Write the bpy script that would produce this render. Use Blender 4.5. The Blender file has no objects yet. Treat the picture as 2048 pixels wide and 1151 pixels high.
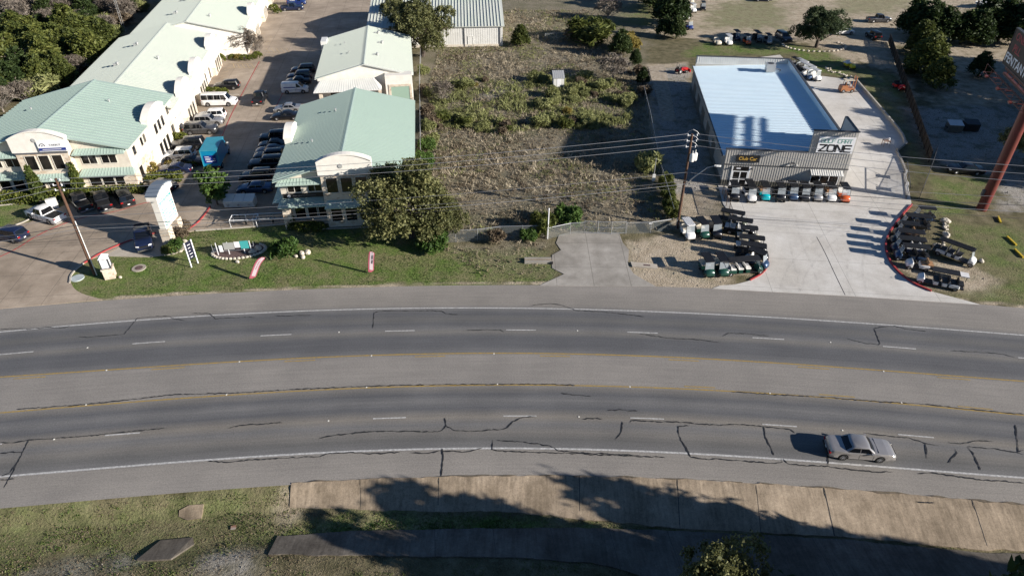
import bpy, math, random
import numpy as np
from mathutils import Matrix, Vector
R = math.radians
rnd = random.Random(7)
nrs = np.random.RandomState(11)
SC = bpy.context.scene
COL = SC.collection
# ------------------------------------------------------------------ camera
F = 1365.0; TH = R(35.8); HC = 45.0
cam = bpy.data.cameras.new("camera"); camo = bpy.data.objects.new("camera", cam); COL.objects.link(camo)
cam.sensor_width = 36.0; cam.lens = 36.0 * F / 2048.0; cam.clip_start = 0.5; cam.clip_end = 3000
camo.location = (0, 0, HC); camo.rotation_euler = (math.pi / 2 - TH, 0, 0)
SC.camera = camo
# ------------------------------------------------------------------ light
SUN_AZ, SUN_EL = 159.0, 20.0            # azimuth that shadows point to (from +x, towards +y); elevation
sdir = Vector((-math.cos(R(SUN_AZ)) * math.cos(R(SUN_EL)), -math.sin(R(SUN_AZ)) * math.cos(R(SUN_EL)), math.sin(R(SUN_EL))))
sun = bpy.data.lights.new("sun", 'SUN'); sun.energy = 5.0; sun.angle = R(0.5); sun.color = (1.0, 0.935, 0.855)
suno = bpy.data.objects.new("sun", sun); COL.objects.link(suno); suno.rotation_euler = sdir.to_track_quat('Z', 'Y').to_euler(); suno.location = (80, -30, 60)
world = bpy.data.worlds.new("World"); SC.world = world; world.use_nodes = True
wn = world.node_tree.nodes; wl = world.node_tree.links
sky = wn.new('ShaderNodeTexSky'); sky.sky_type = 'NISHITA'; sky.sun_disc = False
sky.sun_elevation = R(SUN_EL); sky.sun_rotation = math.atan2(sdir.x, sdir.y); sky.altitude = 300; sky.air_density = 1.0; sky.dust_density = 0.2; sky.ozone_density = 6.0
wl.new(sky.outputs[0], wn['Background'].inputs[0]); wn['Background'].inputs[1].default_value = 0.05
SC.view_settings.view_transform = 'Standard'; SC.view_settings.look = 'None'; SC.view_settings.gamma = 1.0
SC.view_settings.exposure = 0.86
SC.cycles.max_bounces = 5; SC.cycles.transparent_max_bounces = 12
# ------------------------------------------------------------------ photo pixel (2048 wide) -> place on a level z
cT, sT = math.cos(TH), math.sin(TH)
def G(x, y, z=0.0):
    u = (x - 1024.0) / F; v = (y - 575.5) / F
    t = (z - HC) / -(sT + v * cT)
    return (u * t, (cT - v * sT) * t, z)
def G2(x, y, z=0.0):
    return G(x, y, z)[:2]
# ------------------------------------------------------------------ materials
def newmat(name):
    m = bpy.data.materials.new(name); m.use_nodes = True
    nt = m.node_tree
    return m, nt.nodes, nt.links, nt.nodes['Principled BSDF']
def vcol(c): return (c[0], c[1], c[2], 1.0)
def noise(n, l, scale, detail=4, coord='Position', rough=0.55):
    t = n.new('ShaderNodeTexNoise'); t.inputs['Scale'].default_value = scale; t.inputs['Detail'].default_value = detail
    t.inputs['Roughness'].default_value = rough
    if coord == 'Position':
        g = n.new('ShaderNodeNewGeometry'); l.new(g.outputs['Position'], t.inputs['Vector'])
    else:
        g = n.new('ShaderNodeTexCoord'); l.new(g.outputs['Object'], t.inputs['Vector'])
    return t
def ramp(n, l, src, stops):
    r = n.new('ShaderNodeValToRGB'); e = r.color_ramp.elements
    while len(e) < len(stops): e.new(0.5)
    for i, (p, c) in enumerate(stops):
        e[i].position = p; e[i].color = vcol(c) if len(c) == 3 else c
    l.new(src, r.inputs[0]); return r
def mixc(n, l, fac, a, b, mode='MIX'):
    m = n.new('ShaderNodeMix'); m.data_type = 'RGBA'; m.blend_type = mode
    for s, v in ((0, fac), (6, a), (7, b)):
        if hasattr(v, 'is_linked'): l.new(v, m.inputs[s])
        elif s == 0: m.inputs[0].default_value = v
        else: m.inputs[s].default_value = vcol(v)
    return m.outputs[2]
def mth(n, l, op, a, b=0.0, clamp=False):
    m = n.new('ShaderNodeMath'); m.operation = op; m.use_clamp = clamp
    for s, v in ((0, a), (1, b)):
        if hasattr(v, 'is_linked'): l.new(v, m.inputs[s])
        else: m.inputs[s].default_value = v
    return m.outputs[0]
def bump(n, l, p, src, dist=0.02, strength=0.5):
    b = n.new('ShaderNodeBump'); b.inputs['Distance'].default_value = dist; b.inputs['Strength'].default_value = strength
    l.new(src, b.inputs['Height']); l.new(b.outputs[0], p.inputs['Normal'])
def M_plain(name, c, rough=0.5, metal=0.0, spec=0.5, coat=0.0):
    m, n, l, p = newmat(name)
    p.inputs['Base Color'].default_value = vcol(c); p.inputs['Roughness'].default_value = rough; p.inputs['Metallic'].default_value = metal
    p.inputs['Specular IOR Level'].default_value = spec; p.inputs['Coat Weight'].default_value = coat
    return m
def M_noise(name, c1, c2, scale=3.0, rough=0.7, metal=0.0, bmp=0.0, coord='Position', detail=5, lo=0.35, hi=0.65, c3=None, scale2=0.3, spec=0.4):
    m, n, l, p = newmat(name)
    t = noise(n, l, scale, detail, coord); r = ramp(n, l, t.outputs[0], [(lo, c1), (hi, c2)]); out = r.outputs[0]
    if c3:
        t2 = noise(n, l, scale2, 3, coord); f = ramp(n, l, t2.outputs[0], [(0.42, (0, 0, 0)), (0.62, (1, 1, 1))])
        out = mixc(n, l, f.outputs[0], out, c3)
    l.new(out, p.inputs['Base Color']); p.inputs['Roughness'].default_value = rough; p.inputs['Metallic'].default_value = metal
    p.inputs['Specular IOR Level'].default_value = spec
    if bmp: bump(n, l, p, t.outputs[0], bmp)
    return m
MAT = {}
def paint(name, c, rough=0.25, metal=0.0):
    k = 'paint_' + name
    if k not in MAT:
        MAT[k] = M_noise(k, c, tuple(x * 0.88 for x in c), 1.2, rough, metal, coord='Object', spec=0.6)
        MAT[k].node_tree.nodes['Principled BSDF'].inputs['Coat Weight'].default_value = 0.3
        MAT[k].node_tree.nodes['Principled BSDF'].inputs['Coat Roughness'].default_value = 0.06
    return MAT[k]
# ------------------------------------------------------------------ mesh builder
class MB:
    def __init__(s, T=None):
        s.v = []; s.f = []; s.mi = []; s.m = 0; s.T = T
    def add(s, vs, fs):
        b = len(s.v)
        if s.T is not None: vs = [tuple(s.T @ Vector(p)) for p in vs]
        s.v += [tuple(p) for p in vs]; s.f += [tuple(b + i for i in f) for f in fs]; s.mi += [s.m] * len(fs)
        return s
    def box(s, x0, x1, y0, y1, z0, z1):
        return s.add([(x0, y0, z0), (x1, y0, z0), (x1, y1, z0), (x0, y1, z0), (x0, y0, z1), (x1, y0, z1), (x1, y1, z1), (x0, y1, z1)],
                     [(0, 3, 2, 1), (4, 5, 6, 7), (0, 1, 5, 4), (1, 2, 6, 5), (2, 3, 7, 6), (3, 0, 4, 7)])
    def prism(s, poly, z0, z1):
        n = len(poly)
        return s.add([(x, y, z0) for x, y in poly] + [(x, y, z1) for x, y in poly],
                     [tuple(range(n - 1, -1, -1)), tuple(range(n, 2 * n))] + [(i, (i + 1) % n, n + (i + 1) % n, n + i) for i in range(n)])
    def slab(s, pts, th):                     # a flat or sloped panel: pts counter-clockwise seen from its front, th behind it
        p = [Vector(q) for q in pts]; nrm = (p[1] - p[0]).cross(p[2] - p[0]).normalized()
        n = len(p)
        return s.add([tuple(q) for q in p] + [tuple(q - nrm * th) for q in p],
                     [tuple(range(n)), tuple(range(2 * n - 1, n - 1, -1))] + [((i + 1) % n, i, n + i, n + (i + 1) % n) for i in range(n)])
    def beam(s, a, b, w, h):                  # a bar of section w x h
        a = Vector(a); b = Vector(b); d = (b - a).normalized(); up = Vector((0, 0, 1))
        if abs(d.z) > 0.95: up = Vector((0, 1, 0))
        x = d.cross(up).normalized() * w / 2; y = x.cross(d).normalized() * h / 2
        vs = [a - x - y, a + x - y, a + x + y, a - x + y, b - x - y, b + x - y, b + x + y, b - x + y]
        return s.add([tuple(q) for q in vs], [(0, 3, 2, 1), (4, 5, 6, 7), (0, 1, 5, 4), (1, 2, 6, 5), (2, 3, 7, 6), (3, 0, 4, 7)])
    def tube(s, pts, r, n=8, r1=None, cap=True):
        pts = [Vector(p) for p in pts]; rings = []; k = len(pts)
        for i, p in enumerate(pts):
            d = (pts[min(i + 1, k - 1)] - pts[max(i - 1, 0)]).normalized(); up = Vector((0, 0, 1)) if abs(d.z) < 0.9 else Vector((1, 0, 0))
            x = d.cross(up).normalized(); y = d.cross(x).normalized(); rr = r if r1 is None else r + (r1 - r) * i / (k - 1)
            rings.append([tuple(p + x * rr * math.cos(2 * math.pi * j / n) + y * rr * math.sin(2 * math.pi * j / n)) for j in range(n)])
        return s.loft(rings, cap)
    def loft(s, rings, cap=True, closed=True):
        n = len(rings[0]); vs = [p for r_ in rings for p in r_]; fs = []
        for i in range(len(rings) - 1):
            for j in range(n if closed else n - 1):
                a = i * n + j; b = i * n + (j + 1) % n
                fs.append((a, b, b + n, a + n))
        if cap: fs += [tuple(range(n - 1, -1, -1)), tuple(range((len(rings) - 1) * n, len(rings) * n))]
        return s.add(vs, fs)
    def lathe(s, prof, n=16, axis='z', c=(0, 0, 0), cap=True):
        rings = []
        for r_, h in prof:
            ring = []
            for j in range(n):
                a = 2 * math.pi * j / n; u, w = r_ * math.cos(a), r_ * math.sin(a)
                ring.append((c[0] + u, c[1] + w, c[2] + h) if axis == 'z' else (c[0] + u, c[1] + h, c[2] + w))
            rings.append(ring)
        return s.loft(rings, cap)
    def ball(s, c, rx, ry, rz, n=10, m=6, jit=0.0, rr=rnd):
        rings = []
        for i in range(m + 1):
            a = math.pi * i / m; k = max(math.sin(a), 0.05)
            rings.append([(c[0] + rx * k * math.cos(2 * math.pi * j / n) * (1 + jit * rr.uniform(-1, 1)), c[1] + ry * k * math.sin(2 * math.pi * j / n) * (1 + jit * rr.uniform(-1, 1)),
                           c[2] - rz * math.cos(a) * (1 + jit * rr.uniform(-1, 1))) for j in range(n)])
        return s.loft(rings)
    def mesh(s, name, mats, smooth=False):
        me = bpy.data.meshes.new(name); me.from_pydata(s.v, [], s.f)
        for m in (mats if isinstance(mats, (list, tuple)) else [mats]): me.materials.append(m)
        me.polygons.foreach_set('material_index', s.mi)
        if smooth: me.polygons.foreach_set('use_smooth', [True] * len(s.f)); me.set_sharp_from_angle(angle=R(38))
        me.update(); return me
    def build(s, name, mats, parent=None, smooth=False):
        return ob(name, s.mesh(name, mats, smooth), parent)
def ob(name, data, parent=None):
    o = bpy.data.objects.new(name, data); COL.objects.link(o)
    if parent is not None: o.parent = parent
    return o
def tag(o, label=None, cat=None, group=None, kind=None):
    if label: o['label'] = label
    if cat: o['category'] = cat
    if group: o['group'] = group
    if kind: o['kind'] = kind
    return o
def thing(name, label, cat, loc=(0, 0, 0), rz=0.0, group=None):
    o = bpy.data.objects.new(name, None); COL.objects.link(o); o.empty_display_size = 0.3
    o.location = loc; o.rotation_euler = (0, 0, rz)
    return tag(o, label, cat, group)
def copy_tree(o, parent=None):
    c = o.copy(); COL.objects.link(c)
    if parent is not None: c.parent = parent
    for ch in o.children: copy_tree(ch, c)
    return c
def lettering(name, s, m, parent, T, size, sx=1.0, extrude=0.012, spacing=1.0, bold=0.0):
    cu = bpy.data.curves.new(name, 'FONT'); cu.body = s; cu.size = size; cu.extrude = extrude; cu.align_x = 'CENTER'; cu.align_y = 'CENTER'; cu.space_character = spacing; cu.offset = bold
    t = bpy.data.objects.new(name, cu); COL.objects.link(t); dg = bpy.context.evaluated_depsgraph_get()
    me = bpy.data.meshes.new_from_object(t.evaluated_get(dg)); bpy.data.objects.remove(t); bpy.data.curves.remove(cu)
    me.transform(T @ Matrix.Diagonal((sx, 1, 1, 1))); me.materials.clear(); me.materials.append(m)
    return ob(name, me, parent)
def facing(p, right, up=(0, 0, 1)):             # frame of a wall: x along right, y along up, z out of the wall
    r_ = Vector(right).normalized(); u = Vector(up).normalized(); z = r_.cross(u)
    return Matrix(((r_.x, u.x, z.x, p[0]), (r_.y, u.y, z.y, p[1]), (r_.z, u.z, z.z, p[2]), (0, 0, 0, 1)))

# ================================================================== SETTING: ground, road, ditch
def fitline(px, deg=4, z=0.0):
    p = np.array([G2(x, y, z) for x, y in px]); return np.poly1d(np.polyfit(p[:, 0] / 40.0, p[:, 1], deg))
LINES = dict(
 top=[(0, 617.5), (220, 600), (500, 582.5), (760, 574), (1024, 569), (1289, 572.5), (1424, 576), (1959, 608), (2048, 616)],
 wtop=[(0, 664), (275, 638.5), (430, 631), (700, 620), (1024, 614), (1274, 622), (1524, 634), (1774, 649), (2048, 670)],
 dtop=[(32, 705.5), (296, 685.5), (552, 669.5), (800, 660.5), (1048, 659.5), (1284, 665.5), (1535, 676.5), (1797, 694), (2042, 715.5)],
 y1=[(0, 753.5), (370, 729), (630, 715), (1024, 705), (1344, 715), (1659, 732), (2048, 762)],
 y2=[(0, 825), (410, 792.5), (750, 775), (1024, 769), (1424, 780), (1709, 799), (2048, 830)],
 dlow=[(0, 887.5), (245, 867.5), (778, 835.5), (1049, 831), (1294, 836.5), (1559, 850), (1831, 871), (2048, 891)],
 wlow=[(0, 952.5), (415, 919), (650, 905), (974, 895), (1274, 901.5), (1524, 916), (1774, 932.5), (2048, 955)],
 low=[(0, 1016), (290, 990), (575, 970), (880, 955), (1159, 954), (1514, 970), (1764, 986), (2048, 1012)])
LF = {k: fitline(v) for k, v in LINES.items()}
def yl(k, x): return LF[k](np.clip(x, -75, 75) / 40.0) - np.maximum(np.abs(x) - 75, 0) * 0.55
ROADX = np.arange(-130, 130.1, 1.0)
# ditch profile: px rows of slab bottom / lower slab top / lower slab foot
def prof(px, z):
    p = np.array(sorted(G2(x, y, z) for x, y in px)); return p[:, 0], p[:, 1]
SB = prof([(0, 1062), (300, 1038), (590, 1014), (750, 1021), (1024, 1024), (1364, 1057), (1674, 1072), (1974, 1100)], -1.2)
SCU = prof([(0, 1120), (300, 1095), (555, 1072), (700, 1062), (1024, 1056), (1200, 1056), (1364, 1062), (1674, 1078), (1974, 1106)], -1.2)
SD = prof([(0, 1175), (300, 1140), (530, 1108), (1024, 1114), (1324, 1134), (1700, 1168), (2048, 1200)], -0.5)
def ditch_z(x, y):
    e = yl('low', x) - 0.05; b = np.interp(x, *SB); c = np.minimum(np.interp(x, *SCU), b - 0.05); d = np.interp(x, *SD)
    z = np.zeros_like(y)
    z = np.where(y < e, -1.2 * np.clip((e - y) / np.maximum(e - b, 0.1), 0, 1), z)
    z = np.where(y < c, -1.2 + 0.7 * np.clip((c - y) / np.maximum(c - d, 0.1), 0, 1), z)
    z = np.where(y < d, -0.5 + np.clip((d - y) / 25.0, 0, 1) * 2.0 + np.clip((d - y) / 12.0, 0, 1) * np.clip((x - 22) / 20, 0, 1) * 2.5, z)
    return z
def inpoly(px, py, poly):
    poly = np.asarray(poly); r = np.zeros(px.shape, bool); n = len(poly); j = n - 1
    for i in range(n):
        xi, yi = poly[i]; xj, yj = poly[j]
        c = ((yi > py) != (yj > py)) & (px < (xj - xi) * (py - yi) / (yj - yi + 1e-12) + xi)
        r ^= c; j = i
    return r
def segdist(px, py, poly):
    d = np.full(px.shape, 1e9); poly = np.asarray(poly)
    for i in range(len(poly)):
        a = poly[i]; b = poly[(i + 1) % len(poly)]; ab = b - a; t = np.clip(((px - a[0]) * ab[0] + (py - a[1]) * ab[1]) / (ab @ ab + 1e-9), 0, 1)
        d = np.minimum(d, np.hypot(px - a[0] - t * ab[0], py - a[1] - t * ab[1]))
    return d
def vnoise(x, y, s, seed=0):
    r = np.random.RandomState(seed); g = r.rand(256, 256); u = x / s + 77.3; v = y / s + 31.7
    i = np.floor(u).astype(int); j = np.floor(v).astype(int); fu = u - i; fv = v - j; fu = fu * fu * (3 - 2 * fu); fv = fv * fv * (3 - 2 * fv)
    a = g[i % 256, j % 256]; b = g[(i + 1) % 256, j % 256]; c = g[i % 256, (j + 1) % 256]; d = g[(i + 1) % 256, (j + 1) % 256]
    return (a * (1 - fu) + b * fu) * (1 - fv) + (c * (1 - fu) + d * fu) * fv
def fbm(x, y, s, seed=0): return (vnoise(x, y, s, seed) * .5 + vnoise(x, y, s / 2.1, seed + 1) * .3 + vnoise(x, y, s / 4.3, seed + 2) * .2)
# zones painted by what grows or lies there: (layer, px polygon, soft edge in m, strength)
ZONES = [
 ('lawn', [(60, 640), (130, 590), (138, 545), (200, 500), (300, 495), (390, 455), (600, 448), (900, 440), (905, 500), (1100, 500), (1115, 545), (1085, 580), (600, 600), (250, 620)], 1.0, 1.0),
 ('lawn', [(-250, 470), (-250, 400), (60, 398), (130, 400), (70, 440), (20, 460)], 0.6, 1.0),
 ('lawn', [(1080, 75), (1085, 38), (1130, 28), (1190, 42), (1200, 75), (1140, 85)], 2.5, 1.2),
 ('lawn', [(1210, 55), (1225, 8), (1300, 5), (1310, 55)], 2.5, 1.0),
 ('lawn', [(1370, 112), (1400, 84), (1600, 90), (1700, 110), (1700, 155), (1620, 140), (1590, 108)], 1.5, 0.75),
 ('lawn', [(1690, 130), (1800, 150), (1850, 330), (1830, 400), (1815, 300), (1720, 160)], 1.2, 0.55),
 ('lawn', [(1860, 360), (1985, 350), (1940, 430), (1850, 430)], 1.2, 0.6),
 ('lawn', [(1890, 440), (2300, 470), (2300, 660), (1960, 610), (1900, 590), (1960, 540)], 1.6, 0.5),
 ('lawn', [(550, 1075), (590, 1030), (730, 1022), (1100, 1035), (1360, 1056), (700, 1066)], 0.6, 1.35),
 ('lawn', [(-100, 1150), (-100, 1020), (300, 985), (575, 968), (560, 1100), (300, 1160)], 0.8, 0.36),
 ('dry', [(835, 100), (1010, 88), (1290, 85), (1300, 300), (1345, 450), (1100, 470), (880, 480), (840, 330)], 1.5, 1.0),
 ('dry', [(880, 490), (1100, 480), (1120, 560), (1060, 560), (960, 550)], 1.5, 0.55),
 ('dry', [(1000, 0), (1300, -20), (1290, 90), (1010, 90)], 3.0, 0.75),
 ('dry', [(60, -20), (330, -20), (210, 110), (150, 90), (60, 60)], 3.0, 1.0),
 ('dirt', [(1300, 60), (1420, -60), (2100, -60), (1800, 90), (1700, 130), (1600, 80), (1400, 80)], 3.0, 0.9),
 ('lawn', [(1400, 60), (1420, 10), (1520, -10), (1590, 20), (1560, 60)], 3.0, 0.4),
 ('lawn', [(1640, 30), (1700, -20), (1900, -20), (1800, 30)], 3.0, 0.35),
 ('dirt', [(1640, 60), (1780, 60), (1830, 200), (1800, 150), (1720, 120)], 2.0, 1.0),
 ('dirt', [(1290, 130), (1375, 125), (1440, 380), (1450, 440), (1350, 450), (1300, 250)], 0.8, 1.0),
 ('dirt', [(1255, 480), (1350, 470), (1430, 470), (1500, 470), (1520, 520), (1440, 575), (1300, 575), (1260, 540)], 0.8, 1.0),
 ('dirt', [(1800, 520), (1930, 525), (2000, 560), (1990, 590), (1900, 580), (1830, 560)], 1.0, 0.8),
 ('dirt', [(1840, 60), (2300, 60), (2300, 340), (1880, 330)], 2.5, 0.7),
 ('dirt', [(575, 968), (620, 1020), (560, 1070), (540, 1000)], 0.5, 0.5),
 ('gravel', [(1295, 140), (1370, 130), (1400, 260), (1425, 380), (1340, 390), (1310, 240)], 1.0, 0.85),
 ('gravel', [(1800, 215), (2300, 200), (2300, 450), (2010, 420), (1985, 350), (1870, 330)], 1.2, 0.8),
 ('gravel', [(960, 190), (1060, 150), (1180, 142), (1180, 152), (1070, 165), (980, 205)], 1.0, 0.5),
 ('gravel', [(40, 1140), (130, 1105), (250, 1098), (300, 1110), (250, 1151), (60, 1165)], 0.9, 0.55),
 ('gravel', [(385, 1130), (410, 1088), (520, 1085), (540, 1100), (500, 1160), (390, 1165)], 0.9, 0.6),
 ('gravel', [(1740, 130), (1850, 250), (1850, 330), (1790, 250)], 1.5, 0.4),
]
LAYERS = ('lawn', 'dry', 'dirt', 'gravel')
def zone_masks(X, Y):
    M = {k: np.zeros(X.shape) for k in LAYERS}
    wob = (fbm(X, Y, 2.2, 5) - .5)
    for k, poly, soft, st in ZONES:
        pw = [G2(x, y, -0.8 if y > 985 else 0.0) for x, y in poly]
        dd = segdist(X, Y, pw) * np.where(inpoly(X, Y, pw), 1, -1) + wob * soft * 3.2
        a = np.clip(dd / soft * 0.5 + 0.5, 0, 1) * min(st, 1.0)
        if k == 'lawn' and st > 1: a = a * 1.0
        for q in LAYERS:
            if q != k: M[q] = M[q] * (1 - a * 0.9)
        M[k] = np.maximum(M[k], a)
    d = Y - yl('top', X); a = np.clip(1.35 - np.abs(d - .3) / .45 + wob * 2.2, 0, 1) * (d > -1)
    for q in LAYERS: M[q] = M[q] * (1 - a) if q != 'dirt' else np.maximum(M[q], a * .9)
    return M
def edges(lo, hi, step): return list(np.arange(lo, hi + 1e-6, step))
gx = np.array([-900, -450, -250, -170] + edges(-130, 130, 0.65) + [170, 250, 450, 900]); gy = np.array([-300, -120, -40, 0] + edges(14, 200, 0.65) + [230, 280, 380, 600, 1400])
XX, YY = np.meshgrid(gx, gy); ZZ = ditch_z(XX, YY)
und = (fbm(XX, YY, 5.0, 40) - .5) * 0.10
offroad = np.clip((YY - yl('top', XX) - 0.3) / 2, 0, 1) + np.clip((yl('low', XX) - 0.3 - YY) / 2, 0, 1)
ZZ = ZZ + und * np.clip(offroad, 0, 1) * np.where(YY < yl('low', XX), 1.0, 0.0) - 0.03
ZM = zone_masks(XX, YY)
nv = XX.size; nxg = len(gx); nyg = len(gy)
gm = bpy.data.meshes.new('ground')
idx = np.arange(nv).reshape(nyg, nxg); quads = np.stack([idx[:-1, :-1], idx[:-1, 1:], idx[1:, 1:], idx[1:, :-1]], -1).reshape(-1, 4)
gm.from_pydata(np.stack([XX, YY, ZZ], -1).reshape(-1, 3).tolist(), [], quads.tolist())
at = gm.color_attributes.new('zones', 'FLOAT_COLOR', 'POINT')
at.data.foreach_set('color', np.stack([ZM[k].ravel() for k in LAYERS], -1).ravel().astype(np.float32))
gm.polygons.foreach_set('use_smooth', [True] * len(quads)); gm.update()
def ground_mat():
    m, n, l, p = newmat('ground')
    a = n.new('ShaderNodeAttribute'); a.attribute_name = 'zones'
    sp = n.new('ShaderNodeSeparateColor'); l.new(a.outputs['Color'], sp.inputs[0])
    big = noise(n, l, 0.12, 4); mid = noise(n, l, 0.7, 5); fine = noise(n, l, 5.0, 6); vfine = noise(n, l, 16.0, 4)
    blot = noise(n, l, 0.33, 6, rough=0.7)
    base = ramp(n, l, mid.outputs[0], [(0.3, (0.075, 0.070, 0.036)), (0.55, (0.155, 0.135, 0.078)), (0.75, (0.22, 0.185, 0.12))]).outputs[0]
    lawn = ramp(n, l, fine.outputs[0], [(0.3, (0.050, 0.095, 0.020)), (0.5, (0.110, 0.170, 0.038)), (0.72, (0.180, 0.225, 0.062))]).outputs[0]
    lawn_dry = ramp(n, l, fine.outputs[0], [(0.3, (0.125, 0.115, 0.055)), (0.7, (0.28, 0.24, 0.14))]).outputs[0]
    bl = ramp(n, l, blot.outputs[0], [(0.40, (0, 0, 0)), (0.60, (1, 1, 1))]).outputs[0]
    lawn = mixc(n, l, mth(n, l, 'MULTIPLY', bl, 0.8), lawn, lawn_dry)
    dry = ramp(n, l, fine.outputs[0], [(0.28, (0.095, 0.080, 0.056)), (0.5, (0.205, 0.178, 0.128)), (0.75, (0.33, 0.295, 0.225))]).outputs[0]
    dry = mixc(n, l, mth(n, l, 'MULTIPLY', ramp(n, l, big.outputs[0], [(0.45, (0, 0, 0)), (0.65, (1, 1, 1))]).outputs[0], 0.5), dry, (0.075, 0.085, 0.035))
    dirt = ramp(n, l, mid.outputs[0], [(0.3, (0.29, 0.23, 0.155)), (0.55, (0.43, 0.355, 0.26)), (0.8, (0.54, 0.47, 0.37))]).outputs[0]
    dirt = mixc(n, l, ramp(n, l, blot.outputs[0], [(0.50, (0, 0, 0)), (0.70, (0.75, 0.75, 0.75))]).outputs[0], dirt, (0.14, 0.145, 0.075))
    dirt = mixc(n, l, 0.35, dirt, ramp(n, l, vfine.outputs[0], [(0.3, (0.17, 0.13, 0.09)), (0.7, (0.56, 0.49, 0.39))]).outputs[0])
    grav = ramp(n, l, vfine.outputs[0], [(0.3, (0.15, 0.135, 0.11)), (0.5, (0.31, 0.285, 0.25)), (0.7, (0.46, 0.44, 0.40))]).outputs[0]
    grav = mixc(n, l, ramp(n, l, blot.outputs[0], [(0.5, (0, 0, 0)), (0.62, (0.75, 0.75, 0.75))]).outputs[0], grav, (0.13, 0.12, 0.075))
    jit = mth(n, l, 'MULTIPLY', mth(n, l, 'SUBTRACT', mid.outputs[0], 0.5), 0.9)
    def fac(s):
        f = mth(n, l, 'ADD', s, mth(n, l, 'MULTIPLY', jit, mth(n, l, 'MULTIPLY', s, 1.4)))
        return ramp(n, l, f, [(0.12, (0, 0, 0)), (0.75, (1, 1, 1))]).outputs[0]
    c = base
    for s, k in ((sp.outputs[1], dry), (sp.outputs[2], dirt), (a.outputs['Alpha'], grav), (sp.outputs[0], lawn)):
        c = mixc(n, l, fac(s), c, k)
    c = mixc(n, l, 0.35, c, ramp(n, l, vfine.outputs[0], [(0.35, (0.25, 0.25, 0.25)), (0.65, (0.75, 0.75, 0.75))]).outputs[0], 'OVERLAY')
    l.new(c, p.inputs['Base Color']); p.inputs['Roughness'].default_value = 0.95; p.inputs['Specular IOR Level'].default_value = 0.15
    h = mth(n, l, 'ADD', mth(n, l, 'MULTIPLY', fine.outputs[0], 1.0), mth(n, l, 'MULTIPLY', vfine.outputs[0], 0.5)); bump(n, l, p, h, 0.16, 0.75)
    return m
gm.materials.append(ground_mat())
tag(ob('ground', gm), kind='structure')

# ---- sheets and ribbons lying on the ground
def ribbon_pts(pts, w):
    P = [np.array(p[:2]) for p in pts]; L = []; Rr = []
    for i, p in enumerate(P):
        d = P[min(i + 1, len(P) - 1)] - P[max(i - 1, 0)]; d = d / (np.hypot(*d) + 1e-9); nn = np.array((-d[1], d[0])); ww = w[i] if hasattr(w, '__len__') else w
        L.append(p + nn * ww / 2); Rr.append(p - nn * ww / 2)
    return L, Rr
def ribbon(mb, pts, w, z):
    L, Rr = ribbon_pts(pts, w); k = len(L)
    mb.add([(a[0], a[1], z) for a in L] + [(a[0], a[1], z) for a in Rr], [(k + i, k + i + 1, i + 1, i) for i in range(k - 1)])
def sheet(name, poly, z, m, th=0.0, parent=None, kind='structure'):
    """a paved area: poly in px (2048 wide) laid at height z, triangulated, with a shallow edge"""
    import mathutils.geometry as mg
    pw = [Vector(G(x, y, 0)) for x, y in poly]
    tri = mg.tessellate_polygon([pw]); vs = [(p.x, p.y, z) for p in pw]
    up = []
    for t in tri:
        a, b, c = (Vector(vs[i]) for i in t)
        up.append(tuple(t) if (b - a).cross(c - a).z > 0 else tuple(reversed(t)))
    mb = MB(); mb.add(vs, up)
    k = len(vs); mb.add(vs + [(x, y, -0.12) for x, y, _ in vs], [(i, (i + 1) % k, k + (i + 1) % k, k + i) for i in range(k)])
    o = mb.build(name, m, parent); 
    if kind: tag(o, kind=kind)
    return o
def smooth_px(pts, it=2):
    for _ in range(it):
        q = [pts[0]]
        for a, b in zip(pts[:-1], pts[1:]):
            q += [(a[0] * .75 + b[0] * .25, a[1] * .75 + b[1] * .25), (a[0] * .25 + b[0] * .75, a[1] * .25 + b[1] * .75)]
        pts = q + [pts[-1]]
    return pts
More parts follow.
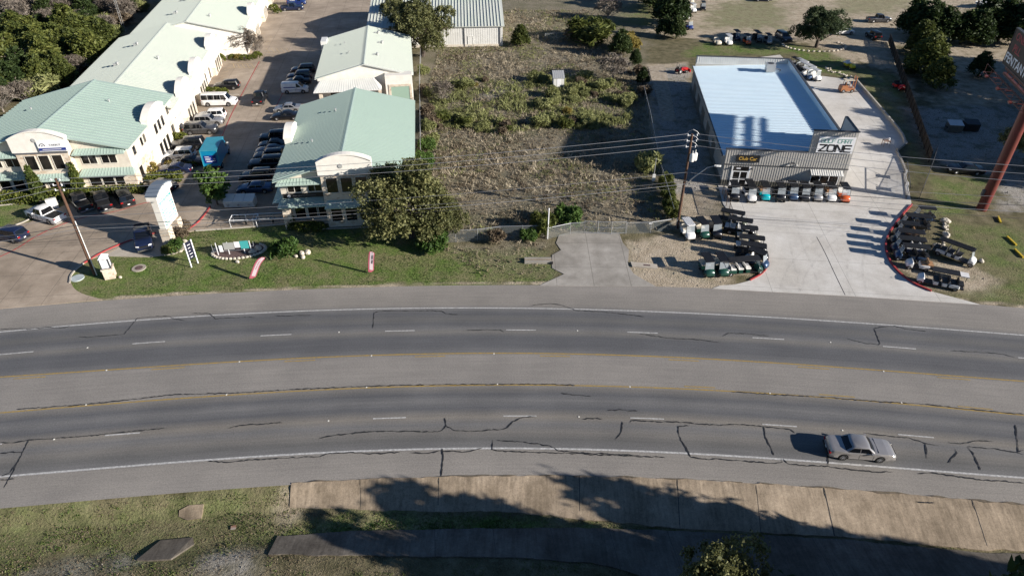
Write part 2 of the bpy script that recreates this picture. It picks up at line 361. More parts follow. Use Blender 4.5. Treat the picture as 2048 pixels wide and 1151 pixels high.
# highway surface: v (across) drives wheel-path wear
def highway():
    ks = ['top', 'wtop', 'dtop', 'y1', 'y2', 'dlow', 'wlow', 'low']; mb = MB(); rows = []
    for k in ks: rows.append([(x, float(yl(k, x)), 0.0) for x in ROADX])
    n = len(ROADX); vs = [p for r_ in rows for p in r_]; uv = []
    fs = [(j * n + i + n, j * n + i + n + 1, j * n + i + 1, j * n + i) for j in range(len(ks) - 1) for i in range(n - 1)]
    mb.add(vs, fs); me = mb.mesh('highway', asphalt_mat())
    u = me.uv_layers.new(name='lane'); vi = np.zeros(len(me.loops), int); me.loops.foreach_get('vertex_index', vi)
    u.data.foreach_set('uv', np.stack([ROADX[vi % n], (vi // n).astype(float)], -1).ravel().astype(np.float32))
    return tag(ob('highway', me), kind='structure')
def asphalt_mat():
    m, n, l, p = newmat('asphalt')
    uvn = n.new('ShaderNodeUVMap'); uvn.uv_map = 'lane'; sx = n.new('ShaderNodeSeparateXYZ'); l.new(uvn.outputs[0], sx.inputs[0])
    wobn = noise(n, l, 0.25, 3); v = mth(n, l, 'ADD', sx.outputs[1], mth(n, l, 'MULTIPLY', mth(n, l, 'SUBTRACT', wobn.outputs[0], 0.5), 0.10))
    v = mth(n, l, 'DIVIDE', v, 7.0)
    k = 1 / 7.0; sh = (0.255, 0.235, 0.212); ln = (0.150, 0.147, 0.145); dk = (0.104, 0.105, 0.110); md = (0.235, 0.218, 0.198)
    sh2 = (0.225, 0.208, 0.186)
    ln2 = (0.165, 0.155, 0.142)
    st = [(0, sh), (k * .85, sh2), (k * 1.04, ln), (k * 1.25, dk), (k * 1.5, (0.125, 0.122, 0.118)), (k * 1.75, dk), (k * 1.95, ln), (k * 2.08, (0.165, 0.157, 0.145)),
          (k * 2.3, dk), (k * 2.7, dk), (k * 2.98, ln), (k * 3.06, md), (k * 3.95, md), (k * 4.08, ln2), (k * 4.3, dk), (k * 4.5, ln), (k * 4.75, dk), (k * 5.02, (0.20, 0.182, 0.158)),
          (k * 5.25, ln), (k * 5.5, ln2), (k * 5.72, (0.12, 0.117, 0.112)), (k * 5.97, ln), (k * 6.06, sh2), (1.0, sh)]
    r = ramp(n, l, v, st)
    fine = noise(n, l, 22.0, 3); big = noise(n, l, 0.18, 5)
    mp = n.new('ShaderNodeMapping'); mp.inputs['Scale'].default_value = (0.05, 5.0, 1); l.new(uvn.outputs[0], mp.inputs[0])
    stn = n.new('ShaderNodeTexNoise'); stn.inputs['Scale'].default_value = 3.0; stn.inputs['Detail'].default_value = 5; l.new(mp.outputs[0], stn.inputs['Vector'])
    gr = noise(n, l, 7.0, 6, rough=0.8)
    c = mixc(n, l, 0.5, r.outputs[0], ramp(n, l, gr.outputs[0], [(0.3, (0.22, 0.22, 0.22)), (0.7, (0.78, 0.78, 0.78))]).outputs[0], 'OVERLAY')
    c = mixc(n, l, 0.45, c, ramp(n, l, fine.outputs[0], [(0.3, (0.25, 0.25, 0.25)), (0.7, (0.75, 0.75, 0.75))]).outputs[0], 'OVERLAY')
    c = mixc(n, l, 0.22, c, ramp(n, l, big.outputs[0], [(0.35, (0.3, 0.3, 0.3)), (0.65, (0.7, 0.69, 0.67))]).outputs[0], 'OVERLAY')
    c = mixc(n, l, 0.16, c, ramp(n, l, stn.outputs[0], [(0.35, (0.33, 0.33, 0.33)), (0.65, (0.68, 0.67, 0.65))]).outputs[0], 'OVERLAY')
    l.new(c, p.inputs['Base Color']); p.inputs['Roughness'].default_value = 0.85; p.inputs['Specular IOR Level'].default_value = 0.3
    bump(n, l, p, fine.outputs[0], 0.015, 0.5)
    return m
HW = highway()
MAT['line_white'] = M_noise('line_white', (0.56, 0.55, 0.53), (0.30, 0.295, 0.285), 5.0, 0.6)
MAT['line_yellow'] = M_noise('line_yellow', (0.38, 0.25, 0.05), (0.25, 0.185, 0.09), 4.0, 0.6)
MAT['seal'] = M_noise('crack_seal', (0.016, 0.016, 0.017), (0.055, 0.054, 0.053), 3.0, 0.5, lo=.4, hi=.75)
def along(k, x0, x1, off=0.0, step=1.0):
    xs = np.linspace(x0, x1, max(2, int(abs(x1 - x0) / step) + 1)); return [(x, float(yl(k, x)) + off) for x in xs]
for k, w, mk in (('wtop', 0.17, 'line_white'), ('wlow', 0.19, 'line_white'), ('y1', 0.16, 'line_yellow'), ('y2', 0.15, 'line_yellow')):
    mb = MB(); ribbon(mb, along(k, -120, 120), w, 0.012); mb.build('edge_line', MAT[mk], HW)
def dashes(k, px, mk, off, w=0.13, name='lane_dash'):
    for (xa, ya), (xb, yb) in px:
        a = G2(xa, ya)[0]; b = G2(xb, yb)[0]; mb = MB(); ribbon(mb, along(k, a, b, off, 0.5), w, 0.013); mb.build(name, MAT[mk], HW)
dashes('dtop', [((-250, 725), (-190, 722)), ((0, 708), (67, 703)), ((264, 688), (329, 684)), ((521, 671), (583, 668)), ((770, 661), (830, 660)), ((1012, 659), (1072, 660)), ((1255, 665), (1316, 667)), ((1505, 675), (1568, 678)), ((1765, 691), (1831, 696)), ((2036, 715), (2100, 720))], 'line_white', 0)
dashes('dlow', [((-70, 893), (4, 887)), ((210, 870), (281, 864)), ((746, 837), (812, 834)), ((1007, 831), (1073, 831)), ((1261, 836), (1328, 838)), ((1525, 849), (1594, 853)), ((1796, 868), (1868, 875)), ((2085, 893), (2150, 899))], 'line_white', 0)
dashes('y1', [((32, 752), (95, 748)), ((306, 733), (372, 730)), ((571, 717), (632, 715)), ((831, 708), (891, 707)), ((1080, 708), (1140, 710)), ((1336, 716), (1397, 720)), ((1594, 730), (1657, 734)), ((1873, 751), (1939, 757))], 'line_yellow', -0.38, 0.13, 'centre_dash')
dashes('y2', [((1640, 792), (1712, 798)), ((1918, 815), (1988, 822)), ((1370, 777), (1432, 780))], 'line_yellow', 0.36, 0.13, 'centre_dash')
CR = [  # crack sealant, px in the photo
 [(0, 658), (20, 657), (60, 658), (100, 654), (104, 655), (130, 655), (140, 651)], [(157, 673), (175, 674), (200, 672), (248, 668), (275, 636), (300, 633), (341, 632), (342, 636), (371, 641)],
 [(383, 626), (420, 627), (431, 637), (460, 636), (511, 634)], [(551, 631), (575, 632), (600, 630), (624, 631)], [(746, 656), (748, 625), (760, 622), (800, 622), (860, 621), (885, 623), (893, 627), (917, 629)],
 [(932, 661), (970, 659), (1000, 660), (1008, 664)], [(1060, 611), (1100, 607), (1120, 609), (1150, 620), (1200, 623), (1250, 628), (1289, 633)], [(1280, 667), (1340, 676), (1400, 679), (1438, 685)],
 [(1446, 673), (1455, 666), (1490, 667), (1538, 672)], [(1694, 677), (1730, 686), (1757, 689), (1760, 687), (1748, 657), (1765, 653), (1790, 652), (1815, 658), (1853, 662)], [(1900, 701), (1960, 704), (2000, 707), (2030, 714)],
 [(33, 818), (150, 810), (250, 800), (345, 789), (412, 787), (470, 786), (560, 780), (700, 773), (850, 769), (1024, 768), (1100, 768), (1150, 770)],
 [(1462, 783), (1540, 788), (1650, 794), (1760, 803), (1850, 808), (1960, 820), (2048, 828)],
 [(0, 885), (30, 884), (57, 880), (110, 876), (190, 870), (275, 861), (330, 856)], [(57, 880), (45, 905), (30, 935), (8, 975)], [(0, 905), (48, 903)], [(2, 952), (20, 945), (40, 915)],
 [(455, 856), (480, 850), (520, 848), (565, 845)], [(638, 876), (660, 871), (700, 867), (745, 862), (800, 862), (870, 863), (885, 860), (892, 850), (889, 835)], [(892, 852), (910, 860), (950, 862), (1000, 858), (1014, 855), (1025, 843), (1045, 834), (1072, 832)],
 [(415, 922), (455, 924), (500, 919), (580, 915), (640, 912), (655, 906), (700, 904), (745, 907), (800, 904)], [(820, 905), (850, 906), (880, 901), (925, 903), (945, 901), (965, 895)], [(884, 895), (886, 910), (884, 930), (882, 952)],
 [(985, 880), (984, 898), (1000, 901), (1040, 903), (1084, 904), (1150, 907), (1250, 911), (1330, 914)], [(993, 881), (1040, 883), (1080, 888), (1100, 892), (1118, 901), (1160, 905), (1280, 910)],
 [(1122, 786), (1145, 789), (1183, 792)], [(1215, 820), (1240, 819), (1275, 822)], [(1165, 838), (1180, 836), (1205, 837)], [(1245, 842), (1243, 862), (1238, 872), (1230, 879)],
 [(1260, 845), (1262, 840), (1320, 843), (1370, 844), (1389, 847)], [(1389, 847), (1440, 850), (1475, 848), (1530, 853), (1580, 858), (1590, 866)], [(1378, 850), (1357, 853), (1356, 862), (1362, 880), (1368, 888), (1376, 904), (1382, 914)],
 [(1382, 914), (1410, 918), (1440, 917), (1480, 921), (1520, 924), (1555, 926), (1565, 925), (1562, 917)], [(1566, 917), (1575, 927), (1600, 930), (1655, 932), (1680, 936), (1750, 943), (1785, 943)], [(1527, 852), (1530, 872), (1540, 892), (1548, 910)],
 [(1657, 905), (1656, 918), (1656, 932)], [(1728, 866), (1760, 870), (1820, 876), (1850, 886), (1877, 890)], [(1850, 886), (1852, 900), (1853, 917)], [(1896, 884), (1925, 887), (1950, 881), (1985, 882)],
 [(1910, 897), (1914, 905), (1905, 915), (1896, 925)], [(1935, 893), (1945, 905), (1955, 925), (1960, 940)], [(1935, 893), (1990, 897), (2030, 905), (2048, 900)], [(2030, 848), (2034, 880), (2036, 906), (2048, 909)],
 [(1836, 947), (1860, 945), (1900, 950), (1965, 960), (2000, 961), (2048, 966)], [(1840, 1003), (1870, 1005)], [(0, 959), (30, 957)]]
for i, pl in enumerate(CR):
    rr = random.Random(i); P = [np.array(G2(x, y)) for x, y in pl]; Q = []
    for a, b in zip(P[:-1], P[1:]):
        k = max(1, int(np.hypot(*(b - a)) / 0.22))
        Q += [a + (b - a) * t / k + np.array((rr.uniform(-.03, .03), rr.uniform(-.055, .055))) for t in range(k)]
    Q.append(P[-1]); wd = [max(0.035, (0.10 if pl[0][1] > 760 else 0.08) * rr.uniform(.35, 1.7)) for _ in Q]; wd[0] = wd[-1] = 0.02
    mb = MB(); ribbon(mb, Q, wd, 0.020 + 0.0002 * i); mb.build('crack_seal', MAT['seal'], HW)
MAT['reflector'] = M_plain('reflector', (0.75, 0.73, 0.66), 0.3)
for x, y in [(175, 695), (678, 664), (1155, 661), (1661, 684), (213, 740), (479, 723), (743, 711), (988, 707), (1767, 742), (172, 809), (453, 789), (733, 774), (995, 768), (1260, 773), (1540, 786), (1803, 805), (108, 878), (657, 841), (1158, 833), (1685, 860)]:
    p = G(x, y); mb = MB(); mb.prism([(p[0] - .06, p[1] - .06), (p[0] + .06, p[1] - .06), (p[0] + .06, p[1] + .06), (p[0] - .06, p[1] + .06)], 0.0, 0.035); mb.build('road_stud', MAT['reflector'], HW)
# ---- pavements
def concrete_mat(name, c1, c2, joint=None, rot=0.0, stain=0.35, jw=0.02, org=(0, 0)):
    m, n, l, p = newmat(name); a = noise(n, l, 0.5, 6, rough=0.65); f = noise(n, l, 14.0, 4); b = noise(n, l, 0.13, 4)
    c = ramp(n, l, a.outputs[0], [(0.3, c2), (0.65, c1)]).outputs[0]
    c = mixc(n, l, 0.35, c, ramp(n, l, f.outputs[0], [(0.3, (0.3, 0.3, 0.3)), (0.7, (0.7, 0.7, 0.7))]).outputs[0], 'OVERLAY')
    c = mixc(n, l, stain, c, ramp(n, l, b.outputs[0], [(0.35, (0.28, 0.27, 0.25)), (0.65, (0.68, 0.68, 0.68))]).outputs[0], 'OVERLAY')
    if name.startswith('ditch'):
        g = n.new('ShaderNodeNewGeometry'); mp = n.new('ShaderNodeMapping'); mp.inputs['Scale'].default_value = (2.6, 0.22, 1); mp.inputs['Rotation'].default_value = (0, 0, R(4)); l.new(g.outputs['Position'], mp.inputs[0])
        t = n.new('ShaderNodeTexNoise'); t.inputs['Scale'].default_value = 1.3; t.inputs['Detail'].default_value = 6; t.inputs['Roughness'].default_value = 0.7; l.new(mp.outputs[0], t.inputs['Vector'])
        c = mixc(n, l, 0.55, c, ramp(n, l, t.outputs[0], [(0.32, (0.24, 0.235, 0.22)), (0.55, (0.52, 0.52, 0.52)), (0.72, (0.72, 0.71, 0.69))]).outputs[0], 'OVERLAY')
        spk = noise(n, l, 5.0, 6, rough=0.8); c = mixc(n, l, 0.45, c, ramp(n, l, spk.outputs[0], [(0.34, (0.22, 0.21, 0.2)), (0.5, (0.5, 0.5, 0.5)), (0.7, (0.66, 0.66, 0.65))]).outputs[0], 'OVERLAY')
    if joint:
        g = n.new('ShaderNodeNewGeometry'); mp = n.new('ShaderNodeMapping'); mp.inputs['Rotation'].default_value = (0, 0, -rot); mp.inputs['Location'].default_value = (org[0], org[1], 0); l.new(g.outputs['Position'], mp.inputs[0])
        s = n.new('ShaderNodeSeparateXYZ'); l.new(mp.outputs[0], s.inputs[0]); j = None
        for ax, sp_ in ((0, joint[0]), (1, joint[1])):
            q = mth(n, l, 'LESS_THAN', mth(n, l, 'ABSOLUTE', mth(n, l, 'SUBTRACT', mth(n, l, 'FRACT', mth(n, l, 'DIVIDE', s.outputs[ax], sp_)), 0.5)), jw / sp_)
            j = q if j is None else mth(n, l, 'MAXIMUM', j, q)
        c = mixc(n, l, mth(n, l, 'MULTIPLY', j, 0.55), c, (0.07, 0.063, 0.055))
    l.new(c, p.inputs['Base Color']); p.inputs['Roughness'].default_value = 0.85; p.inputs['Specular IOR Level'].default_value = 0.3; bump(n, l, p, f.outputs[0], 0.008, 0.3)
    return m
MAT['lot'] = concrete_mat('lot_concrete', (0.385, 0.315, 0.245), (0.285, 0.23, 0.175), (4.6, 4.6), R(7), 0.5, 0.03)
MAT['yard'] = concrete_mat('yard_concrete', (0.59, 0.565, 0.525), (0.49, 0.465, 0.425), (9.0, 6.2), R(-6), 0.3, 0.022)
MAT['old'] = concrete_mat('old_concrete', (0.36, 0.335, 0.30), (0.24, 0.222, 0.195), (4.2, 5.4), R(0), 0.5, 0.03, (1.2, 1.0))
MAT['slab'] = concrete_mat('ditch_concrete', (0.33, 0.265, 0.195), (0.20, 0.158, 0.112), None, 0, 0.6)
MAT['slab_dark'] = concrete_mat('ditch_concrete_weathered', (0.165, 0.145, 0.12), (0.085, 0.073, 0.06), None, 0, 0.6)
MAT['apron'] = concrete_mat('apron_concrete', (0.46, 0.41, 0.34), (0.34, 0.30, 0.25), None, 0, 0.3)
MAT['caliche'] = M_noise('caliche', (0.42, 0.36, 0.28), (0.27, 0.22, 0.16), 1.5, 0.95, bmp=0.05)
sheet('parking_lot', [(-400, 640), (-200, 634), (0, 617), (205, 599)] + smooth_px([(205, 599), (155, 585), (140, 565), (142, 548), (175, 520)]) + [(208, 510), (262, 484), (330, 462), (352, 470), (392, 461), (592, 447), (640, 330), (700, 200), (760, -40), (520, -60), (440, 100), (330, 300), (262, 392), (170, 398), (126, 412), (60, 444), (-60, 470), (-400, 520)], 0.035, MAT['lot'])
sheet('gravel_apron', [(208, 512), (258, 486), (330, 463), (358, 474), (372, 497), (348, 508), (300, 514), (250, 513)], 0.045, MAT['apron'])
yard = [(1425, 577), (1440, 571)] + smooth_px([(1470, 569), (1505, 560), (1530, 545), (1536, 520), (1520, 495), (1490, 465), (1462, 430), (1446, 408)]) + [(1436, 370), (1470, 330), (1400, 130), (1560, 110), (1600, 150), (1640, 152), (1711, 161), (1816, 285), (1794, 303), (1812, 345), (1823, 408)] + smooth_px([(1823, 408), (1795, 440), (1772, 475), (1770, 500), (1785, 535), (1820, 565), (1860, 582)]) + [(1920, 598), (1960, 609), (1700, 592)]
sheet('yard_pavement', yard, 0.04, MAT['yard'])
sheet('old_driveway', [(1078, 571), (1100, 561), (1128, 548), (1104, 536), (1104, 510), (1122, 500), (1112, 486), (1118, 470), (1150, 462), (1238, 466), (1246, 486), (1258, 500), (1256, 530), (1268, 548), (1312, 573)], 0.03, MAT['old'])
sheet('side_walk', [(1296, 133), (1330, 130), (1352, 240), (1345, 243), (1325, 240)], 0.02, MAT['caliche'])
# ditch linings follow the ditch
def lining(name, fa, fb, x0, x1, m, lift, joints, parent=None):
    xs = np.arange(x0, x1 + .01, 0.25); ya = fa(xs) + (fbm(xs, xs * 0 + len(name), .9, 61) - .5) * .22; yb = fb(xs) + (fbm(xs, xs * 0 + 3 * len(name), 1.1, 62) - .5) * .30; mb = MB()
    for t0, t1 in ((0, 0.25), (0.25, 0.5), (0.5, 0.75), (0.75, 1.0)):
        r0 = ya + (yb - ya) * t0; r1 = ya + (yb - ya) * t1; k = len(xs)
        mb.add([(x, y, z + lift) for x, y, z in zip(xs, r0, ditch_z(xs, r0))] + [(x, y, z + lift) for x, y, z in zip(xs, r1, ditch_z(xs, r1))], [(k + i, k + i + 1, i + 1, i) for i in range(k - 1)])
    k = len(xs); mb.add([(x, y, z + lift) for x, y, z in zip(xs, yb, ditch_z(xs, yb))] + [(x, y, z - .2) for x, y, z in zip(xs, yb, ditch_z(xs, yb))], [(k + i, k + i + 1, i + 1, i) for i in range(k - 1)])
    o = tag(mb.build(name, m), kind='structure')
    for jx, dx, w in joints:
        j = MB(); q = []
        for t in np.linspace(0.0, 1.0, 9):
            xx = np.array([jx + dx * t + rnd.uniform(-.012, .012)]); y = fa(xx) + (fb(xx) - fa(xx)) * t; q.append((float(xx[0]), float(y[0]), float(ditch_z(xx, y)[0]) + lift + .006))
        L, Rr = ribbon_pts(q, w); n_ = len(q); j.add([(a[0], a[1], c[2]) for a, c in zip(L, q)] + [(a[0], a[1], c[2]) for a, c in zip(Rr, q)], [(n_ + i, n_ + i + 1, i + 1, i) for i in range(n_ - 1)])
        j.build('slab_joint', MAT['seal'], o)
    return o
def jx(xa, ya, xb, yb): a = G2(xa, ya); b = G2(xb, yb, -1.2); return (a[0], b[0] - a[0])
x580 = G2(582, 970)[0]
lining('ditch_lining', lambda x: yl('low', x) + 0.12, lambda x: np.interp(x, *SB), x580, 75, MAT['slab'], 0.07,
       [jx(878, 955, 876, 1022) + (0.05,), jx(1159, 957, 1159, 1030) + (0.05,), jx(1355, 962, 1358, 1050) + (0.06,), jx(1513, 972, 1520, 1060) + (0.04,), jx(1648, 978, 1670, 1075) + (0.08,), jx(1946, 1005, 1975, 1098) + (0.06,), jx(720, 962, 722, 1018) + (0.03,)])
xl = G2(555, 1073, -1.2)[0]
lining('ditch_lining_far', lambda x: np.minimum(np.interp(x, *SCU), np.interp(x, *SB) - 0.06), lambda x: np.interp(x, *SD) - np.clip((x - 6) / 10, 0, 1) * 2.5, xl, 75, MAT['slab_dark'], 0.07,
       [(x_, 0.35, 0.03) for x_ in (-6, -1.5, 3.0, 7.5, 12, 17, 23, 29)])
# dirt washed along the joint between shoulder and lining, tyre marks
MAT['silt'] = M_noise('silt', (0.17, 0.135, 0.095), (0.09, 0.075, 0.055), 3.0, 0.95)
for a_, b_ in ((x580, 4), (5, 19), (20, 60)):
    xs = np.arange(a_, b_, .4); mb = MB(); ribbon(mb, [(x, float(yl('low', x)) + .13 + .05 * math.sin(x * 2.3)) for x in xs], [max(.004, .55 * float(vnoise(np.array([x]), np.array([0.]), 1.1, 66)[0]) - .22) for x in xs], .085); tag(mb.build('silt_line', MAT['silt']), kind='structure')
m_, n_, l_, p_ = newmat('tyre_mark'); p_.inputs['Base Color'].default_value = (0.05, 0.047, 0.043, 1); p_.inputs['Roughness'].default_value = 0.8
tn_ = noise(n_, l_, 1.3, 5); l_.new(ramp(n_, l_, tn_.outputs[0], [(0.40, (0, 0, 0)), (0.75, (0.13, 0.13, 0.13))]).outputs[0], p_.inputs['Alpha']); MAT['tyre_mark'] = m_
YARD = bpy.data.objects['yard_pavement']
def mark(px, w, m, parent, nm, z): mb = MB(); ribbon(mb, [G2(*q) for q in smooth_px(px, 3)], w, z); mb.build(nm, MAT[m], parent)
mark([(1633, 474), (1650, 505), (1668, 545), (1690, 590)], .07, 'seal', YARD, 'slab_joint', .046); mark([(1470, 436), (1560, 441), (1690, 452), (1800, 462)], .05, 'silt', YARD, 'slab_joint', .0465)
for i, px in enumerate(([(1600, 585), (1590, 540), (1580, 490), (1570, 440)], [(1640, 588), (1628, 540), (1600, 480), (1590, 430)], [(1560, 580), (1575, 530), (1640, 470), (1750, 420), (1770, 360)], [(1600, 580), (1620, 530), (1680, 470), (1790, 410), (1795, 350)], [(1700, 590), (1690, 530), (1720, 450), (1760, 380), (1740, 300), (1690, 220)], [(1735, 590), (1720, 530), (1745, 450), (1780, 380), (1760, 300), (1705, 215)])): mark(px, .28, 'tyre_mark', YARD, 'tyre_mark', .047 + .0004 * i)
LOT = bpy.data.objects['parking_lot']
for i, px in enumerate(([(-20, 600), (60, 560), (130, 500), (230, 445), (330, 420), (430, 380), (470, 300), (510, 200), (560, 100)], [(-20, 570), (60, 530), (130, 475), (220, 430), (320, 402), (410, 370), (450, 300), (490, 200), (545, 100)], [(100, 600), (120, 560), (160, 500), (250, 455), (350, 425), (460, 400)], [(40, 605), (70, 560), (140, 490)])): mark(px, .32, 'tyre_mark', LOT, 'tyre_mark', .042 + .0004 * i)
# kerb edges (painted red or bare)
MAT['kerb_red'] = M_noise('kerb_red', (0.42, 0.035, 0.04), (0.28, 0.06, 0.055), 2.0, 0.6)
MAT['kerb'] = M_noise('kerb_concrete', (0.46, 0.42, 0.36), (0.34, 0.31, 0.26), 2.0, 0.85)
def kerb(px, m, w=0.16, h=0.15, name='kerb'):
    P = [G2(x, y) for x, y in smooth_px(px, 2)]; L, Rr = ribbon_pts(P, w); k = len(P)
    rings = [[(Rr[i][0], Rr[i][1], 0.0), (L[i][0], L[i][1], 0.0), (L[i][0], L[i][1], h), (Rr[i][0], Rr[i][1], h)] for i in range(k)]
    mb = MB(); mb.loft(rings); return tag(mb.build(name, m), kind='structure')
RED, PL = MAT['kerb_red'], MAT['kerb']
kerb([(-60, 545), (0, 513), (30, 500), (75, 470), (130, 446), (180, 432)], RED, 0.14, 0.05); kerb([(180, 432), (230, 424), (280, 408), (310, 402)], RED, 0.13, 0.05)
kerb([(168, 527), (205, 504), (262, 480), (312, 466)], RED); kerb([(140, 566), (142, 548), (168, 527)], PL)
kerb([(372, 462), (395, 447), (414, 425), (421, 413)], RED); kerb([(392, 462), (480, 456), (592, 447)], PL)
kerb([(434, 300), (457, 240), (483, 190), (519, 123)], RED, 0.14, 0.05); kerb([(551, 217), (560, 198), (570, 178)], RED, 0.14, 0.05)
kerb([(1500, 561), (1530, 545), (1537, 522), (1528, 500)], RED); kerb([(1823, 410), (1795, 441), (1772, 476), (1770, 502), (1786, 536), (1822, 566), (1862, 583)], RED, 0.2, 0.22)
kerb([(1710, 161), (1763, 222), (1816, 285), (1793, 303)], PL, 0.28, 0.5, 'retaining_kerb'); kerb([(1793, 303), (1806, 330), (1812, 347)], PL, 0.25, 0.3, 'retaining_kerb')
kerb([(592, 455), (640, 459), (780, 452), (830, 448)], PL, 0.2, 0.1); kerb([(268, 388), (290, 378), (318, 375)], PL); kerb([(-20, 413), (60, 406), (126, 398)], PL)
kerb([(120, 402), (60, 440), (20, 455)], PL); kerb([(330, 330), (300, 365)], PL); kerb([(505, 121), (450, 119)], PL); kerb([(478, 190), (440, 190)], PL); kerb([(545, 24), (610, 24)], PL)
# stall markings
MAT['stall'] = M_noise('stall_paint', (0.55, 0.40, 0.20), (0.40, 0.31, 0.19), 2.0, 0.7)
def stripes(px, w=0.1, m=None, name='stall_line', z=0.05):
    for a, b in px:
        mb = MB(); ribbon(mb, [G2(*a), G2(*b)], w, z); tag(mb.build(name, m or MAT['stall']), kind='structure')
stripes([((455, 136), (512, 136)), ((462, 128), (505, 128))] + [((466 + i * 9, 128), (470 + i * 10, 137)) for i in range(5)] + [((434 + i * 3, 170 - i * 6), (449 + i * 2, 167 - i * 6)) for i in range(6)])
stripes([((532 + i * 10, 97), (540 + i * 10, 106)) for i in range(5)] + [((525, 106), (580, 106))] + [((531 + 2 * i, 90 - 5 * i), (540 + 1.5 * i, 88 - 5 * i)) for i in range(4)])
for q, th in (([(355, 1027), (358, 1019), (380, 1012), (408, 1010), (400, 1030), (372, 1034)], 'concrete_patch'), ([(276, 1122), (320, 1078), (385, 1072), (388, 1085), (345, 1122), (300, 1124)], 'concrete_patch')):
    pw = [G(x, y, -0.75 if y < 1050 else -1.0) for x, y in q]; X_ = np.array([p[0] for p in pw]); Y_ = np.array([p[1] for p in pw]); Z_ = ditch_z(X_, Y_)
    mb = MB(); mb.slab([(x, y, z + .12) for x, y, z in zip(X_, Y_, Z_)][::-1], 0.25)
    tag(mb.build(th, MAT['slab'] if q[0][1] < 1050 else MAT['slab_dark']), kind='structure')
# ================================================================== VEHICLES
MAT['glass'] = M_plain('vehicle_glass', (0.006, 0.007, 0.009), 0.04, 0, 0.6)
MAT['tyre'] = M_noise('tyre', (0.012, 0.012, 0.012), (0.022, 0.021, 0.02), 6, 0.85, coord='Object')
MAT['rim'] = M_plain('rim', (0.45, 0.45, 0.46), 0.3, 0.8)
MAT['blacktrim'] = M_plain('black_trim', (0.014, 0.014, 0.015), 0.5)
MAT['lamp_white'] = M_plain('lamp_white', (0.75, 0.75, 0.72), 0.1, 0.1, 0.8)
MAT['lamp_red'] = M_plain('lamp_red', (0.30, 0.008, 0.008), 0.15)
MAT['plate'] = M_plain('plate', (0.7, 0.7, 0.68), 0.4)
MAT['chrome'] = M_plain('chrome', (0.6, 0.6, 0.6), 0.15, 0.9)
PAINT = dict(black=(0.008, 0.008, 0.010), darkblue=(0.010, 0.016, 0.045), blue=(0.012, 0.030, 0.14), grey=(0.10, 0.10, 0.105), silver=(0.42, 0.41, 0.40), white=(0.78, 0.77, 0.75), maroon=(0.035, 0.010, 0.012),
             brown=(0.03, 0.022, 0.018), teal=(0.004, 0.21, 0.38), gold=(0.44, 0.415, 0.395), charcoal=(0.03, 0.032, 0.036), orange=(0.55, 0.10, 0.02), green=(0.012, 0.055, 0.04), yellow=(0.62, 0.55, 0.02), cream=(0.62, 0.57, 0.46), cyan=(0.0, 0.35, 0.40), red=(0.45, 0.02, 0.02), rust=(0.34, 0.14, 0.06), gunblue=(0.05, 0.09, 0.17), olive=(0.10, 0.11, 0.08))
METALLIC = {'silver', 'gold', 'grey', 'gunblue', 'charcoal'}
def P_(c): return paint(c, PAINT[c], 0.28, 0.55 if c in METALLIC else 0.0)
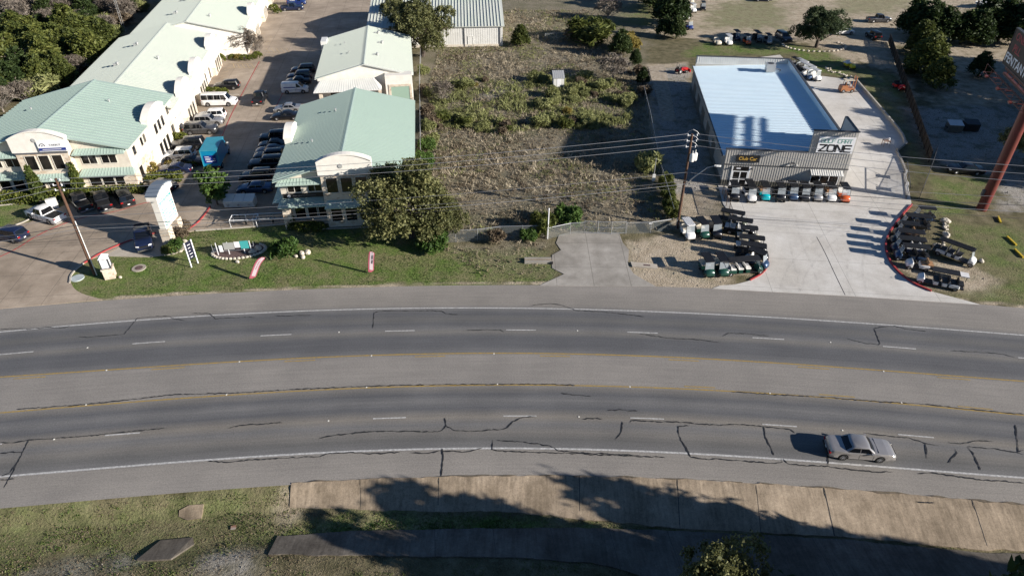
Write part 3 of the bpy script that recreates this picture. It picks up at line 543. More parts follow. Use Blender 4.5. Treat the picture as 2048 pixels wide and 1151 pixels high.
# kind: L W H, wheel radius, axle positions, top profile (x share, z), cabin (rear base, rear roof, front roof, front base), belt, panes per side
KIND = {
 'sedan': dict(L=4.85, W=1.84, H=1.45, r=.33, ax=(-1.38, 1.45), top=[(-.5, .55), (-.492, .78), (-.46, .98), (-.28, 1.03), (.2, 1.0), (.36, .90), (.46, .76), (.492, .62), (.5, .45)], cab=(-1.62, -.72, .32, 1.02), belt=.93, n=2),
 'saloon': dict(L=5.40, W=1.99, H=1.47, r=.34, ax=(-1.55, 1.40), top=[(-.5, .55), (-.494, .82), (-.47, 1.0), (-.44, 1.03), (-.24, 1.05), (.2, 1.02), (.36, .96), (.45, .87), (.488, .74), (.5, .5)], cab=(-1.62, -.86, .36, 1.03), belt=.97, n=2),
 'suv': dict(L=4.75, W=1.92, H=1.72, r=.37, ax=(-1.38, 1.45), top=[(-.5, .55), (-.495, .95), (-.48, 1.08), (.2, 1.10), (.36, 1.04), (.45, .92), (.49, .75), (.5, .5)], cab=(-2.28, -1.98, .25, 1.00), belt=1.04, n=3),
 'bigsuv': dict(L=5.2, W=2.02, H=1.85, r=.40, ax=(-1.5, 1.55), top=[(-.5, .6), (-.496, 1.0), (-.485, 1.14), (.18, 1.16), (.38, 1.12), (.46, 1.05), (.492, .85), (.5, .55)], cab=(-2.50, -2.28, .30, .98), belt=1.10, n=3),
 'minivan': dict(L=5.1, W=1.98, H=1.75, r=.35, ax=(-1.5, 1.55), top=[(-.5, .6), (-.496, .98), (-.485, 1.10), (.22, 1.10), (.36, 1.0), (.46, .85), (.492, .7), (.5, .5)], cab=(-2.46, -2.22, .45, 1.35), belt=1.04, n=3),
 'pickup': dict(L=5.75, W=1.98, H=1.88, r=.40, ax=(-1.72, 1.85), top=[(-.5, .6), (-.497, 1.0), (-.49, 1.12), (.22, 1.14), (.40, 1.10), (.465, 1.02), (.493, .85), (.5, .6)], cab=(-.78, -.62, .62, 1.25), belt=1.08, n=2, bed=(-2.80, -.86)),
 'jeep': dict(L=4.3, W=1.88, H=1.85, r=.41, ax=(-1.25, 1.35), top=[(-.5, .6), (-.497, 1.0), (-.49, 1.12), (.2, 1.15), (.42, 1.12), (.475, 1.05), (.495, .85), (.5, .6)], cab=(-2.05, -1.98, .35, .72), belt=1.08, n=3),
 'van': dict(L=6.0, W=2.04, H=2.15, r=.38, ax=(-1.85, 1.75), top=[(-.5, .6), (-.498, 1.2), (-.495, 1.30), (.30, 1.30), (.36, 1.26), (.46, 1.14), (.492, .95), (.5, .6)], cab=(-2.95, -2.86, 1.35, 2.0), belt=1.22, n=4),
 'cargo': dict(L=4.9, W=1.85, H=1.95, r=.34, ax=(-1.45, 1.50), top=[(-.5, .6), (-.498, 1.1), (-.495, 1.2), (.30, 1.16), (.40, 1.02), (.46, .88), (.492, .7), (.5, .5)], cab=(-2.42, -2.30, .60, 1.60), belt=1.14, n=1),
}
def body_mb(k, bed=None):
    L, W = k['L'], k['W']; r = k['r'] + .07; xs = set(x * L for x, _ in k['top'])
    for a in k['ax']:
        for t in range(-5, 6): xs.add(a + r * math.sin(t * math.pi / 10.6))
        xs.add(a - r - .01); xs.add(a + r + .01)
    xs |= {x for x in np.linspace(-.48 * L, .48 * L, 17)}
    if bed: xs |= {bed[0], bed[0] + .01, bed[1], bed[1] + .01}
    xs = sorted(xs); tx = [x * L for x, _ in k['top']]; tz = [z for _, z in k['top']]; rings = []
    for x in xs:
        zt = float(np.interp(x, tx, tz)); e = abs(x) / (L / 2); w = W / 2 * (1 - .10 * max(0, (e - .55) / .45) ** 2 - .06 * max(0, (e - .9) / .1)); zl = .24
        for a in k['ax']:
            if abs(x - a) < r: zl = max(zl, k['r'] + math.sqrt(max(r * r - (x - a) ** 2, 0)) - .03)
        zl = min(zl, zt - .14); zf = zt - .46 if (bed and bed[0] < x < bed[1]) else zt
        zm = zl + (zt - zl) * .55
        rings.append([(x, -w * .93, zl), (x, -w * .985, zl + .06), (x, -w, zm), (x, -w * .975, zt - .10), (x, -w * .90, zt - .015 if zf == zt else zt), (x, -w * .80, zf), (x, -w * .4, zf + .022), (x, 0, zf + .03),
                      (x, w * .4, zf + .022), (x, w * .80, zf), (x, w * .90, zt - .015 if zf == zt else zt), (x, w * .975, zt - .10), (x, w, zm), (x, w * .985, zl + .06), (x, w * .93, zl)])
    mb = MB(); mb.loft(rings); return mb
MESH = {}
def cached(key, f):
    if key not in MESH: MESH[key] = f()
    return MESH[key]
def wheel_meshes(r, w=0.22):
    def t():
        mb = MB(); mb.lathe([(r * .62, -w * .5), (r * .93, -w * .5), (r, -w * .32), (r, w * .32), (r * .93, w * .5), (r * .62, w * .5)], 20, 'y', cap=False); return mb.mesh('wheel', MAT['tyre'], True)
    def q():
        mb = MB(); mb.lathe([(.01, -w * .34), (r * .18, -w * .52), (r * .3, -w * .40), (r * .60, -w * .46), (r * .64, -w * .44), (r * .64, w * .44), (r * .60, w * .46), (r * .3, w * .40), (r * .18, w * .52), (.01, w * .34)], 20, 'y')
        mb.m = 1
        for i in range(5):
            a = 2 * math.pi * i / 5
            for s in (-1, 1): mb.box(r * .40 * math.cos(a) - .035, r * .40 * math.cos(a) + .035, s * w * .455 - .006, s * w * .455 + .006, r * .40 * math.sin(a) - .035, r * .40 * math.sin(a) + .035)
        return mb.mesh('rim', [MAT['rim'], MAT['blacktrim']], True)
    return cached(('tyre', r, w), t), cached(('rim', r, w), q)
def add_wheels(root, xs, hw, r, w=0.22):
    t, q = wheel_meshes(r, w)
    for x in xs:
        for s in (-1, 1):
            o = ob('wheel', t, root); o.location = (x, s * hw, r); ob('rim', q, o)
def vehicle(kind, color, label, px, heading, cat='car', group=None, name='parked_car', z=0.04, loc=None):
    k = KIND[kind]; L, W, H = k['L'], k['W'], k['H']; pm = P_(color)
    x, y = loc if loc else G2(*px)
    root = thing(name, label, cat, (x, y, z), R(heading), group)
    ob('body', cached(('body', kind, color), lambda: body_mb(k, k.get('bed')).mesh('body', pm, True)), root)
    r0, r1, f1, f0 = k['cab']; bz = k['belt']; wb = W / 2 * .935; wr = W / 2 * .76; ht = H
    def cabin():
        rings = []
        for t, zz, ex in ((0, bz - .06, 0), (.5, bz + (ht - bz) * .5, .01), (.88, ht - .06, 0), (1, ht, -.05)):
            tt = min(t, .94) / .94; xr = r0 + (r1 - r0) * tt; xf = f0 + (f1 - f0) * tt; w = wb + (wr - wb) * tt + ex; c = .12
            if t == 1: xr += .10; xf -= .12; w -= .06
            rings.append([(xr, -w + c, zz), (xr + c, -w, zz), ((xr + xf) / 2, -w - .015, zz), (xf - c, -w, zz), (xf, -w + c, zz), (xf + .05, 0, zz), (xf, w - c, zz), (xf - c, w, zz), ((xr + xf) / 2, w + .015, zz), (xr + c, w, zz), (xr, w - c, zz), (xr - .03, 0, zz)])
        mb = MB(); mb.loft(rings); return mb.mesh('roof', pm, True)
    ob('roof', cached(('cabin', kind, color), cabin), root)
    z0, z1 = bz + .03, ht - .10; zm_ = bz + (ht - bz) * .5; t0 = .5 * .09 / ((ht - bz) * .5 + .06); t1 = .5 + .38 * (z1 - zm_) / ((ht - bz) * .5 - .06)
    def fr(t): return f0 + (f1 - f0) * t / .94
    def re(t): return r0 + (r1 - r0) * t / .94
    def wd(t): return wb + (wr - wb) * t / .94
    def ws(front):
        mb = MB(); e = fr if front else re; s = .065 if front else -.045; a, b = wd(t0) - .13, wd(t1) - .12
        pts = []; k_ = 1 if front else -1
        for t, zz, hw in ((t0, z0, a), (.5, zm_, (a + b) / 2), (t1, z1, b)): x_ = e(t); pts += [(x_ + k_ * .022, -hw, zz), (x_ + k_ * .075, 0, zz), (x_ + k_ * .022, hw, zz)]
        fs = [(0, 1, 4, 3), (1, 2, 5, 4), (3, 4, 7, 6), (4, 5, 8, 7)]
        if not front: fs = [tuple(reversed(f)) for f in fs]
        mb.add(pts, fs); return mb.mesh('windshield' if front else 'rear_window', MAT['glass'], True)
    ob('windshield', cached(('ws', kind), lambda: ws(True)), root)
    if kind != 'cargo': ob('rear_window', cached(('rw', kind), lambda: ws(False)), root)
    n = k['n']
    a0, a1 = (re(t0) + .16, fr(t0) - .22); 
    if kind == 'cargo': a0 = a1 - .95
    bnd = np.linspace(a0, a1, n + 1)
    for s in (-1, 1):
        for i in range(n):
            def sw(i=i, s=s):
                xa, xb = bnd[i] + .035, bnd[i + 1] - .035; ta = xa; tb = xb
                if i == 0 and kind != 'cargo': ta = max(xa, re(t1) + .16)
                if i == n - 1: tb = min(xb, fr(t1) - .16)
                mb = MB(); p = [(xa, s * (wd(t0) + .034), z0), (xb, s * (wd(t0) + .034), z0), ((xb + tb) / 2, s * (wd(.5) + .036), zm_), (tb, s * (wd(t1) + .036), z1 + .01), (ta, s * (wd(t1) + .036), z1 + .01), ((xa + ta) / 2, s * (wd(.5) + .036), zm_)]
                mb.add(p, [(0, 1, 2, 5), (5, 2, 3, 4)] if s < 0 else [(5, 2, 1, 0), (4, 3, 2, 5)]); return mb.mesh('side_window', MAT['glass'])
            ob('side_window', cached(('sw', kind, i, s), sw), root)
    add_wheels(root, k['ax'], W / 2 - .115, k['r'])
    hz = float(np.interp(.47 * L, [a * L for a, _ in k['top']], [b for _, b in k['top']])) - .10
    tz = float(np.interp(-.485 * L, [a * L for a, _ in k['top']], [b for _, b in k['top']])) - .14
    for s in (-1, 1):
        ob('headlight', cached(('hl', kind, s), lambda s=s: MB().slab([(L * .478, s * W * .46, hz), (L * .502, s * W * .27, hz - .05), (L * .490, s * W * .27, hz + .08), (L * .466, s * W * .44, hz + .09)], .03).mesh('headlight', MAT['lamp_white'])), root)
        ob('taillight', cached(('tl', kind, s), lambda s=s: MB().box(-L * .503, -L * .484, min(s * W * .45, s * W * .30), max(s * W * .45, s * W * .30), tz - .10, tz + .08).mesh('taillight', MAT['lamp_red'])), root)
        ob('mirror', cached(('mi', kind, color), lambda: MB().box(-.08, .08, -.10, .10, -.07, .08).mesh('mirror', pm)), root).location = (f0 - .42, s * (W / 2 + .07), bz + .06)
    def gaps():
        mb = MB(); xs = [a0 - .06] + [float(v) for v in bnd[1:-1]] + [a1 + .10] if kind not in ('cargo', 'van') else [a0 - .1, a1 + .1]
        for s in (-1, 1):
            for x in xs: mb.slab([(x - .012, s * W * .4965, .34), (x + .012, s * W * .4965, .34), (x + .012, s * W * .503, .66), (x - .012, s * W * .503, .66)], .012); mb.slab([(x - .012, s * W * .503, .66), (x + .012, s * W * .503, .66), (x + .012, s * W * .490, bz - .08), (x - .012, s * W * .490, bz - .08)], .012)
            for x in xs[:-1]: mb.box(x + .10, x + .28, min(s * W * .494, s * W * .508), max(s * W * .494, s * W * .508), bz - .20, bz - .165)
        zh = float(np.interp(f0 + .12, [a * L for a, _ in k['top']], [b for _, b in k['top']])) + .03; mb.box(f0 + .13, f0 + .155, -W * .40, W * .40, zh - .02, zh + .006)
        return mb.mesh('panel_gap', MAT['blacktrim'])
    ob('panel_gap', cached(('pg', kind), gaps), root)
    ob('bumper', cached(('bp', kind), lambda: MB().box(L * .485, L * .508, -W * .40, W * .40, .28, .46).box(-L * .508, -L * .487, -W * .42, W * .42, .30, .50).mesh('bumper', MAT['chrome'] if kind in ('pickup', 'van') else MAT['blacktrim'])), root)
    ob('grille', cached(('gr', kind), lambda: MB().box(L * .488, L * .5035, -W * .24, W * .24, hz - .16, hz + .03).mesh('grille', MAT['blacktrim'])), root)
    ob('licence_plate', cached(('lp', kind), lambda: MB().box(-L * .5115, -L * .509, -.15, .15, .52, .66).mesh('licence_plate', MAT['plate'])), root)
    return root
def bed_cover(root, kind, m=None, z=1.06):
    b = KIND[kind]['bed']; W = KIND[kind]['W']
    MB().box(b[0] + .06, b[1] - .03, -W * .385, W * .385, z - .03, z).build('bed_cover', m or MAT['blacktrim'], root)

# ------------------------------------------------------------------ golf carts
MAT['seat_cream'] = M_plain('seat_cream', (0.62, 0.56, 0.45), 0.6); MAT['seat_black'] = M_plain('seat_black', (0.016, 0.016, 0.017), 0.55); MAT['seat_white'] = M_plain('seat_white', (0.74, 0.72, 0.68), 0.55); MAT['seat_tan'] = M_plain('seat_tan', (0.35, 0.20, 0.10), 0.6)
MAT['roof_black'] = M_noise('cart_roof_black', (0.013, 0.014, 0.016), (0.022, 0.023, 0.026), 2, 0.5, coord='Object'); MAT['roof_white'] = M_noise('cart_roof_white', (0.74, 0.73, 0.71), (0.66, 0.65, 0.63), 2, 0.45, coord='Object'); MAT['roof_cream'] = M_plain('cart_roof_cream', (0.6, 0.52, 0.38), 0.5)
m_, n_, l_, p_ = newmat('clear_screen'); p_.inputs['Base Color'].default_value = (0.5, 0.55, 0.58, 1); p_.inputs['Roughness'].default_value = 0.05; p_.inputs['Alpha'].default_value = 0.35; MAT['screen'] = m_
def golf_cart(color, label, px, heading, roof='black', seat='black', rows=1, rear=True, lift=0.0, group=None, screen=True, name='golf_cart', z=0.03, cat='golf cart', rear_color=None):
    ext = .78 * (rows - 1); x, y = G2(*px); pm = P_(color); rm = MAT['roof_' + roof] if roof else None; sm = MAT['seat_' + seat]; r = .23 + lift * .5; h = .0 + lift
    root = thing(name, label, cat, (x, y, z), R(heading), group); root.scale = (1.14, 1.02, 1.1); key = (color, rows, rear, lift, roof, seat)
    xr, xf = -1.05 - ext / 2, 1.12 + ext / 2; o = ext / 2
    ob('chassis', cached(('gc', rows, rear, lift), lambda: MB().box(xr + .02, xf - .12, -.52, .52, .24 + h, .31 + h).box(xr - (.42 if rear else .0), xr + .2, -.42, .42, .24 + h, .29 + h).mesh('chassis', MAT['blacktrim'])), root)
    def cowl():
        mb = MB(); rg = []
        for t, zt, w in ((-.50, .86, .56), (-.42, .93, .58), (-.18, .84, .59), (0.0, .72, .54), (.07, .58, .46), (.09, .40, .40)):
            xx = xf - .10 + t; zl = .30 + h if t < 0 else .34 + h; zt += h
            rg.append([(xx, -w, zl), (xx, -w, zt - .14), (xx, -w * .78, zt), (xx, 0, zt + .03), (xx, w * .78, zt), (xx, w, zt - .14), (xx, w, zl)])
        mb.loft(rg); return mb.mesh('front_cowl', pm, True)
    ob('front_cowl', cached(('co', key), cowl), root)
    def tail():
        mb = MB(); rg = []
        for xx, zt, w in ((xr - .02, .60, .50), (xr + .05, .72, .57), (xr + .55, .74, .585), (xr + .86, .70, .56), (xr + .90, .45, .54)):
            rg.append([(xx, -w, .34 + h), (xx, -w, zt - .05 + h), (xx, -w * .9, zt + h), (xx, w * .9, zt + h), (xx, w, zt - .05 + h), (xx, w, .34 + h)])
        mb.loft(rg)
        for i in range(rows - 1):
            xx = xr + .98 + .78 * i + .1; mb.box(xx, xx + .42, -.57, .57, .31 + h, .66 + h)
        return mb.mesh('rear_body', P_(rear_color or color), True)
    ob('rear_body', cached(('ta', key, rear_color), tail), root)
    def seatmesh(back):
        mb = MB()
        for s in (-1, 1):
            c = s * .27
            if back: mb.loft([[(xx, c - .255, zz), (xx + .09, c - .255, zz), (xx + .09, c + .255, zz), (xx, c + .255, zz)] for xx, zz in ((0, .80 + h), (-.06, 1.10 + h), (-.08, 1.20 + h))])
            else: mb.loft([[(0.02, c - .24, zz), (.50, c - .24, zz), (.52, c + .24, zz), (0.02, c + .24, zz)] if zz < .8 + h else [(.03, c - .255, zz), (.53, c - .255, zz), (.53, c + .255, zz), (.03, c + .255, zz)] for zz in (.72 + h, .79 + h, .85 + h)])
        return mb.mesh('backrest' if back else 'seat', sm, True)
    sx = [xr + .28 + .78 * i for i in range(rows)]
    for q in sx:
        ob('seat', cached(('s0', seat, h), lambda: seatmesh(False)), root).location = (q, 0, 0); ob('backrest', cached(('s1', seat, h), lambda: seatmesh(True)), root).location = (q - .03, 0, 0)
    if rear:
        o2 = ob('rear_seat', cached(('s0r', seat, h), lambda: seatmesh(False)), root); o2.location = (xr + .22, 0, -.02); o2.rotation_euler = (0, 0, math.pi)
        ob('footrest', cached(('fr', h), lambda: MB().box(-.42, 0, -.45, .45, .30 + h, .34 + h).mesh('footrest', MAT['blacktrim'])), root).location = (xr, 0, 0)
    if roof:
        zr = 1.80 + h
        def rf():
            mb = MB(); a, b = xr - .12, xf - .46
            mb.loft([[(a + .08, -.52, zz), (b - .1, -.52, zz), (b, -.36, zz), (b, .36, zz), (b - .1, .52, zz), (a + .08, .52, zz), (a, .40, zz), (a, -.40, zz)] for zz in (zr - .05, zr, zr + .03)])
            for i in range(5): mb.box(a + .1, b - .12, -.42 + i * .21 - .025, -.42 + i * .21 + .025, zr + .028, zr + .055)
            return mb.mesh('roof', rm)
        ob('roof', cached(('rf', roof, rows, h), rf), root)
        for s in (-1, 1):
            ob('roof_post', cached(('p0', rows, h, s), lambda s=s: MB().tube([(xf - .42, s * .54, .80 + h), (xf - .62, s * .53, zr - .04)], .02, 6).mesh('roof_post', MAT['blacktrim'])), root)
            ob('roof_post', cached(('p1', rows, h, s), lambda s=s: MB().tube([(xr + .16, s * .54, .65 + h), (xr + .10, s * .53, zr - .04)], .02, 6).mesh('roof_post', MAT['blacktrim'])), root)
        if screen: ob('windscreen', cached(('scr', rows, h), lambda: MB().slab([(xf - .42, -.52, .86 + h), (xf - .42, .52, .86 + h), (xf - .62, .50, zr - .06), (xf - .62, -.50, zr - .06)], .012).mesh('windscreen', MAT['screen'])), root)
    def steer():
        mb = MB(); c = Vector((xf - .78, .27, 1.02 + h)); pts = [c + Vector((math.sin(a) * .10, math.cos(a) * .17, math.sin(a) * .14)) for a in np.linspace(0, 2 * math.pi, 13)]
        mb.tube(pts, .017, 5); mb.tube([c, (xf - .50, .27, .78 + h)], .02, 5); return mb.mesh('steering_wheel', MAT['blacktrim'])
    ob('steering_wheel', cached(('st', rows, h), steer), root)
    add_wheels(root, (xr + .30, xf - .30), .50, r, .19)
    for s in (-1, 1): ob('headlight', cached(('ghl', rows, h), lambda: MB().slab([(xf - .045, -.10, .52 + h), (xf - .045, .10, .52 + h), (xf - .10, .10, .63 + h), (xf - .10, -.10, .63 + h)], .02).mesh('headlight', MAT['lamp_white'])), root).location = (0, s * .33, 0)
    return root

# ================================================================== BUILDINGS: shared pieces
def seam_roof(mb, a, b, c, d, step=0.45, th=0.14, rib=(0.085, 0.13)):
    """sloped metal panel: a-b along the eave, d-c along the ridge (a below d); raised seams run up the slope"""
    a, b, c, d = map(Vector, (a, b, c, d)); mb.m = 0; mb.slab([a, b, c, d], th); n = (b - a).cross(d - a).normalized(); k = int((b - a).length / step)
    mb.m = 1
    for i in range(1, k):
        t = i / k; p = a.lerp(b, t) + n * .0; q = d.lerp(c, t); mb.beam(p + n * rib[1] * .45, q + n * rib[1] * .45, rib[0], rib[1])
    mb.m = 0
def window(parent, T, w, h, n, frame=None, name='window', mull=0.07, glass=None, rows=1):
    """wall opening: frame + n panes; T puts its lower middle on the wall (x right, y up, z out)"""
    mb = MB(T); e = mull; t = .06
    mb.box(-w / 2 - e, -w / 2, -e, h + e, -.02, t); mb.box(w / 2, w / 2 + e, -e, h + e, -.02, t); mb.box(-w / 2, w / 2, h, h + e, -.02, t); mb.box(-w / 2, w / 2, -e, 0, -.02, t + .03)
    for i in range(1, n): x = -w / 2 + w * i / n; mb.box(x - e / 2, x + e / 2, 0, h, -.02, t - .01)
    for i in range(1, rows): y = h * i / rows; mb.box(-w / 2, w / 2, y - e / 3, y + e / 3, -.02, t - .015)
    o = mb.build(name, frame or MAT['frame_white'], parent); g = MB(T); g.box(-w / 2, w / 2, 0, h, -.01, .014); g.build('pane', glass or MAT['winglass'], o); return o
def awning(parent, T, w, d, rise, m, mrib, hip=0.0, name='awning', step=0.42):
    """small seamed roof on a wall: T at the middle of its upper edge"""
    mb = MB(T); a, b, c, q = (-w / 2, -rise, d), (w / 2, -rise, d), (w / 2 - hip, 0, .0), (-w / 2 + hip, 0, .0)
    seam_roof(mb, a, b, c, q, step, .06, (.035, .045))
    for s in (-1, 1):
        p = [(s * w / 2, -rise, d), (s * w / 2, -rise, 0.0), (s * (w / 2 - hip), 0, 0)]; mb.add(p, [(0, 1, 2) if s > 0 else (2, 1, 0)])
    mb.box(-w / 2, w / 2, -rise - .12, -rise - .02, d - .06, d + .02)
    return mb.build(name, [m, mrib], parent)
def arch_wall(parent, T, w, h0, rise, th, m, name='parapet', cap=None, base=0.0):
    """segmental-arched upstand, x -w/2..w/2, from base to h0 at the ends and h0+rise in the middle, thickness th behind the face"""
    N = 14; top = [(-w / 2 + w * i / N, h0 + rise * (1 - (2 * i / N - 1) ** 2)) for i in range(N + 1)]; poly = [(-w / 2, base)] + [(w / 2, base)] + top[::-1]
    mb = MB(T); n = len(poly); mb.add([(x, y, 0) for x, y in poly] + [(x, y, -th) for x, y in poly], [tuple(range(n)), tuple(range(2 * n - 1, n - 1, -1))] + [((i + 1) % n, i, n + i, n + (i + 1) % n) for i in range(n)])
    o = mb.build(name, m, parent); cb = MB(T); rg = [[(x, y + .003, .10), (x, y + .16, .10), (x, y + .16, -th - .06), (x, y + .003, -th - .06)] for x, y in top]; cb.loft(rg); cb.build('coping', cap or m, o); return o
MAT['frame_white'] = M_plain('frame_white', (0.62, 0.58, 0.50), 0.5); MAT['winglass'] = M_noise('window_glass', (0.006, 0.007, 0.008), (0.022, 0.019, 0.016), 0.6, 0.08, spec=0.6)
MAT['frame_alu'] = M_plain('frame_alu', (0.5, 0.5, 0.5), 0.35, 0.5)
MAT['stucco'] = M_noise('stucco', (0.66, 0.60, 0.50), (0.58, 0.52, 0.43), 2.0, 0.9, bmp=0.01); MAT['stucco_pale'] = M_noise('stucco_pale', (0.78, 0.745, 0.67), (0.70, 0.66, 0.59), 1.5, 0.9, bmp=0.01)
def stone_mat(name, c1, c2, mortar, sc=1.6):
    m, n, l, p = newmat(name); g = n.new('ShaderNodeTexCoord'); v = n.new('ShaderNodeTexVoronoi'); v.inputs['Scale'].default_value = sc; mp = n.new('ShaderNodeMapping'); mp.inputs['Scale'].default_value = (1, 1, 1.8)
    l.new(g.outputs['Object'], mp.inputs[0]); l.new(mp.outputs[0], v.inputs['Vector']); v2 = n.new('ShaderNodeTexVoronoi'); v2.feature = 'DISTANCE_TO_EDGE'; v2.inputs['Scale'].default_value = sc; l.new(mp.outputs[0], v2.inputs['Vector'])
    s = n.new('ShaderNodeSeparateColor'); l.new(v.outputs['Color'], s.inputs[0]); c = ramp(n, l, s.outputs[0], [(0.0, c2), (0.5, c1), (1.0, tuple(min(1, x * 1.12) for x in c1))]).outputs[0]
    f = ramp(n, l, v2.outputs['Distance'], [(0.02, (1, 1, 1)), (0.07, (0, 0, 0))]).outputs[0]; c = mixc(n, l, f, c, mortar); l.new(c, p.inputs['Base Color']); p.inputs['Roughness'].default_value = 0.9; bump(n, l, p, v2.outputs['Distance'], 0.03, 0.5); return m
MAT['stone'] = stone_mat('limestone', (0.60, 0.51, 0.40), (0.44, 0.33, 0.23), (0.62, 0.56, 0.47))
MAT['roof_green'] = M_noise('roof_green', (0.425, 0.52, 0.455), (0.385, 0.485, 0.42), 0.5, 0.42, 0.15, spec=0.5); MAT['roof_green_rib'] = M_plain('roof_green_rib', (0.38, 0.475, 0.425), 0.42, 0.15)
MAT['roof_pale'] = M_noise('roof_pale', (0.62, 0.635, 0.57), (0.55, 0.585, 0.515), 0.3, 0.5, 0.1, c3=(0.58, 0.59, 0.54), scale2=0.12); MAT['roof_pale_rib'] = M_plain('roof_pale_rib', (0.52, 0.56, 0.50), 0.5, 0.1)
MAT['metal_white'] = M_noise('metal_white', (0.72, 0.71, 0.67), (0.65, 0.64, 0.6), 0.8, 0.45); MAT['door_green'] = M_plain('door_green', (0.30, 0.42, 0.33), 0.5)
MAT['vent'] = M_plain('vent_metal', (0.55, 0.55, 0.53), 0.4, 0.4); MAT['black_sign'] = M_plain('black_sign', (0.012, 0.012, 0.014), 0.4); MAT['white_sign'] = M_plain('white_sign', (0.80, 0.80, 0.80), 0.4); MAT['blue_sign'] = M_plain('blue_sign', (0.012, 0.03, 0.20), 0.4)
MAT['grey_ink'] = M_plain('grey_ink', (0.10, 0.10, 0.11), 0.5); MAT['pale_ink'] = M_plain('pale_ink', (0.62, 0.62, 0.64), 0.5)
def roof_vent(parent, p, hood=False):
    mb = MB(); mb.lathe([(.14, 0), (.14, .45), (.24, .46), (.24, .62), (.05, .70)], 10, c=p)
    if hood: mb.box(p[0] - .7, p[0] - .45, p[1] - .12, p[1] + .12, p[2] - .1, p[2] + .35); mb.box(p[0] - .7, p[0], p[1] - .1, p[1] + .1, p[2] + .3, p[2] + .45)
    mb.build('roof_vent', MAT['vent'], parent)
def gable_shell(parent, w, d, eave, ridge, over, wallm, roofm, ribm, xr=None, step=0.82, walls=True, rname='roof'):
    """x 0..w (front edge on y=0), depth d, ridge along y at xr; walls + two seamed slopes + ridge cap"""
    xr = w / 2 if xr is None else xr
    if walls:
        mb = MB(); prof_ = [(0, 0), (w, 0), (w, eave), (xr, ridge), (0, eave)]; mb.add([(x, 0, z) for x, z in prof_] + [(x, d, z) for x, z in prof_], [(0, 1, 2, 3, 4), (9, 8, 7, 6, 5), (0, 5, 6, 1), (1, 6, 7, 2), (0, 4, 9, 5)]); mb.build('wall', wallm, parent)
    sl = (ridge - eave) / (w - xr); sl2 = (ridge - eave) / xr; k = .16
    mb = MB(); seam_roof(mb, (w + over, -over, eave - sl * over + k), (w + over, d + over, eave - sl * over + k), (xr, d + over, ridge + k), (xr, -over, ridge + k), step)
    seam_roof(mb, (-over, d + over, eave - sl2 * over + k), (-over, -over, eave - sl2 * over + k), (xr, -over, ridge + k), (xr, d + over, ridge + k), step)
    o = mb.build(rname, [roofm, ribm], parent)
    cp = MB(); cp.slab([(xr + .22, -over - .01, ridge + k + .02), (xr + .22, d + over + .01, ridge + k + .02), (xr, d + over + .01, ridge + k + .10), (xr, -over - .01, ridge + k + .10)], .03); cp.slab([(xr - .22, d + over + .01, ridge + k + .02), (xr - .22, -over - .01, ridge + k + .02), (xr, -over - .01, ridge + k + .10), (xr, d + over + .01, ridge + k + .10)], .03)
    cp.build('ridge_cap', ribm, o); return o
# ================================================================== BUILDINGS in place
FR = lambda x, y, z: facing((x, y, z), (1, 0, 0))
RT = lambda x, y, z: facing((x, y, z), (0, 1, 0))
LT = lambda x, y, z: facing((x, y, z), (0, -1, 0))
GRM, GRR = MAT['roof_green'], MAT['roof_green_rib']
# ---- two-storey office with green roof (left)
A = thing('office_building', 'two-storey cream and limestone office with green metal roof and a white and blue sign', 'building', (-73.6, 83.9, 0.03), R(6))
AW, AD = 21.3, 19.6
gable_shell(A, AW, AD, 6.35, 8.95, 0.6, MAT['stucco'], GRM, GRR, 10.8)
MB().box(-.06, AW + .06, -.06, 1.2, 0, .9).box(AW - 1.6, AW + .07, -.07, AD * .98, 0, 3.0).build('stone_base', MAT['stone'], A)
bay = MB(); bay.box(7.7, 14.3, -1.0, .5, 0, 6.9); bay.build('entrance_bay', MAT['stone'], A)
arch_wall(A, FR(11.0, -1.04, 0), 7.2, 8.35, 1.05, .7, MAT['stucco_pale'], base=6.55)
MB().box(7.65, 14.35, -1.10, -1.0, 6.35, 6.55).build('string_course', MAT['grey_ink'], A)
for i, x in enumerate((9.3, 11.0, 12.7)): window(A, FR(x, -1.0, 4.05), 1.25, 2.0, 1)
sg = MB(FR(12.75, -1.08, 6.72)); sg.box(-1.75, 1.75, 0, 1.35, 0, .16); sg = sg.build('building_sign', MAT['white_sign'], A)
MB(FR(12.75, -1.25, 6.72)).box(-1.7, 1.7, .10, .48, 0, .02).build('blue_band', MAT['blue_sign'], sg); MB(FR(12.75, -1.278, 6.72)).box(-1.25, 1.1, .24, .34, 0, .012).build('band_text', MAT['pale_ink'], sg)
am = MB(FR(11.65, -1.25, 7.45)); am.tube([(.34 * math.cos(t), .38 * math.sin(t), .02) for t in np.linspace(.1, math.pi - .1, 9)], .04, 5); am.tube([(0, .02, .02), (.0, .14, .02)], .06, 5); am.build('sign_emblem', MAT['grey_ink'], sg)
lettering('lettering', 'TARBUT', MAT['grey_ink'], sg, FR(13.2, -1.25, 7.58), .36, 1.0, .01, 1.15)
em = MB(FR(10.7, -1.05, 8.25)); em.lathe([(.28, 0), (.28, .05), (.2, .06)], 14); em.build('round_emblem', MAT['vent'], A)
for x in (3.9, 6.3): window(A, FR(x, 0, 4.2), 1.8, 1.25, 2)
for x in (16.1, 18.7): window(A, FR(x, 0, 4.2), 1.9, 1.25, 2)
for x in (2.3, 4.1, 5.9): window(A, FR(x, 0, .4), 1.4, 1.75, 1)
for x in (15.9, 17.6, 19.3): window(A, FR(x, 0, .4), 1.5, 1.75, 1)
for x in (9.0, 11.0, 13.0): window(A, FR(x, -1.0, .6), 1.5, 2.0, 1)
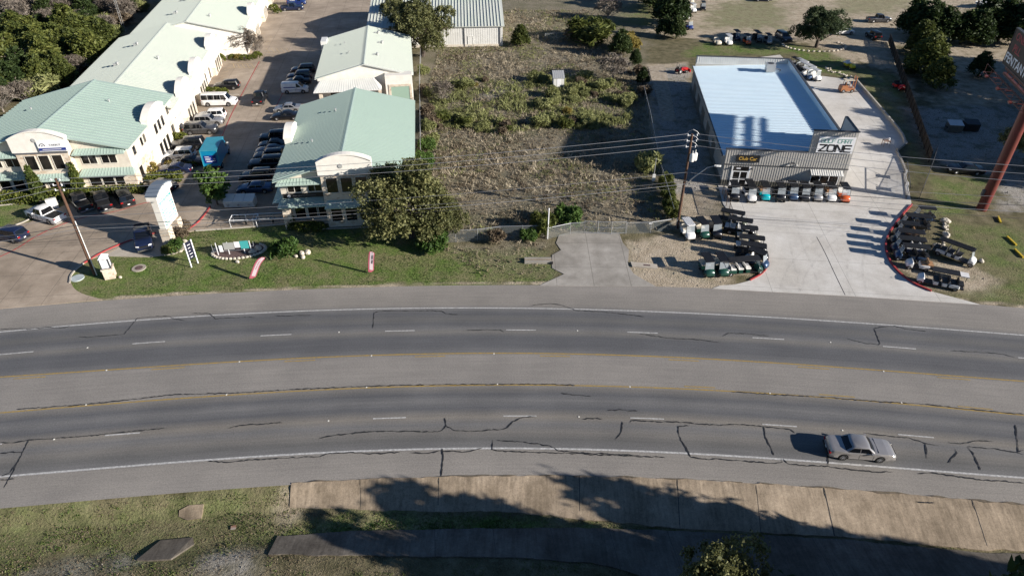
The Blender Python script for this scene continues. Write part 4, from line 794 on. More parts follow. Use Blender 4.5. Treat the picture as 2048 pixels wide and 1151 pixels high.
awning(A, FR(3.8, -.02, 6.4), 7.4, .9, .5, GRM, GRR); awning(A, FR(17.9, -.02, 6.4), 6.8, .9, .5, GRM, GRR, .3)
awning(A, FR(3.8, -.02, 3.45), 7.5, 1.1, .6, GRM, GRR); awning(A, FR(18.1, -.02, 3.45), 7.4, 1.1, .6, GRM, GRR, .4); awning(A, FR(11.0, -1.02, 3.4), 5.2, 1.0, .6, GRM, GRR, .3)
arch_wall(A, RT(AW + .65, 11.2, 0), 7.2, 6.9, 1.1, .95, MAT['stucco_pale'], base=0.0)
for y in (5.2, 6.4): window(A, RT(AW, y, 4.3), .8, 1.2, 1)
for y in (2.2, 17.2): window(A, RT(AW, y, 4.3), 1.0, 1.2, 1); window(A, RT(AW + .07, y, .9), 1.2, 1.6, 1)
for y in (9.6, 11.2, 12.8): window(A, RT(AW + .65, y, .5), 1.1, 2.2, 1); window(A, RT(AW + .65, y, 4.2), 1.0, 1.5, 1)
for x, y, z in ((4.5, 12, 7.6), (15.2, 13, 8.05)): MB().lathe([(.10, -.1), (.10, .35), (.16, .36), (.16, .42)], 8, c=(x, y, z)).build('roof_vent', MAT['vent'], A)
# ---- long single-storey row behind it, in two lengths
def row_building(name, label, loc, rz, w, d, eave, ridge, xr, arches, vents, doors):
    b = thing(name, label, 'building', (loc[0], loc[1], 0.03), rz)
    gable_shell(b, w, d, eave, ridge, .45, MAT['stucco_pale'], MAT['roof_pale'], MAT['roof_pale_rib'], xr, .6)
    for y in arches:
        arch_wall(b, RT(w + .75, y, 0), 6.6, eave + .75, 1.25, .85, MAT['stucco_pale']); MB().box(w, w + .81, y - 3.36, y + 3.36, 0, 1.6).build('stone_base', MAT['stone'], b)
        for q in (-1.7, 0, 1.7): window(b, RT(w + .82, y + q, .25), 1.05, 2.3, 1, name='glass_door')
    for y in doors: window(b, RT(w, y, .2), 1.3, 2.2, 1)
    aw_ = MB()
    for y0, y1 in zip([0] + [y + 3.4 for y in arches], [y - 3.4 for y in arches] + [d]):
        if y1 - y0 > 1.2: aw_.box(w, w + .9, y0 + .1, y1 - .1, 3.3, 3.45)
    if aw_.v: aw_.build('canopy', MAT['stucco_pale'], b)
    for x, y, h in vents: roof_vent(b, (x, y, eave + (ridge - eave) * (x / xr if x < xr else (w - x) / (w - xr)) + .1), h)
    return b
row_building('shop_row', 'long pale-roofed stucco shop row with four arched parapets, directly behind the two-storey office', (-72.0, 100.9), R(10), 18.4, 41.5, 5.0, 7.4, 9.4, (7.5, 18.2, 33.5), ((6.4, 17.5, True), (6.8, 29, True), (12.5, 20, False)), (12.8, 24.5, 28.5))
row_building('rear_shop_row', 'wide pale-roofed shop row at the far end of the lane, beyond a roof step', (-77.2, 141.2), R(10.5), 21.6, 60, 5.3, 7.9, 11.6, (15.5, 32.0, 48.0), ((7.6, 10, True), (8.0, 22, True), (15, 6, False)), (6, 23.0, 40))
# ---- two-storey office by the big oak (centre)
B = thing('front_office', 'two-storey limestone office with bold-ribbed green gable roof, half hidden by the big oak', 'building', (-28.85, 76.1, 0.03), R(6.5))
BW, BD = 16.1, 24.6
gable_shell(B, BW, BD, 6.55, 8.7, 0.65, MAT['stucco'], GRM, GRR, 7.9, .42)
MB().box(5.3, 11.4, -1.1, .4, 0, 7.6).build('entrance_bay', MAT['stone'], B); MB().box(-.12, .9, -1.0, 1.2, 0, 3.3).box(-.07, BW + .07, -.07, .5, 0, .8).build('stone_base', MAT['stone'], B)
arch_wall(B, FR(8.35, -1.14, 0), 6.6, 9.0, .9, .7, MAT['stucco_pale'], base=7.35)
MB().box(5.25, 11.45, -1.18, -1.1, 7.2, 7.35).build('string_course', MAT['grey_ink'], B)
MB(FR(7.9, -1.15, 8.5)).lathe([(.30, 0), (.30, .05), (.2, .06)], 14).build('round_emblem', MAT['vent'], B)
for x in (6.55, 8.35, 10.15): window(B, FR(x, -1.1, 4.95), 1.35, 1.95, 1); window(B, FR(x, -1.1, .9), 1.3, 1.9, 1)
for x in (1.7, 4.2): window(B, FR(x, 0, 4.75), 1.6, 1.2, 2)
for x in (12.5, 14.6): window(B, FR(x, 0, 4.75), 1.4, 1.2, 2); window(B, FR(x, 0, .8), 1.6, 1.6, 2)
for x in (1.9, 3.5, 5.0 - .35): window(B, FR(x, 0, 1.0), 1.25, 2.0, 1)
awning(B, FR(2.7, -.02, 6.65), 6.0, .9, .5, GRM, GRR, .5); awning(B, FR(2.6, -.02, 3.95), 6.2, 1.4, .6, GRM, GRR, .5); awning(B, FR(13.6, -.02, 6.65), 4.6, .9, .5, GRM, GRR, .3); awning(B, FR(13.6, -.02, 3.95), 4.8, 1.3, .6, GRM, GRR, .3); awning(B, FR(8.35, -1.12, 3.9), 6.0, 1.0, .6, GRM, GRR, .3)
bs = MB(FR(2.7, -.04, 4.0)).box(-2.5, 2.4, 0, .55, 0, .12).build('dark_signboard', MAT['black_sign'], B); MB(FR(.9, -.165, 4.27)).lathe([(.20, 0), (.20, .02)], 12).build('sign_emblem', MAT['pale_ink'], bs); MB(FR(2.9, -.165, 4.24)).box(-1.5, 1.3, 0, .08, 0, .01).build('sign_text', MAT['grey_ink'], bs)
awning(B, LT(-.02, 3.2, 3.95), 6.6, 1.3, .6, GRM, GRR, .4)
arch_wall(B, LT(-.75, 13.2, 0), 5.4, 7.3, .9, .9, MAT['stucco_pale'])
for y in (12, 14.4): window(B, LT(-.75, y, .6), 1.4, 2, 2)
for y in (4, 8, 18, 22): window(B, LT(0, y, 3.9), 1.4, 1.1, 2); window(B, LT(0, y, .8), 1.4, 1.5, 2)
for y in (6, 14, 20): window(B, RT(BW, y, 3.9), 1.4, 1.1, 2)
for x, y in ((5.6, 17.5), (3.3, 8.3)): MB().lathe([(.08, -.1), (.08, .45), (.15, .46), (.15, .52)], 8, c=(x, y, 6.55 + 2.15 * x / 7.9 + .1)).build('roof_vent', MAT['vent'], B)
# ---- pale metal workshop behind it
Cb = thing('workshop_building', 'single-storey workshop with pale green-white gable roof and green roller door, behind the ribbed green roof', 'building', (-34.0, 117.9, 0.03), R(8))
CW, CD = 16.3, 24.0
gable_shell(Cb, CW, CD, 4.9, 7.0, .4, MAT['stucco_pale'], MAT['roof_pale'], MAT['roof_pale_rib'], 8.3, .6)
awning(Cb, FR(5.2, -.42, 4.75), 11.6, 2.6, 1.25, MAT['metal_white'], MAT['roof_pale_rib'], 1.2, 'porch_roof')
MB().box(-.1, 11.4, -2.4, -2.15, 0, .9).box(.2, .75, -2.5, -1.95, .0, 3.3).box(10.4, 10.9, -2.5, -1.95, 0, 3.3).box(5.2, 5.7, -2.5, -1.95, 0, 3.3).build('porch_wall', MAT['stone'], Cb)
for x in (2.5, 4.2, 7.2, 8.9): window(Cb, FR(x, 0, .9), 1.2, 1.7, 1)
gb = MB(); gb.box(11.7, CW + .1, -1.6, .3, 0, 5.4); gb.build('garage_bay', MAT['stucco_pale'], Cb); MB(FR(14.2, -1.60, .0)).box(-1.6, 1.6, 0, 3.4, 0, .05).build('roller_door', MAT['door_green'], Cb)
MB(FR(14.2, -1.58, 0)).box(-2.0, -1.6, 0, 3.8, 0, .12).box(1.6, 2.0, 0, 3.8, 0, .12).box(-1.6, 1.6, 3.4, 3.8, 0, .12).build('door_surround', MAT['stone'], Cb)
for x, y in ((10.5, 6.0), (11.2, 14), (10.4, 20)): roof_vent(Cb, (x, y, 4.9 + 2.1 * (16.3 - x) / 8.0 + .08), True)
for x, y in ((5.2, 9), (4.0, 16)): MB().lathe([(.08, -.1), (.08, .4), (.14, .41)], 8, c=(x, y, 5.0 + 2.1 * x / 8.3)).build('roof_vent', MAT['vent'], Cb)
ac = thing('roof_chiller', 'white air unit perched on the left eave of the pale workshop roof', 'air unit', tuple(Cb.matrix_basis @ Vector((-.4, 21.5, 0))), R(8)); MB().box(-.6, .5, -1.6, 1.6, 3.2, 5.6).build('casing', MAT['metal_white'], ac); MB().box(.5, .53, -1.4, 1.4, 3.6, 5.2).build('louvre', MAT['vent'], ac); MB().box(-.5, -.3, -1.4, -1.2, -.02, 3.2).box(-.5, -.3, 1.2, 1.4, -.02, 3.2).build('leg', MAT['vent'], ac)
# ---- far metal barn behind the second oak
D = thing('metal_barn', 'far white metal barn with pale green roof behind the dark oak', 'building', (-31.0, 152.0, 0.03), R(3.5)); DW, DD = 29.0, 26.0
MB().box(0, DW, 0, DD, 0, 4.4).build('wall', MAT['metal_white'], D)
mb = MB(); seam_roof(mb, (-.4, -.4, 4.35), (DW + .4, -.4, 4.35), (DW + .4, DD / 2, 7.2), (-.4, DD / 2, 7.2), .7); seam_roof(mb, (DW + .4, DD + .4, 4.35), (-.4, DD + .4, 4.35), (-.4, DD / 2, 7.2), (DW + .4, DD / 2, 7.2), .7); mb.add([(DW, 0, 4.3), (DW, DD, 4.3), (DW, DD / 2, 7.1)], [(0, 1, 2)]); mb.add([(0, 0, 4.3), (0, DD, 4.3), (0, DD / 2, 7.1)], [(2, 1, 0)]); mb.build('roof', [MAT['roof_pale'], MAT['roof_pale_rib']], D)
mb = MB(); 
for i in range(int(DW / .5)): mb.box(i * .5 + .2, i * .5 + .24, -.03, 0, .0, 4.3)
mb.build('cladding_rib', MAT['metal_white'], D); MB().box(-.05, DW + .05, -.08, -.03, 0, .5).build('base_course', MAT['stucco'], D)
for x in (20.6, 28.4): MB().box(x - .08, x + .08, -.16, -.05, 0, 4.3).build('downpipe', MAT['grey_ink'], D)
window(D, FR(21.9, -.03, .1), 1.0, 2.1, 1, MAT['metal_white'], 'side_door', glass=MAT['metal_white'])

# ---- golf cart shop (right)
E_ = thing('golf_cart_shop', 'grey ribbed metal golf cart shop with flat pale roof and raised sign tower', 'building', (29.5, 87.2, 0.04), R(-6)); EW, ED = 16.7, 39.0
MAT['clad'] = M_noise('cladding_grey', (0.47, 0.45, 0.41), (0.42, 0.40, 0.365), 1.0, 0.5, coord='Object'); MAT['clad_dark'] = M_noise('cladding_dark', (0.125, 0.12, 0.10), (0.10, 0.095, 0.082), 1.0, 0.5, coord='Object'); MAT['clad_rib'] = M_plain('cladding_rib', (0.44, 0.42, 0.385), 0.5); MAT['trim_dark'] = M_plain('trim_dark', (0.055, 0.056, 0.06), 0.5)
MAT['roof_blue'] = M_noise('roof_galvalume', (0.72, 0.82, 0.86), (0.67, 0.78, 0.83), 0.35, 0.6, 0.25, spec=0.4); MAT['roof_blue_rib'] = M_plain('roof_galvalume_rib', (0.70, 0.82, 0.89), 0.6, 0.25)
FH, TH_, TX = 5.55, 8.7, 10.9
wl_ = MB(); wl_.box(0, EW, 0.0, .25, .95, FH); wl_.box(TX, EW, 0, .25, FH, TH_); wl_.box(EW - .25, EW, .25, ED, .95, 6.3); wl_.box(0, .2, .25, ED, .95, 4.45); wl_.box(.2, EW - .25, ED - .2, ED, .95, 6.35)
wl_.add([(EW - .25, .25, 6.3), (EW, .25, 6.3), (EW, .25, TH_), (EW - .25, .25, TH_), (EW - .25, 5.5, TH_), (EW, 5.5, TH_), (EW - .25, 5.9, 6.3), (EW, 5.9, 6.3)], [(3, 2, 5, 4), (4, 5, 7, 6), (0, 3, 4, 6), (1, 7, 5, 2)])
wl_.build('wall', MAT['clad'], E_)
MB().box(-.01, EW + .01, -.01, .25, 0, .95).box(EW - .25, EW + .01, .25, ED, 0, .95).box(-.01, .2, .25, ED, 0, .95).box(.2, EW - .25, ED - .2, ED + .01, 0, .95).build('wainscot', MAT['clad_dark'], E_)
rb = MB(); rd = MB()
for i in range(int(EW / .33)):
    x = .12 + i * .33; top = TH_ if x > TX else FH
    rb.box(x, x + .085, -.032, 0, .95, top - .05); rd.box(x, x + .07, -.05, -.01, .02, .95)
for i in range(int(ED / .4)):
    y = .2 + i * .4; rb.box(-.04, 0, y, y + .07, .95, 4.4); rb.box(EW, EW + .04, y, y + .07, .95, 6.2)
rb.build('cladding_rib', MAT['clad_rib'], E_); rd.build('wainscot_rib', MAT['clad_dark'], E_)
MB().box(-.05, EW + .05, -.07, -.002, 3.28, 3.42).box(-.06, TX, -.07, .30, FH + .002, FH + .10).box(TX - .06, EW + .08, -.07, .30, TH_ + .002, TH_ + .12).box(EW - .30, EW + .06, 5.9, ED + .05, 6.302, 6.42).box(.1, EW - .3, ED - .28, ED + .06, 6.352, 6.45).build('trim', MAT['trim_dark'], E_)
tr = MB(); tr.slab([(EW + .06, .3, TH_ + .003), (EW + .06, 5.5, TH_ + .003), (EW - .31, 5.5, TH_ + .003), (EW - .31, .3, TH_ + .003)], -.1); tr.slab([(EW + .06, 5.5, TH_ + .003), (EW + .06, 5.88, 6.303), (EW - .31, 5.88, 6.303), (EW - .31, 5.5, TH_ + .003)], -.1); tr.build('tower_coping', MAT['trim_dark'], E_)
rf = MB(); seam_roof(rf, (-.25, ED - .2, 4.55), (-.25, .25, 4.55), (EW - .25, .25, 5.45), (EW - .25, ED - .2, 5.45), .62, .12, (.07, .075)); rf.build('roof', [MAT['roof_blue'], MAT['roof_blue_rib']], E_)
MB().box(-.38, -.25, .3, ED, 4.40, 4.56).build('gutter', MAT['trim_dark'], E_)
bl_ = MB(); bl_.box(.25, EW - .3, ED - .235, ED - .202, 5.0, 6.33)
for i in range(38): bl_.box(.4 + i * .42, .46 + i * .42, ED - .275, ED - .235, 5.2, 6.33)
bl_.build('back_parapet_liner', MAT['metal_white'], E_)
lin = MB(); lin.box(EW - .28, EW - .252, 6.0, ED - .3, 5.45, 6.28); lin.build('parapet_liner', MAT['roof_blue'], E_)
dT = FR(2.45, -.06, .02); dr_ = window(E_, dT, 1.9, 2.3, 2, MAT['white_sign'], 'shop_door', .12, rows=2); MB(FR(2.45, -.06, 2.45)).box(-1.1, 1.1, 0, .65, 0, .05).build('transom', MAT['winglass'], E_); MB(FR(2.1, -.115, 2.72)).box(-.28, .28, 0, .22, 0, .01).build('door_number', MAT['pale_ink'], E_)
MB(FR(2.45, -.06, 0)).box(-1.25, -1.08, 0, 3.15, 0, .07).box(1.08, 1.25, 0, 3.15, 0, .07).build('door_frame', MAT['white_sign'], E_)
window(E_, FR(13.9, -.06, 1.1), 3.6, 1.6, 3, MAT['white_sign'], 'shop_window', .08)
aw = MB(FR(13.9, -.06, 3.15)); seam_roof(aw, (-2.15, -.38, 1.0), (2.15, -.38, 1.0), (2.15, 0, 0), (-2.15, 0, 0), .3, .06, (.08, .05)); aw.build('window_canopy', [MAT['metal_white'], MAT['metal_white']], E_)
cs = MB(FR(3.05, -.08, 3.85)); cs.box(-1.55, 1.55, 0, 1.0, 0, .14); cs = cs.build('dealer_sign', MAT['black_sign'], E_)
MAT['gold_ink'] = M_plain('gold_ink', (0.62, 0.38, 0.07), 0.4); lettering('sign_letters', 'Club Car', MAT['gold_ink'], cs, FR(3.05, -.225, 4.36), .66, 1.0, .012, 1.0, .012)
zs = MB(FR(14.1, -.08, 5.75)); zs.box(-2.35, 2.35, 0, 2.25, 0, .14); zs = zs.build('shop_sign', MAT['white_sign'], E_)
MAT['green_ink'] = M_plain('green_ink', (0.16, 0.33, 0.28), 0.5)
def stroke_word(name, words, T, h, w, gap, lw, m, parent):
    S = dict(Z=[[(0, 1), (1, 1), (0, 0), (1, 0)]], O=[[(.14, 0), (.86, 0), (1, .16), (1, .84), (.86, 1), (.14, 1), (0, .84), (0, .16), (.14, 0)]], N=[[(0, 0), (0, 1), (.12, 1), (.88, 0), (1, 0), (1, 1)]], E=[[(1, 1), (.12, 1), (0, .88), (0, .12), (.12, 0), (1, 0)], [(0, .5), (.92, .5)]],
             G=[[(1, 1), (.14, 1), (0, .84), (0, .16), (.14, 0), (1, 0), (1, .5), (.5, .5)]], L=[[(0, 1), (0, 0), (1, 0)]], F=[[(0, 0), (0, 1), (1, 1)], [(0, .52), (.85, .52)]], C=[[(1, 1), (.14, 1), (0, .84), (0, .16), (.14, 0), (1, 0)]], A=[[(0, 0), (0, .84), (.14, 1), (.86, 1), (1, .84), (1, 0)], [(0, .4), (1, .4)]], R=[[(0, 0), (0, 1), (1, 1), (1, .45), (0, .45)], [(.5, .45), (1, 0)]], T=[[(0, 1), (1, 1)], [(.5, 1), (.5, 0)]])
    n = len(words); tot = n * w + (n - 1) * gap; x = -tot / 2; mb = MB(T); k = 0
    for ch in words:
        if ch != ' ':
            for st in S[ch]:
                for a, b in zip(st[:-1], st[1:]):
                    pa = Vector((x + a[0] * w, a[1] * h, 0)); pb = Vector((x + b[0] * w, b[1] * h, 0)); d = (pb - pa).normalized(); q = Vector((-d.y, d.x, 0)) * lw / 2; e = d * lw * .35
                    zz = .012 + .0006 * (k % 7); k += 1
                    mb.add([tuple(v + Vector((0, 0, zz))) for v in (pa - e - q, pb + e - q, pb + e + q, pa - e + q)], [(0, 1, 2, 3)])
        x += (w if ch != ' ' else w * .45) + gap
    return mb.build(name, m, parent)
stroke_word('sign_letters', 'ZONE', FR(14.1, -.225, 5.97), .90, .86, .20, .21, MAT['black_sign'], zs); stroke_word('sign_small_letters', 'GOLF CART', FR(14.2, -.225, 7.20), .52, .40, .075, .085, MAT['green_ink'], zs)
for x in (8.6, 9.8): MB(FR(x, -.06, 3.62)).box(-.10, .10, 0, .14, 0, .25).build('flood_light', MAT['metal_white'], E_)
MB(FR(9.2, -.06, 3.95)).box(-.2, .2, 0, .12, 0, .35).build('camera_box', MAT['trim_dark'], E_)
for x in (1.1, 3.9): MB(FR(x, -.06, 2.75)).box(-.08, .08, 0, .2, 0, .2).build('wall_lamp', MAT['trim_dark'], E_)
for y in (9.0, 15.5, 22, 28, 34): MB(LT(-.005, y, .1)).box(-1.5, 1.5, 0, 2.7, 0, .05).build('roller_door', MAT['clad_dark'], E_)
MB(RT(EW + .04, 26.0, 2.9)).slab([(-1.2, 0, .0), (-1.2, -.35, 1.1), (1.2, -.35, 1.1), (1.2, 0, .0)], .06).build('side_canopy', MAT['trim_dark'], E_)
hv = thing('rooftop_air_unit', 'small grey air unit on the pale flat roof near its back parapet', 'air unit', tuple(E_.matrix_basis @ Vector((12.6, 35.0, 5.32))), R(-6)); MB().box(-.75, .75, -.75, .75, .05, 1.35).build('casing', MAT['vent'], hv); MB().lathe([(.55, 1.352), (.55, 1.40), (.1, 1.42)], 14).build('fan_grille', MAT['trim_dark'], hv); MB().tube([(.75, 0, .4), (1.6, .2, .3), (1.9, 0, .2), (1.6, -.3, .1)], .06, 6).build('pipe', MAT['trim_dark'], hv)

# ---- billboard on a red column
MAT['red_steel'] = M_noise('red_steel', (0.17, 0.036, 0.03), (0.125, 0.028, 0.025), 1.2, 0.45, coord='Object', c3=(0.14, 0.035, 0.025), scale2=0.6); MAT['red_dark'] = M_plain('red_steel_dark', (0.075, 0.022, 0.02), 0.6); MAT['board_dark'] = M_noise('board_face', (0.02, 0.019, 0.021), (0.045, 0.033, 0.036), 0.8, 0.5, coord='Object'); MAT['board_white'] = M_plain('board_white', (0.72, 0.74, 0.78), 0.5); MAT['board_red'] = M_plain('board_red', (0.30, 0.045, 0.06), 0.5)
bx, by, _ = G(1963, 418); BL = thing('billboard', 'tall billboard on a thick red steel column, its dark panel cut by the photo edge', 'billboard', (bx, by, 0), 0.0)
MB().lathe([(.66, -.2), (.66, 15.6), (.2, 15.65)], 24).build('column', MAT['red_steel'], BL, True)
MB().box(-.95, -.60, -.15, .15, 2.1, 2.9).build('meter_box', MAT['grey_ink'], BL)
u = Vector((-.255, -.967, 0)).normalized(); nf = Vector((u.y, -u.x, 0)); st = Vector((64.4 - bx, 89.9 - by, 0)); BLn, Hb, Z0 = 14.6, 4.3, 16.6
TB = Matrix(((u.x, 0, nf.x, st.x), (u.y, 0, nf.y, st.y), (0, 1, 0, Z0), (0, 0, 0, 1)))
pn = MB(TB).box(0, BLn, 0, Hb, -.3, 0).build('panel', MAT['board_dark'], BL); MB(TB).box(-.08, BLn + .08, Hb + .003, Hb + .12, -.35, .06).box(-.08, BLn + .08, -.1, -.003, -.35, .06).box(-.08, -.002, -.1, Hb + .1, -.35, .06).build('panel_frame', MAT['trim_dark'], pn)
lettering('board_letters', 'FENTANYL', MAT['board_white'], pn, TB @ Matrix.Translation((4.3, .85, .01)), 1.55, 1.15, .012, 1.0, .02)
lettering('board_red_letters', 'PILL', MAT['board_red'], pn, TB @ Matrix.Translation((2.6, 2.25, .01)), 1.25, 1.2, .012, 1.0, .02); lettering('board_upper_letters', 'ONE', MAT['board_red'], pn, TB @ Matrix.Translation((2.4, 3.6, .01)), 1.2, 1.2, .012, 1.0, .02)
stf = MB(TB)
for z in (-.55, -1.25): stf.beam((0.3, z, -.55), (BLn - .3, z, -.55), .25, .35)
for x in np.arange(.8, BLn, 2.2): stf.beam((x, -1.4, -.75), (x, Hb - .2, -.75), .16, .16)
stf.build('support_frame', MAT['red_dark'], BL)
cw = MB(TB); cw.box(-.6, BLn, -1.55, -1.48, .25, .33); cw.box(-.6, BLn, -1.55, -1.48, 1.45, 1.53)
for x in np.arange(-.5, BLn, 1.1): cw.box(x, x + .06, -1.54, -1.49, .0, 1.5)
for x in np.arange(-.6, BLn, 2.2): cw.box(x, x + .05, -1.5, -.45, 1.46, 1.51)
cw.box(-.6, BLn, -.5, -.45, 1.46, 1.51); cw.beam((-.6, -1.5, 1.5), (1.5, -1.5, 2.6), .1, .1); cw.build('catwalk', MAT['red_dark'], BL)
for x in (2.2, 7.0, 11.8): MB(TB).tube([(x, -1.45, .3), (x, -1.35, 2.0)], .04, 6).box(x - .3, x + .3, -1.42, -1.2, 1.9, 2.2).build('lamp_arm', MAT['red_steel'], BL)
# ---- monument sign
MAT['teal_sign'] = M_plain('teal_sign', (0.06, 0.36, 0.36), 0.4); MAT['slate'] = M_plain('slate_cap', (0.13, 0.16, 0.20), 0.6)
a = Vector(G(339, 494)); b = Vector(G(360, 467)); dv = (b - a).normalized(); Lm = (b - a).length
MO = thing('monument_sign', 'tall white arched directory sign with teal tenant strips on limestone piers', 'sign', tuple(a), math.atan2(dv.y, dv.x))
MB().box(-.1, 1.0, -.55, .55, 0, 2.5).build('pier', MAT['stone'], MO); MB().box(Lm - .7, Lm + .4, -.55, .55, 0, 2.3).build('pier', MAT['stone'], MO); MB().box(1.0, Lm - .7, -.3, .3, .4, .9).build('plinth', MAT['stone'], MO)
LM = Lm + .3; MB().box(0, LM, -.38, .38, 2.5, 7.0).build('cabinet', MAT['stucco_pale'], MO)
arch_wall(MO, facing((LM / 2, -.62, 0), (1, 0, 0)), LM + .7, 7.0, .55, 1.24, MAT['stucco_pale'], 'arch_head', MAT['slate'], base=6.45)
for i in range(9):
    z = 6.15 - i * .40; hh = .26 if i < 3 else .2; MB(facing((LM / 2, -.38, z), (1, 0, 0))).box(-LM * .42, LM * .42, -hh / 2, hh / 2, 0, .03).build('tenant_strip', MAT['teal_sign'] if i % 2 or i > 3 else MAT['white_sign'], MO)
for i in range(9):
    z = 6.15 - i * .40; q = MB(facing((LM / 2, -.412, z), (1, 0, 0))); rr = random.Random(i); x = -LM * .36
    while x < LM * .3: w_ = rr.uniform(.12, .3); q.box(x, x + w_, -.05, .05, 0, .006); x += w_ + .08
    q.build('tenant_text', MAT['white_sign'] if i % 2 or i > 3 else MAT['teal_sign'], MO)
# ================================================================== VEHICLES in place
PK = 'cars parked along the shop row'; PO = 'cars parked beside the centre office'; PF = 'cars parked before the two-storey office'
rd = vehicle('saloon', 'gold', 'silver-beige saloon driving alone on the grey highway', (1715, 905), -5.5, 'car', None, 'sedan', .015)
vehicle('suv', 'black', 'black SUV parked nose to the shop row beside clipped shrubs, behind the white passenger van', (455, 178), 186, 'suv', PK)
vehicle('van', 'white', 'white passenger van with a row of dark side windows', (441, 210), 3, 'van', PK, 'passenger_van')
vehicle('suv', 'white', 'white SUV next to the passenger van, nose to the shop row', (425, 238), 189, 'suv', PK)
vehicle('suv', 'silver', 'small silver SUV squeezed between the white SUV and the long grey one', (420, 249), 6, 'suv', PK)
vehicle('bigsuv', 'grey', 'long grey three-row SUV in front of the teal truck', (404, 266), 5, 'suv', PK)
vehicle('bigsuv', 'black', 'black SUV in shade hidden partly by the teal box truck', (378, 297), 188, 'suv', PK)
vehicle('suv', 'white', 'white SUV in shade left of the teal box truck', (361, 317), 187, 'suv', PK)
vehicle('sedan', 'brown', 'dark brown sedan between the shaded white SUV and a dark blue sedan', (376, 330), 187, 'car', PK)
vehicle('sedan', 'darkblue', 'dark blue sedan at the near end of the row by the shrubs', (352, 345), 186, 'car', PK)
vehicle('sedan', 'black', 'black sedan tucked by the office corner behind the monument sign', (322, 378), 168, 'car', PK)
t = vehicle('pickup', 'charcoal', 'dark pickup driving away up the parking lane', (521, 203), 97, 'pickup', None, 'pickup_truck'); bed_cover(t, 'pickup')
vehicle('suv', 'maroon', 'dark maroon SUV in shade beside the pale workshop', (607, 146), 190, 'suv', PO)
vehicle('suv', 'darkblue', 'dark blue SUV beside the pale workshop, nearer than the maroon one', (600, 159), 190, 'suv', PO)
vehicle('sedan', 'black', 'black sedan between the white cargo van and a dark blue SUV', (597, 168), 190, 'car', PO)
cv = vehicle('cargo', 'white', 'white cargo van with blue side lettering by the workshop porch', (592, 185), 6, 'van', PO, 'cargo_van'); MB().box(-1.9, .3, -.934, -.926, 1.15, 1.32).box(-2.0, 1.6, -.934, -.926, .72, .78).build('side_stripe', MAT['blue_sign'], cv)
vehicle('sedan', 'silver', 'silver sedan half under the ribbed green roof edge', (577, 223), 187, 'car', PO)
vehicle('sedan', 'black', 'black sedan with bright wheels next to the silver sedan', (573, 238), 187, 'car', PO)
vehicle('jeep', 'black', 'boxy black off-roader farthest in the shaded row by the centre office', (549, 283), 187, 'suv', PO)
vehicle('sedan', 'charcoal', 'charcoal sedan second in the shaded row by the centre office', (549, 296), 187, 'car', PO)
vehicle('sedan', 'darkblue', 'dark blue sedan third in the shaded row by the centre office', (544, 308), 187, 'car', PO)
vehicle('suv', 'charcoal', 'charcoal SUV fourth in the shaded row by the centre office', (540, 320), 187, 'suv', PO)
vehicle('bigsuv', 'black', 'large black SUV fifth in the shaded row by the centre office', (535, 335), 187, 'suv', PO)
vehicle('suv', 'black', 'black SUV near the office corner, behind the blue-grey sedan', (515, 360), 187, 'suv', PO)
vehicle('sedan', 'gunblue', 'blue-grey sedan nearest the white dumpster', (512, 383), 187, 'car', PO)
t = vehicle('pickup', 'black', 'black pickup leftmost of three parked before the office hedge', (163, 411), 134, 'pickup', PF, 'pickup_truck'); bed_cover(t, 'pickup')
t = vehicle('pickup', 'black', 'black pickup with white plate in the middle of three before the office hedge', (207, 409), 126, 'pickup', PF, 'pickup_truck'); bed_cover(t, 'pickup')
vehicle('minivan', 'black', 'glossy black van rightmost of three before the office hedge', (251, 402), 128, 'van', PF)
t = vehicle('pickup', 'white', 'white pickup with a dark bed cover beside the office lawn', (95, 438), 156, 'pickup', PF, 'pickup_truck'); bed_cover(t, 'pickup')
vehicle('suv', 'darkblue', 'dark blue SUV cut by the photo edge on the driveway', (22, 477), 166, 'suv', PF)
t = vehicle('pickup', 'darkblue', 'dark blue pickup parked on the gravel apron under the monument sign', (290, 483), -64, 'pickup', None, 'pickup_truck'); bed_cover(t, 'pickup')
FARG = 'vehicles in the rear yard'
t = vehicle('pickup', 'darkblue', 'blue pickup beside the delivery van at the far end of the parking lane', (585, 21), 10, 'pickup', None, 'pickup_truck'); bed_cover(t, 'pickup')
dv_ = vehicle('cargo', 'blue', 'bright blue delivery van lettered voda at the far end of the lane', (594, 10), 8, 'van', None, 'delivery_van'); lettering('van_letters', 'voda', MAT['white_sign'], dv_, FR(-.9, -.935, 1.35), .62, 1.1, .008)
t = vehicle('pickup', 'grey', 'grey pickup crossing the dirt yard at the top', (1756, 44), 4, 'pickup', FARG, 'pickup_truck', 0.0); bed_cover(t, 'pickup')
vehicle('jeep', 'black', 'black off-roader seen from behind on the dirt yard track', (1745, 77), 95, 'suv', FARG, z=0.0)
vehicle('sedan', 'white', 'white car half hidden behind the round oak', (1686, 68), 8, 'car', FARG, z=0.0)
vehicle('sedan', 'darkblue', 'blue car at the very top edge of the dirt yard', (1524, 2), 182, 'car', FARG, z=0.0)
vehicle('minivan', 'grey', 'grey minivan at the end of the row of carts under the oak', (1566, 80), -80, 'van', FARG, z=0.0)
vehicle('sedan', 'black', 'black sedan parked in shade on the gravel lot by the red column', (1928, 345), 172, 'car', None, z=0.0)
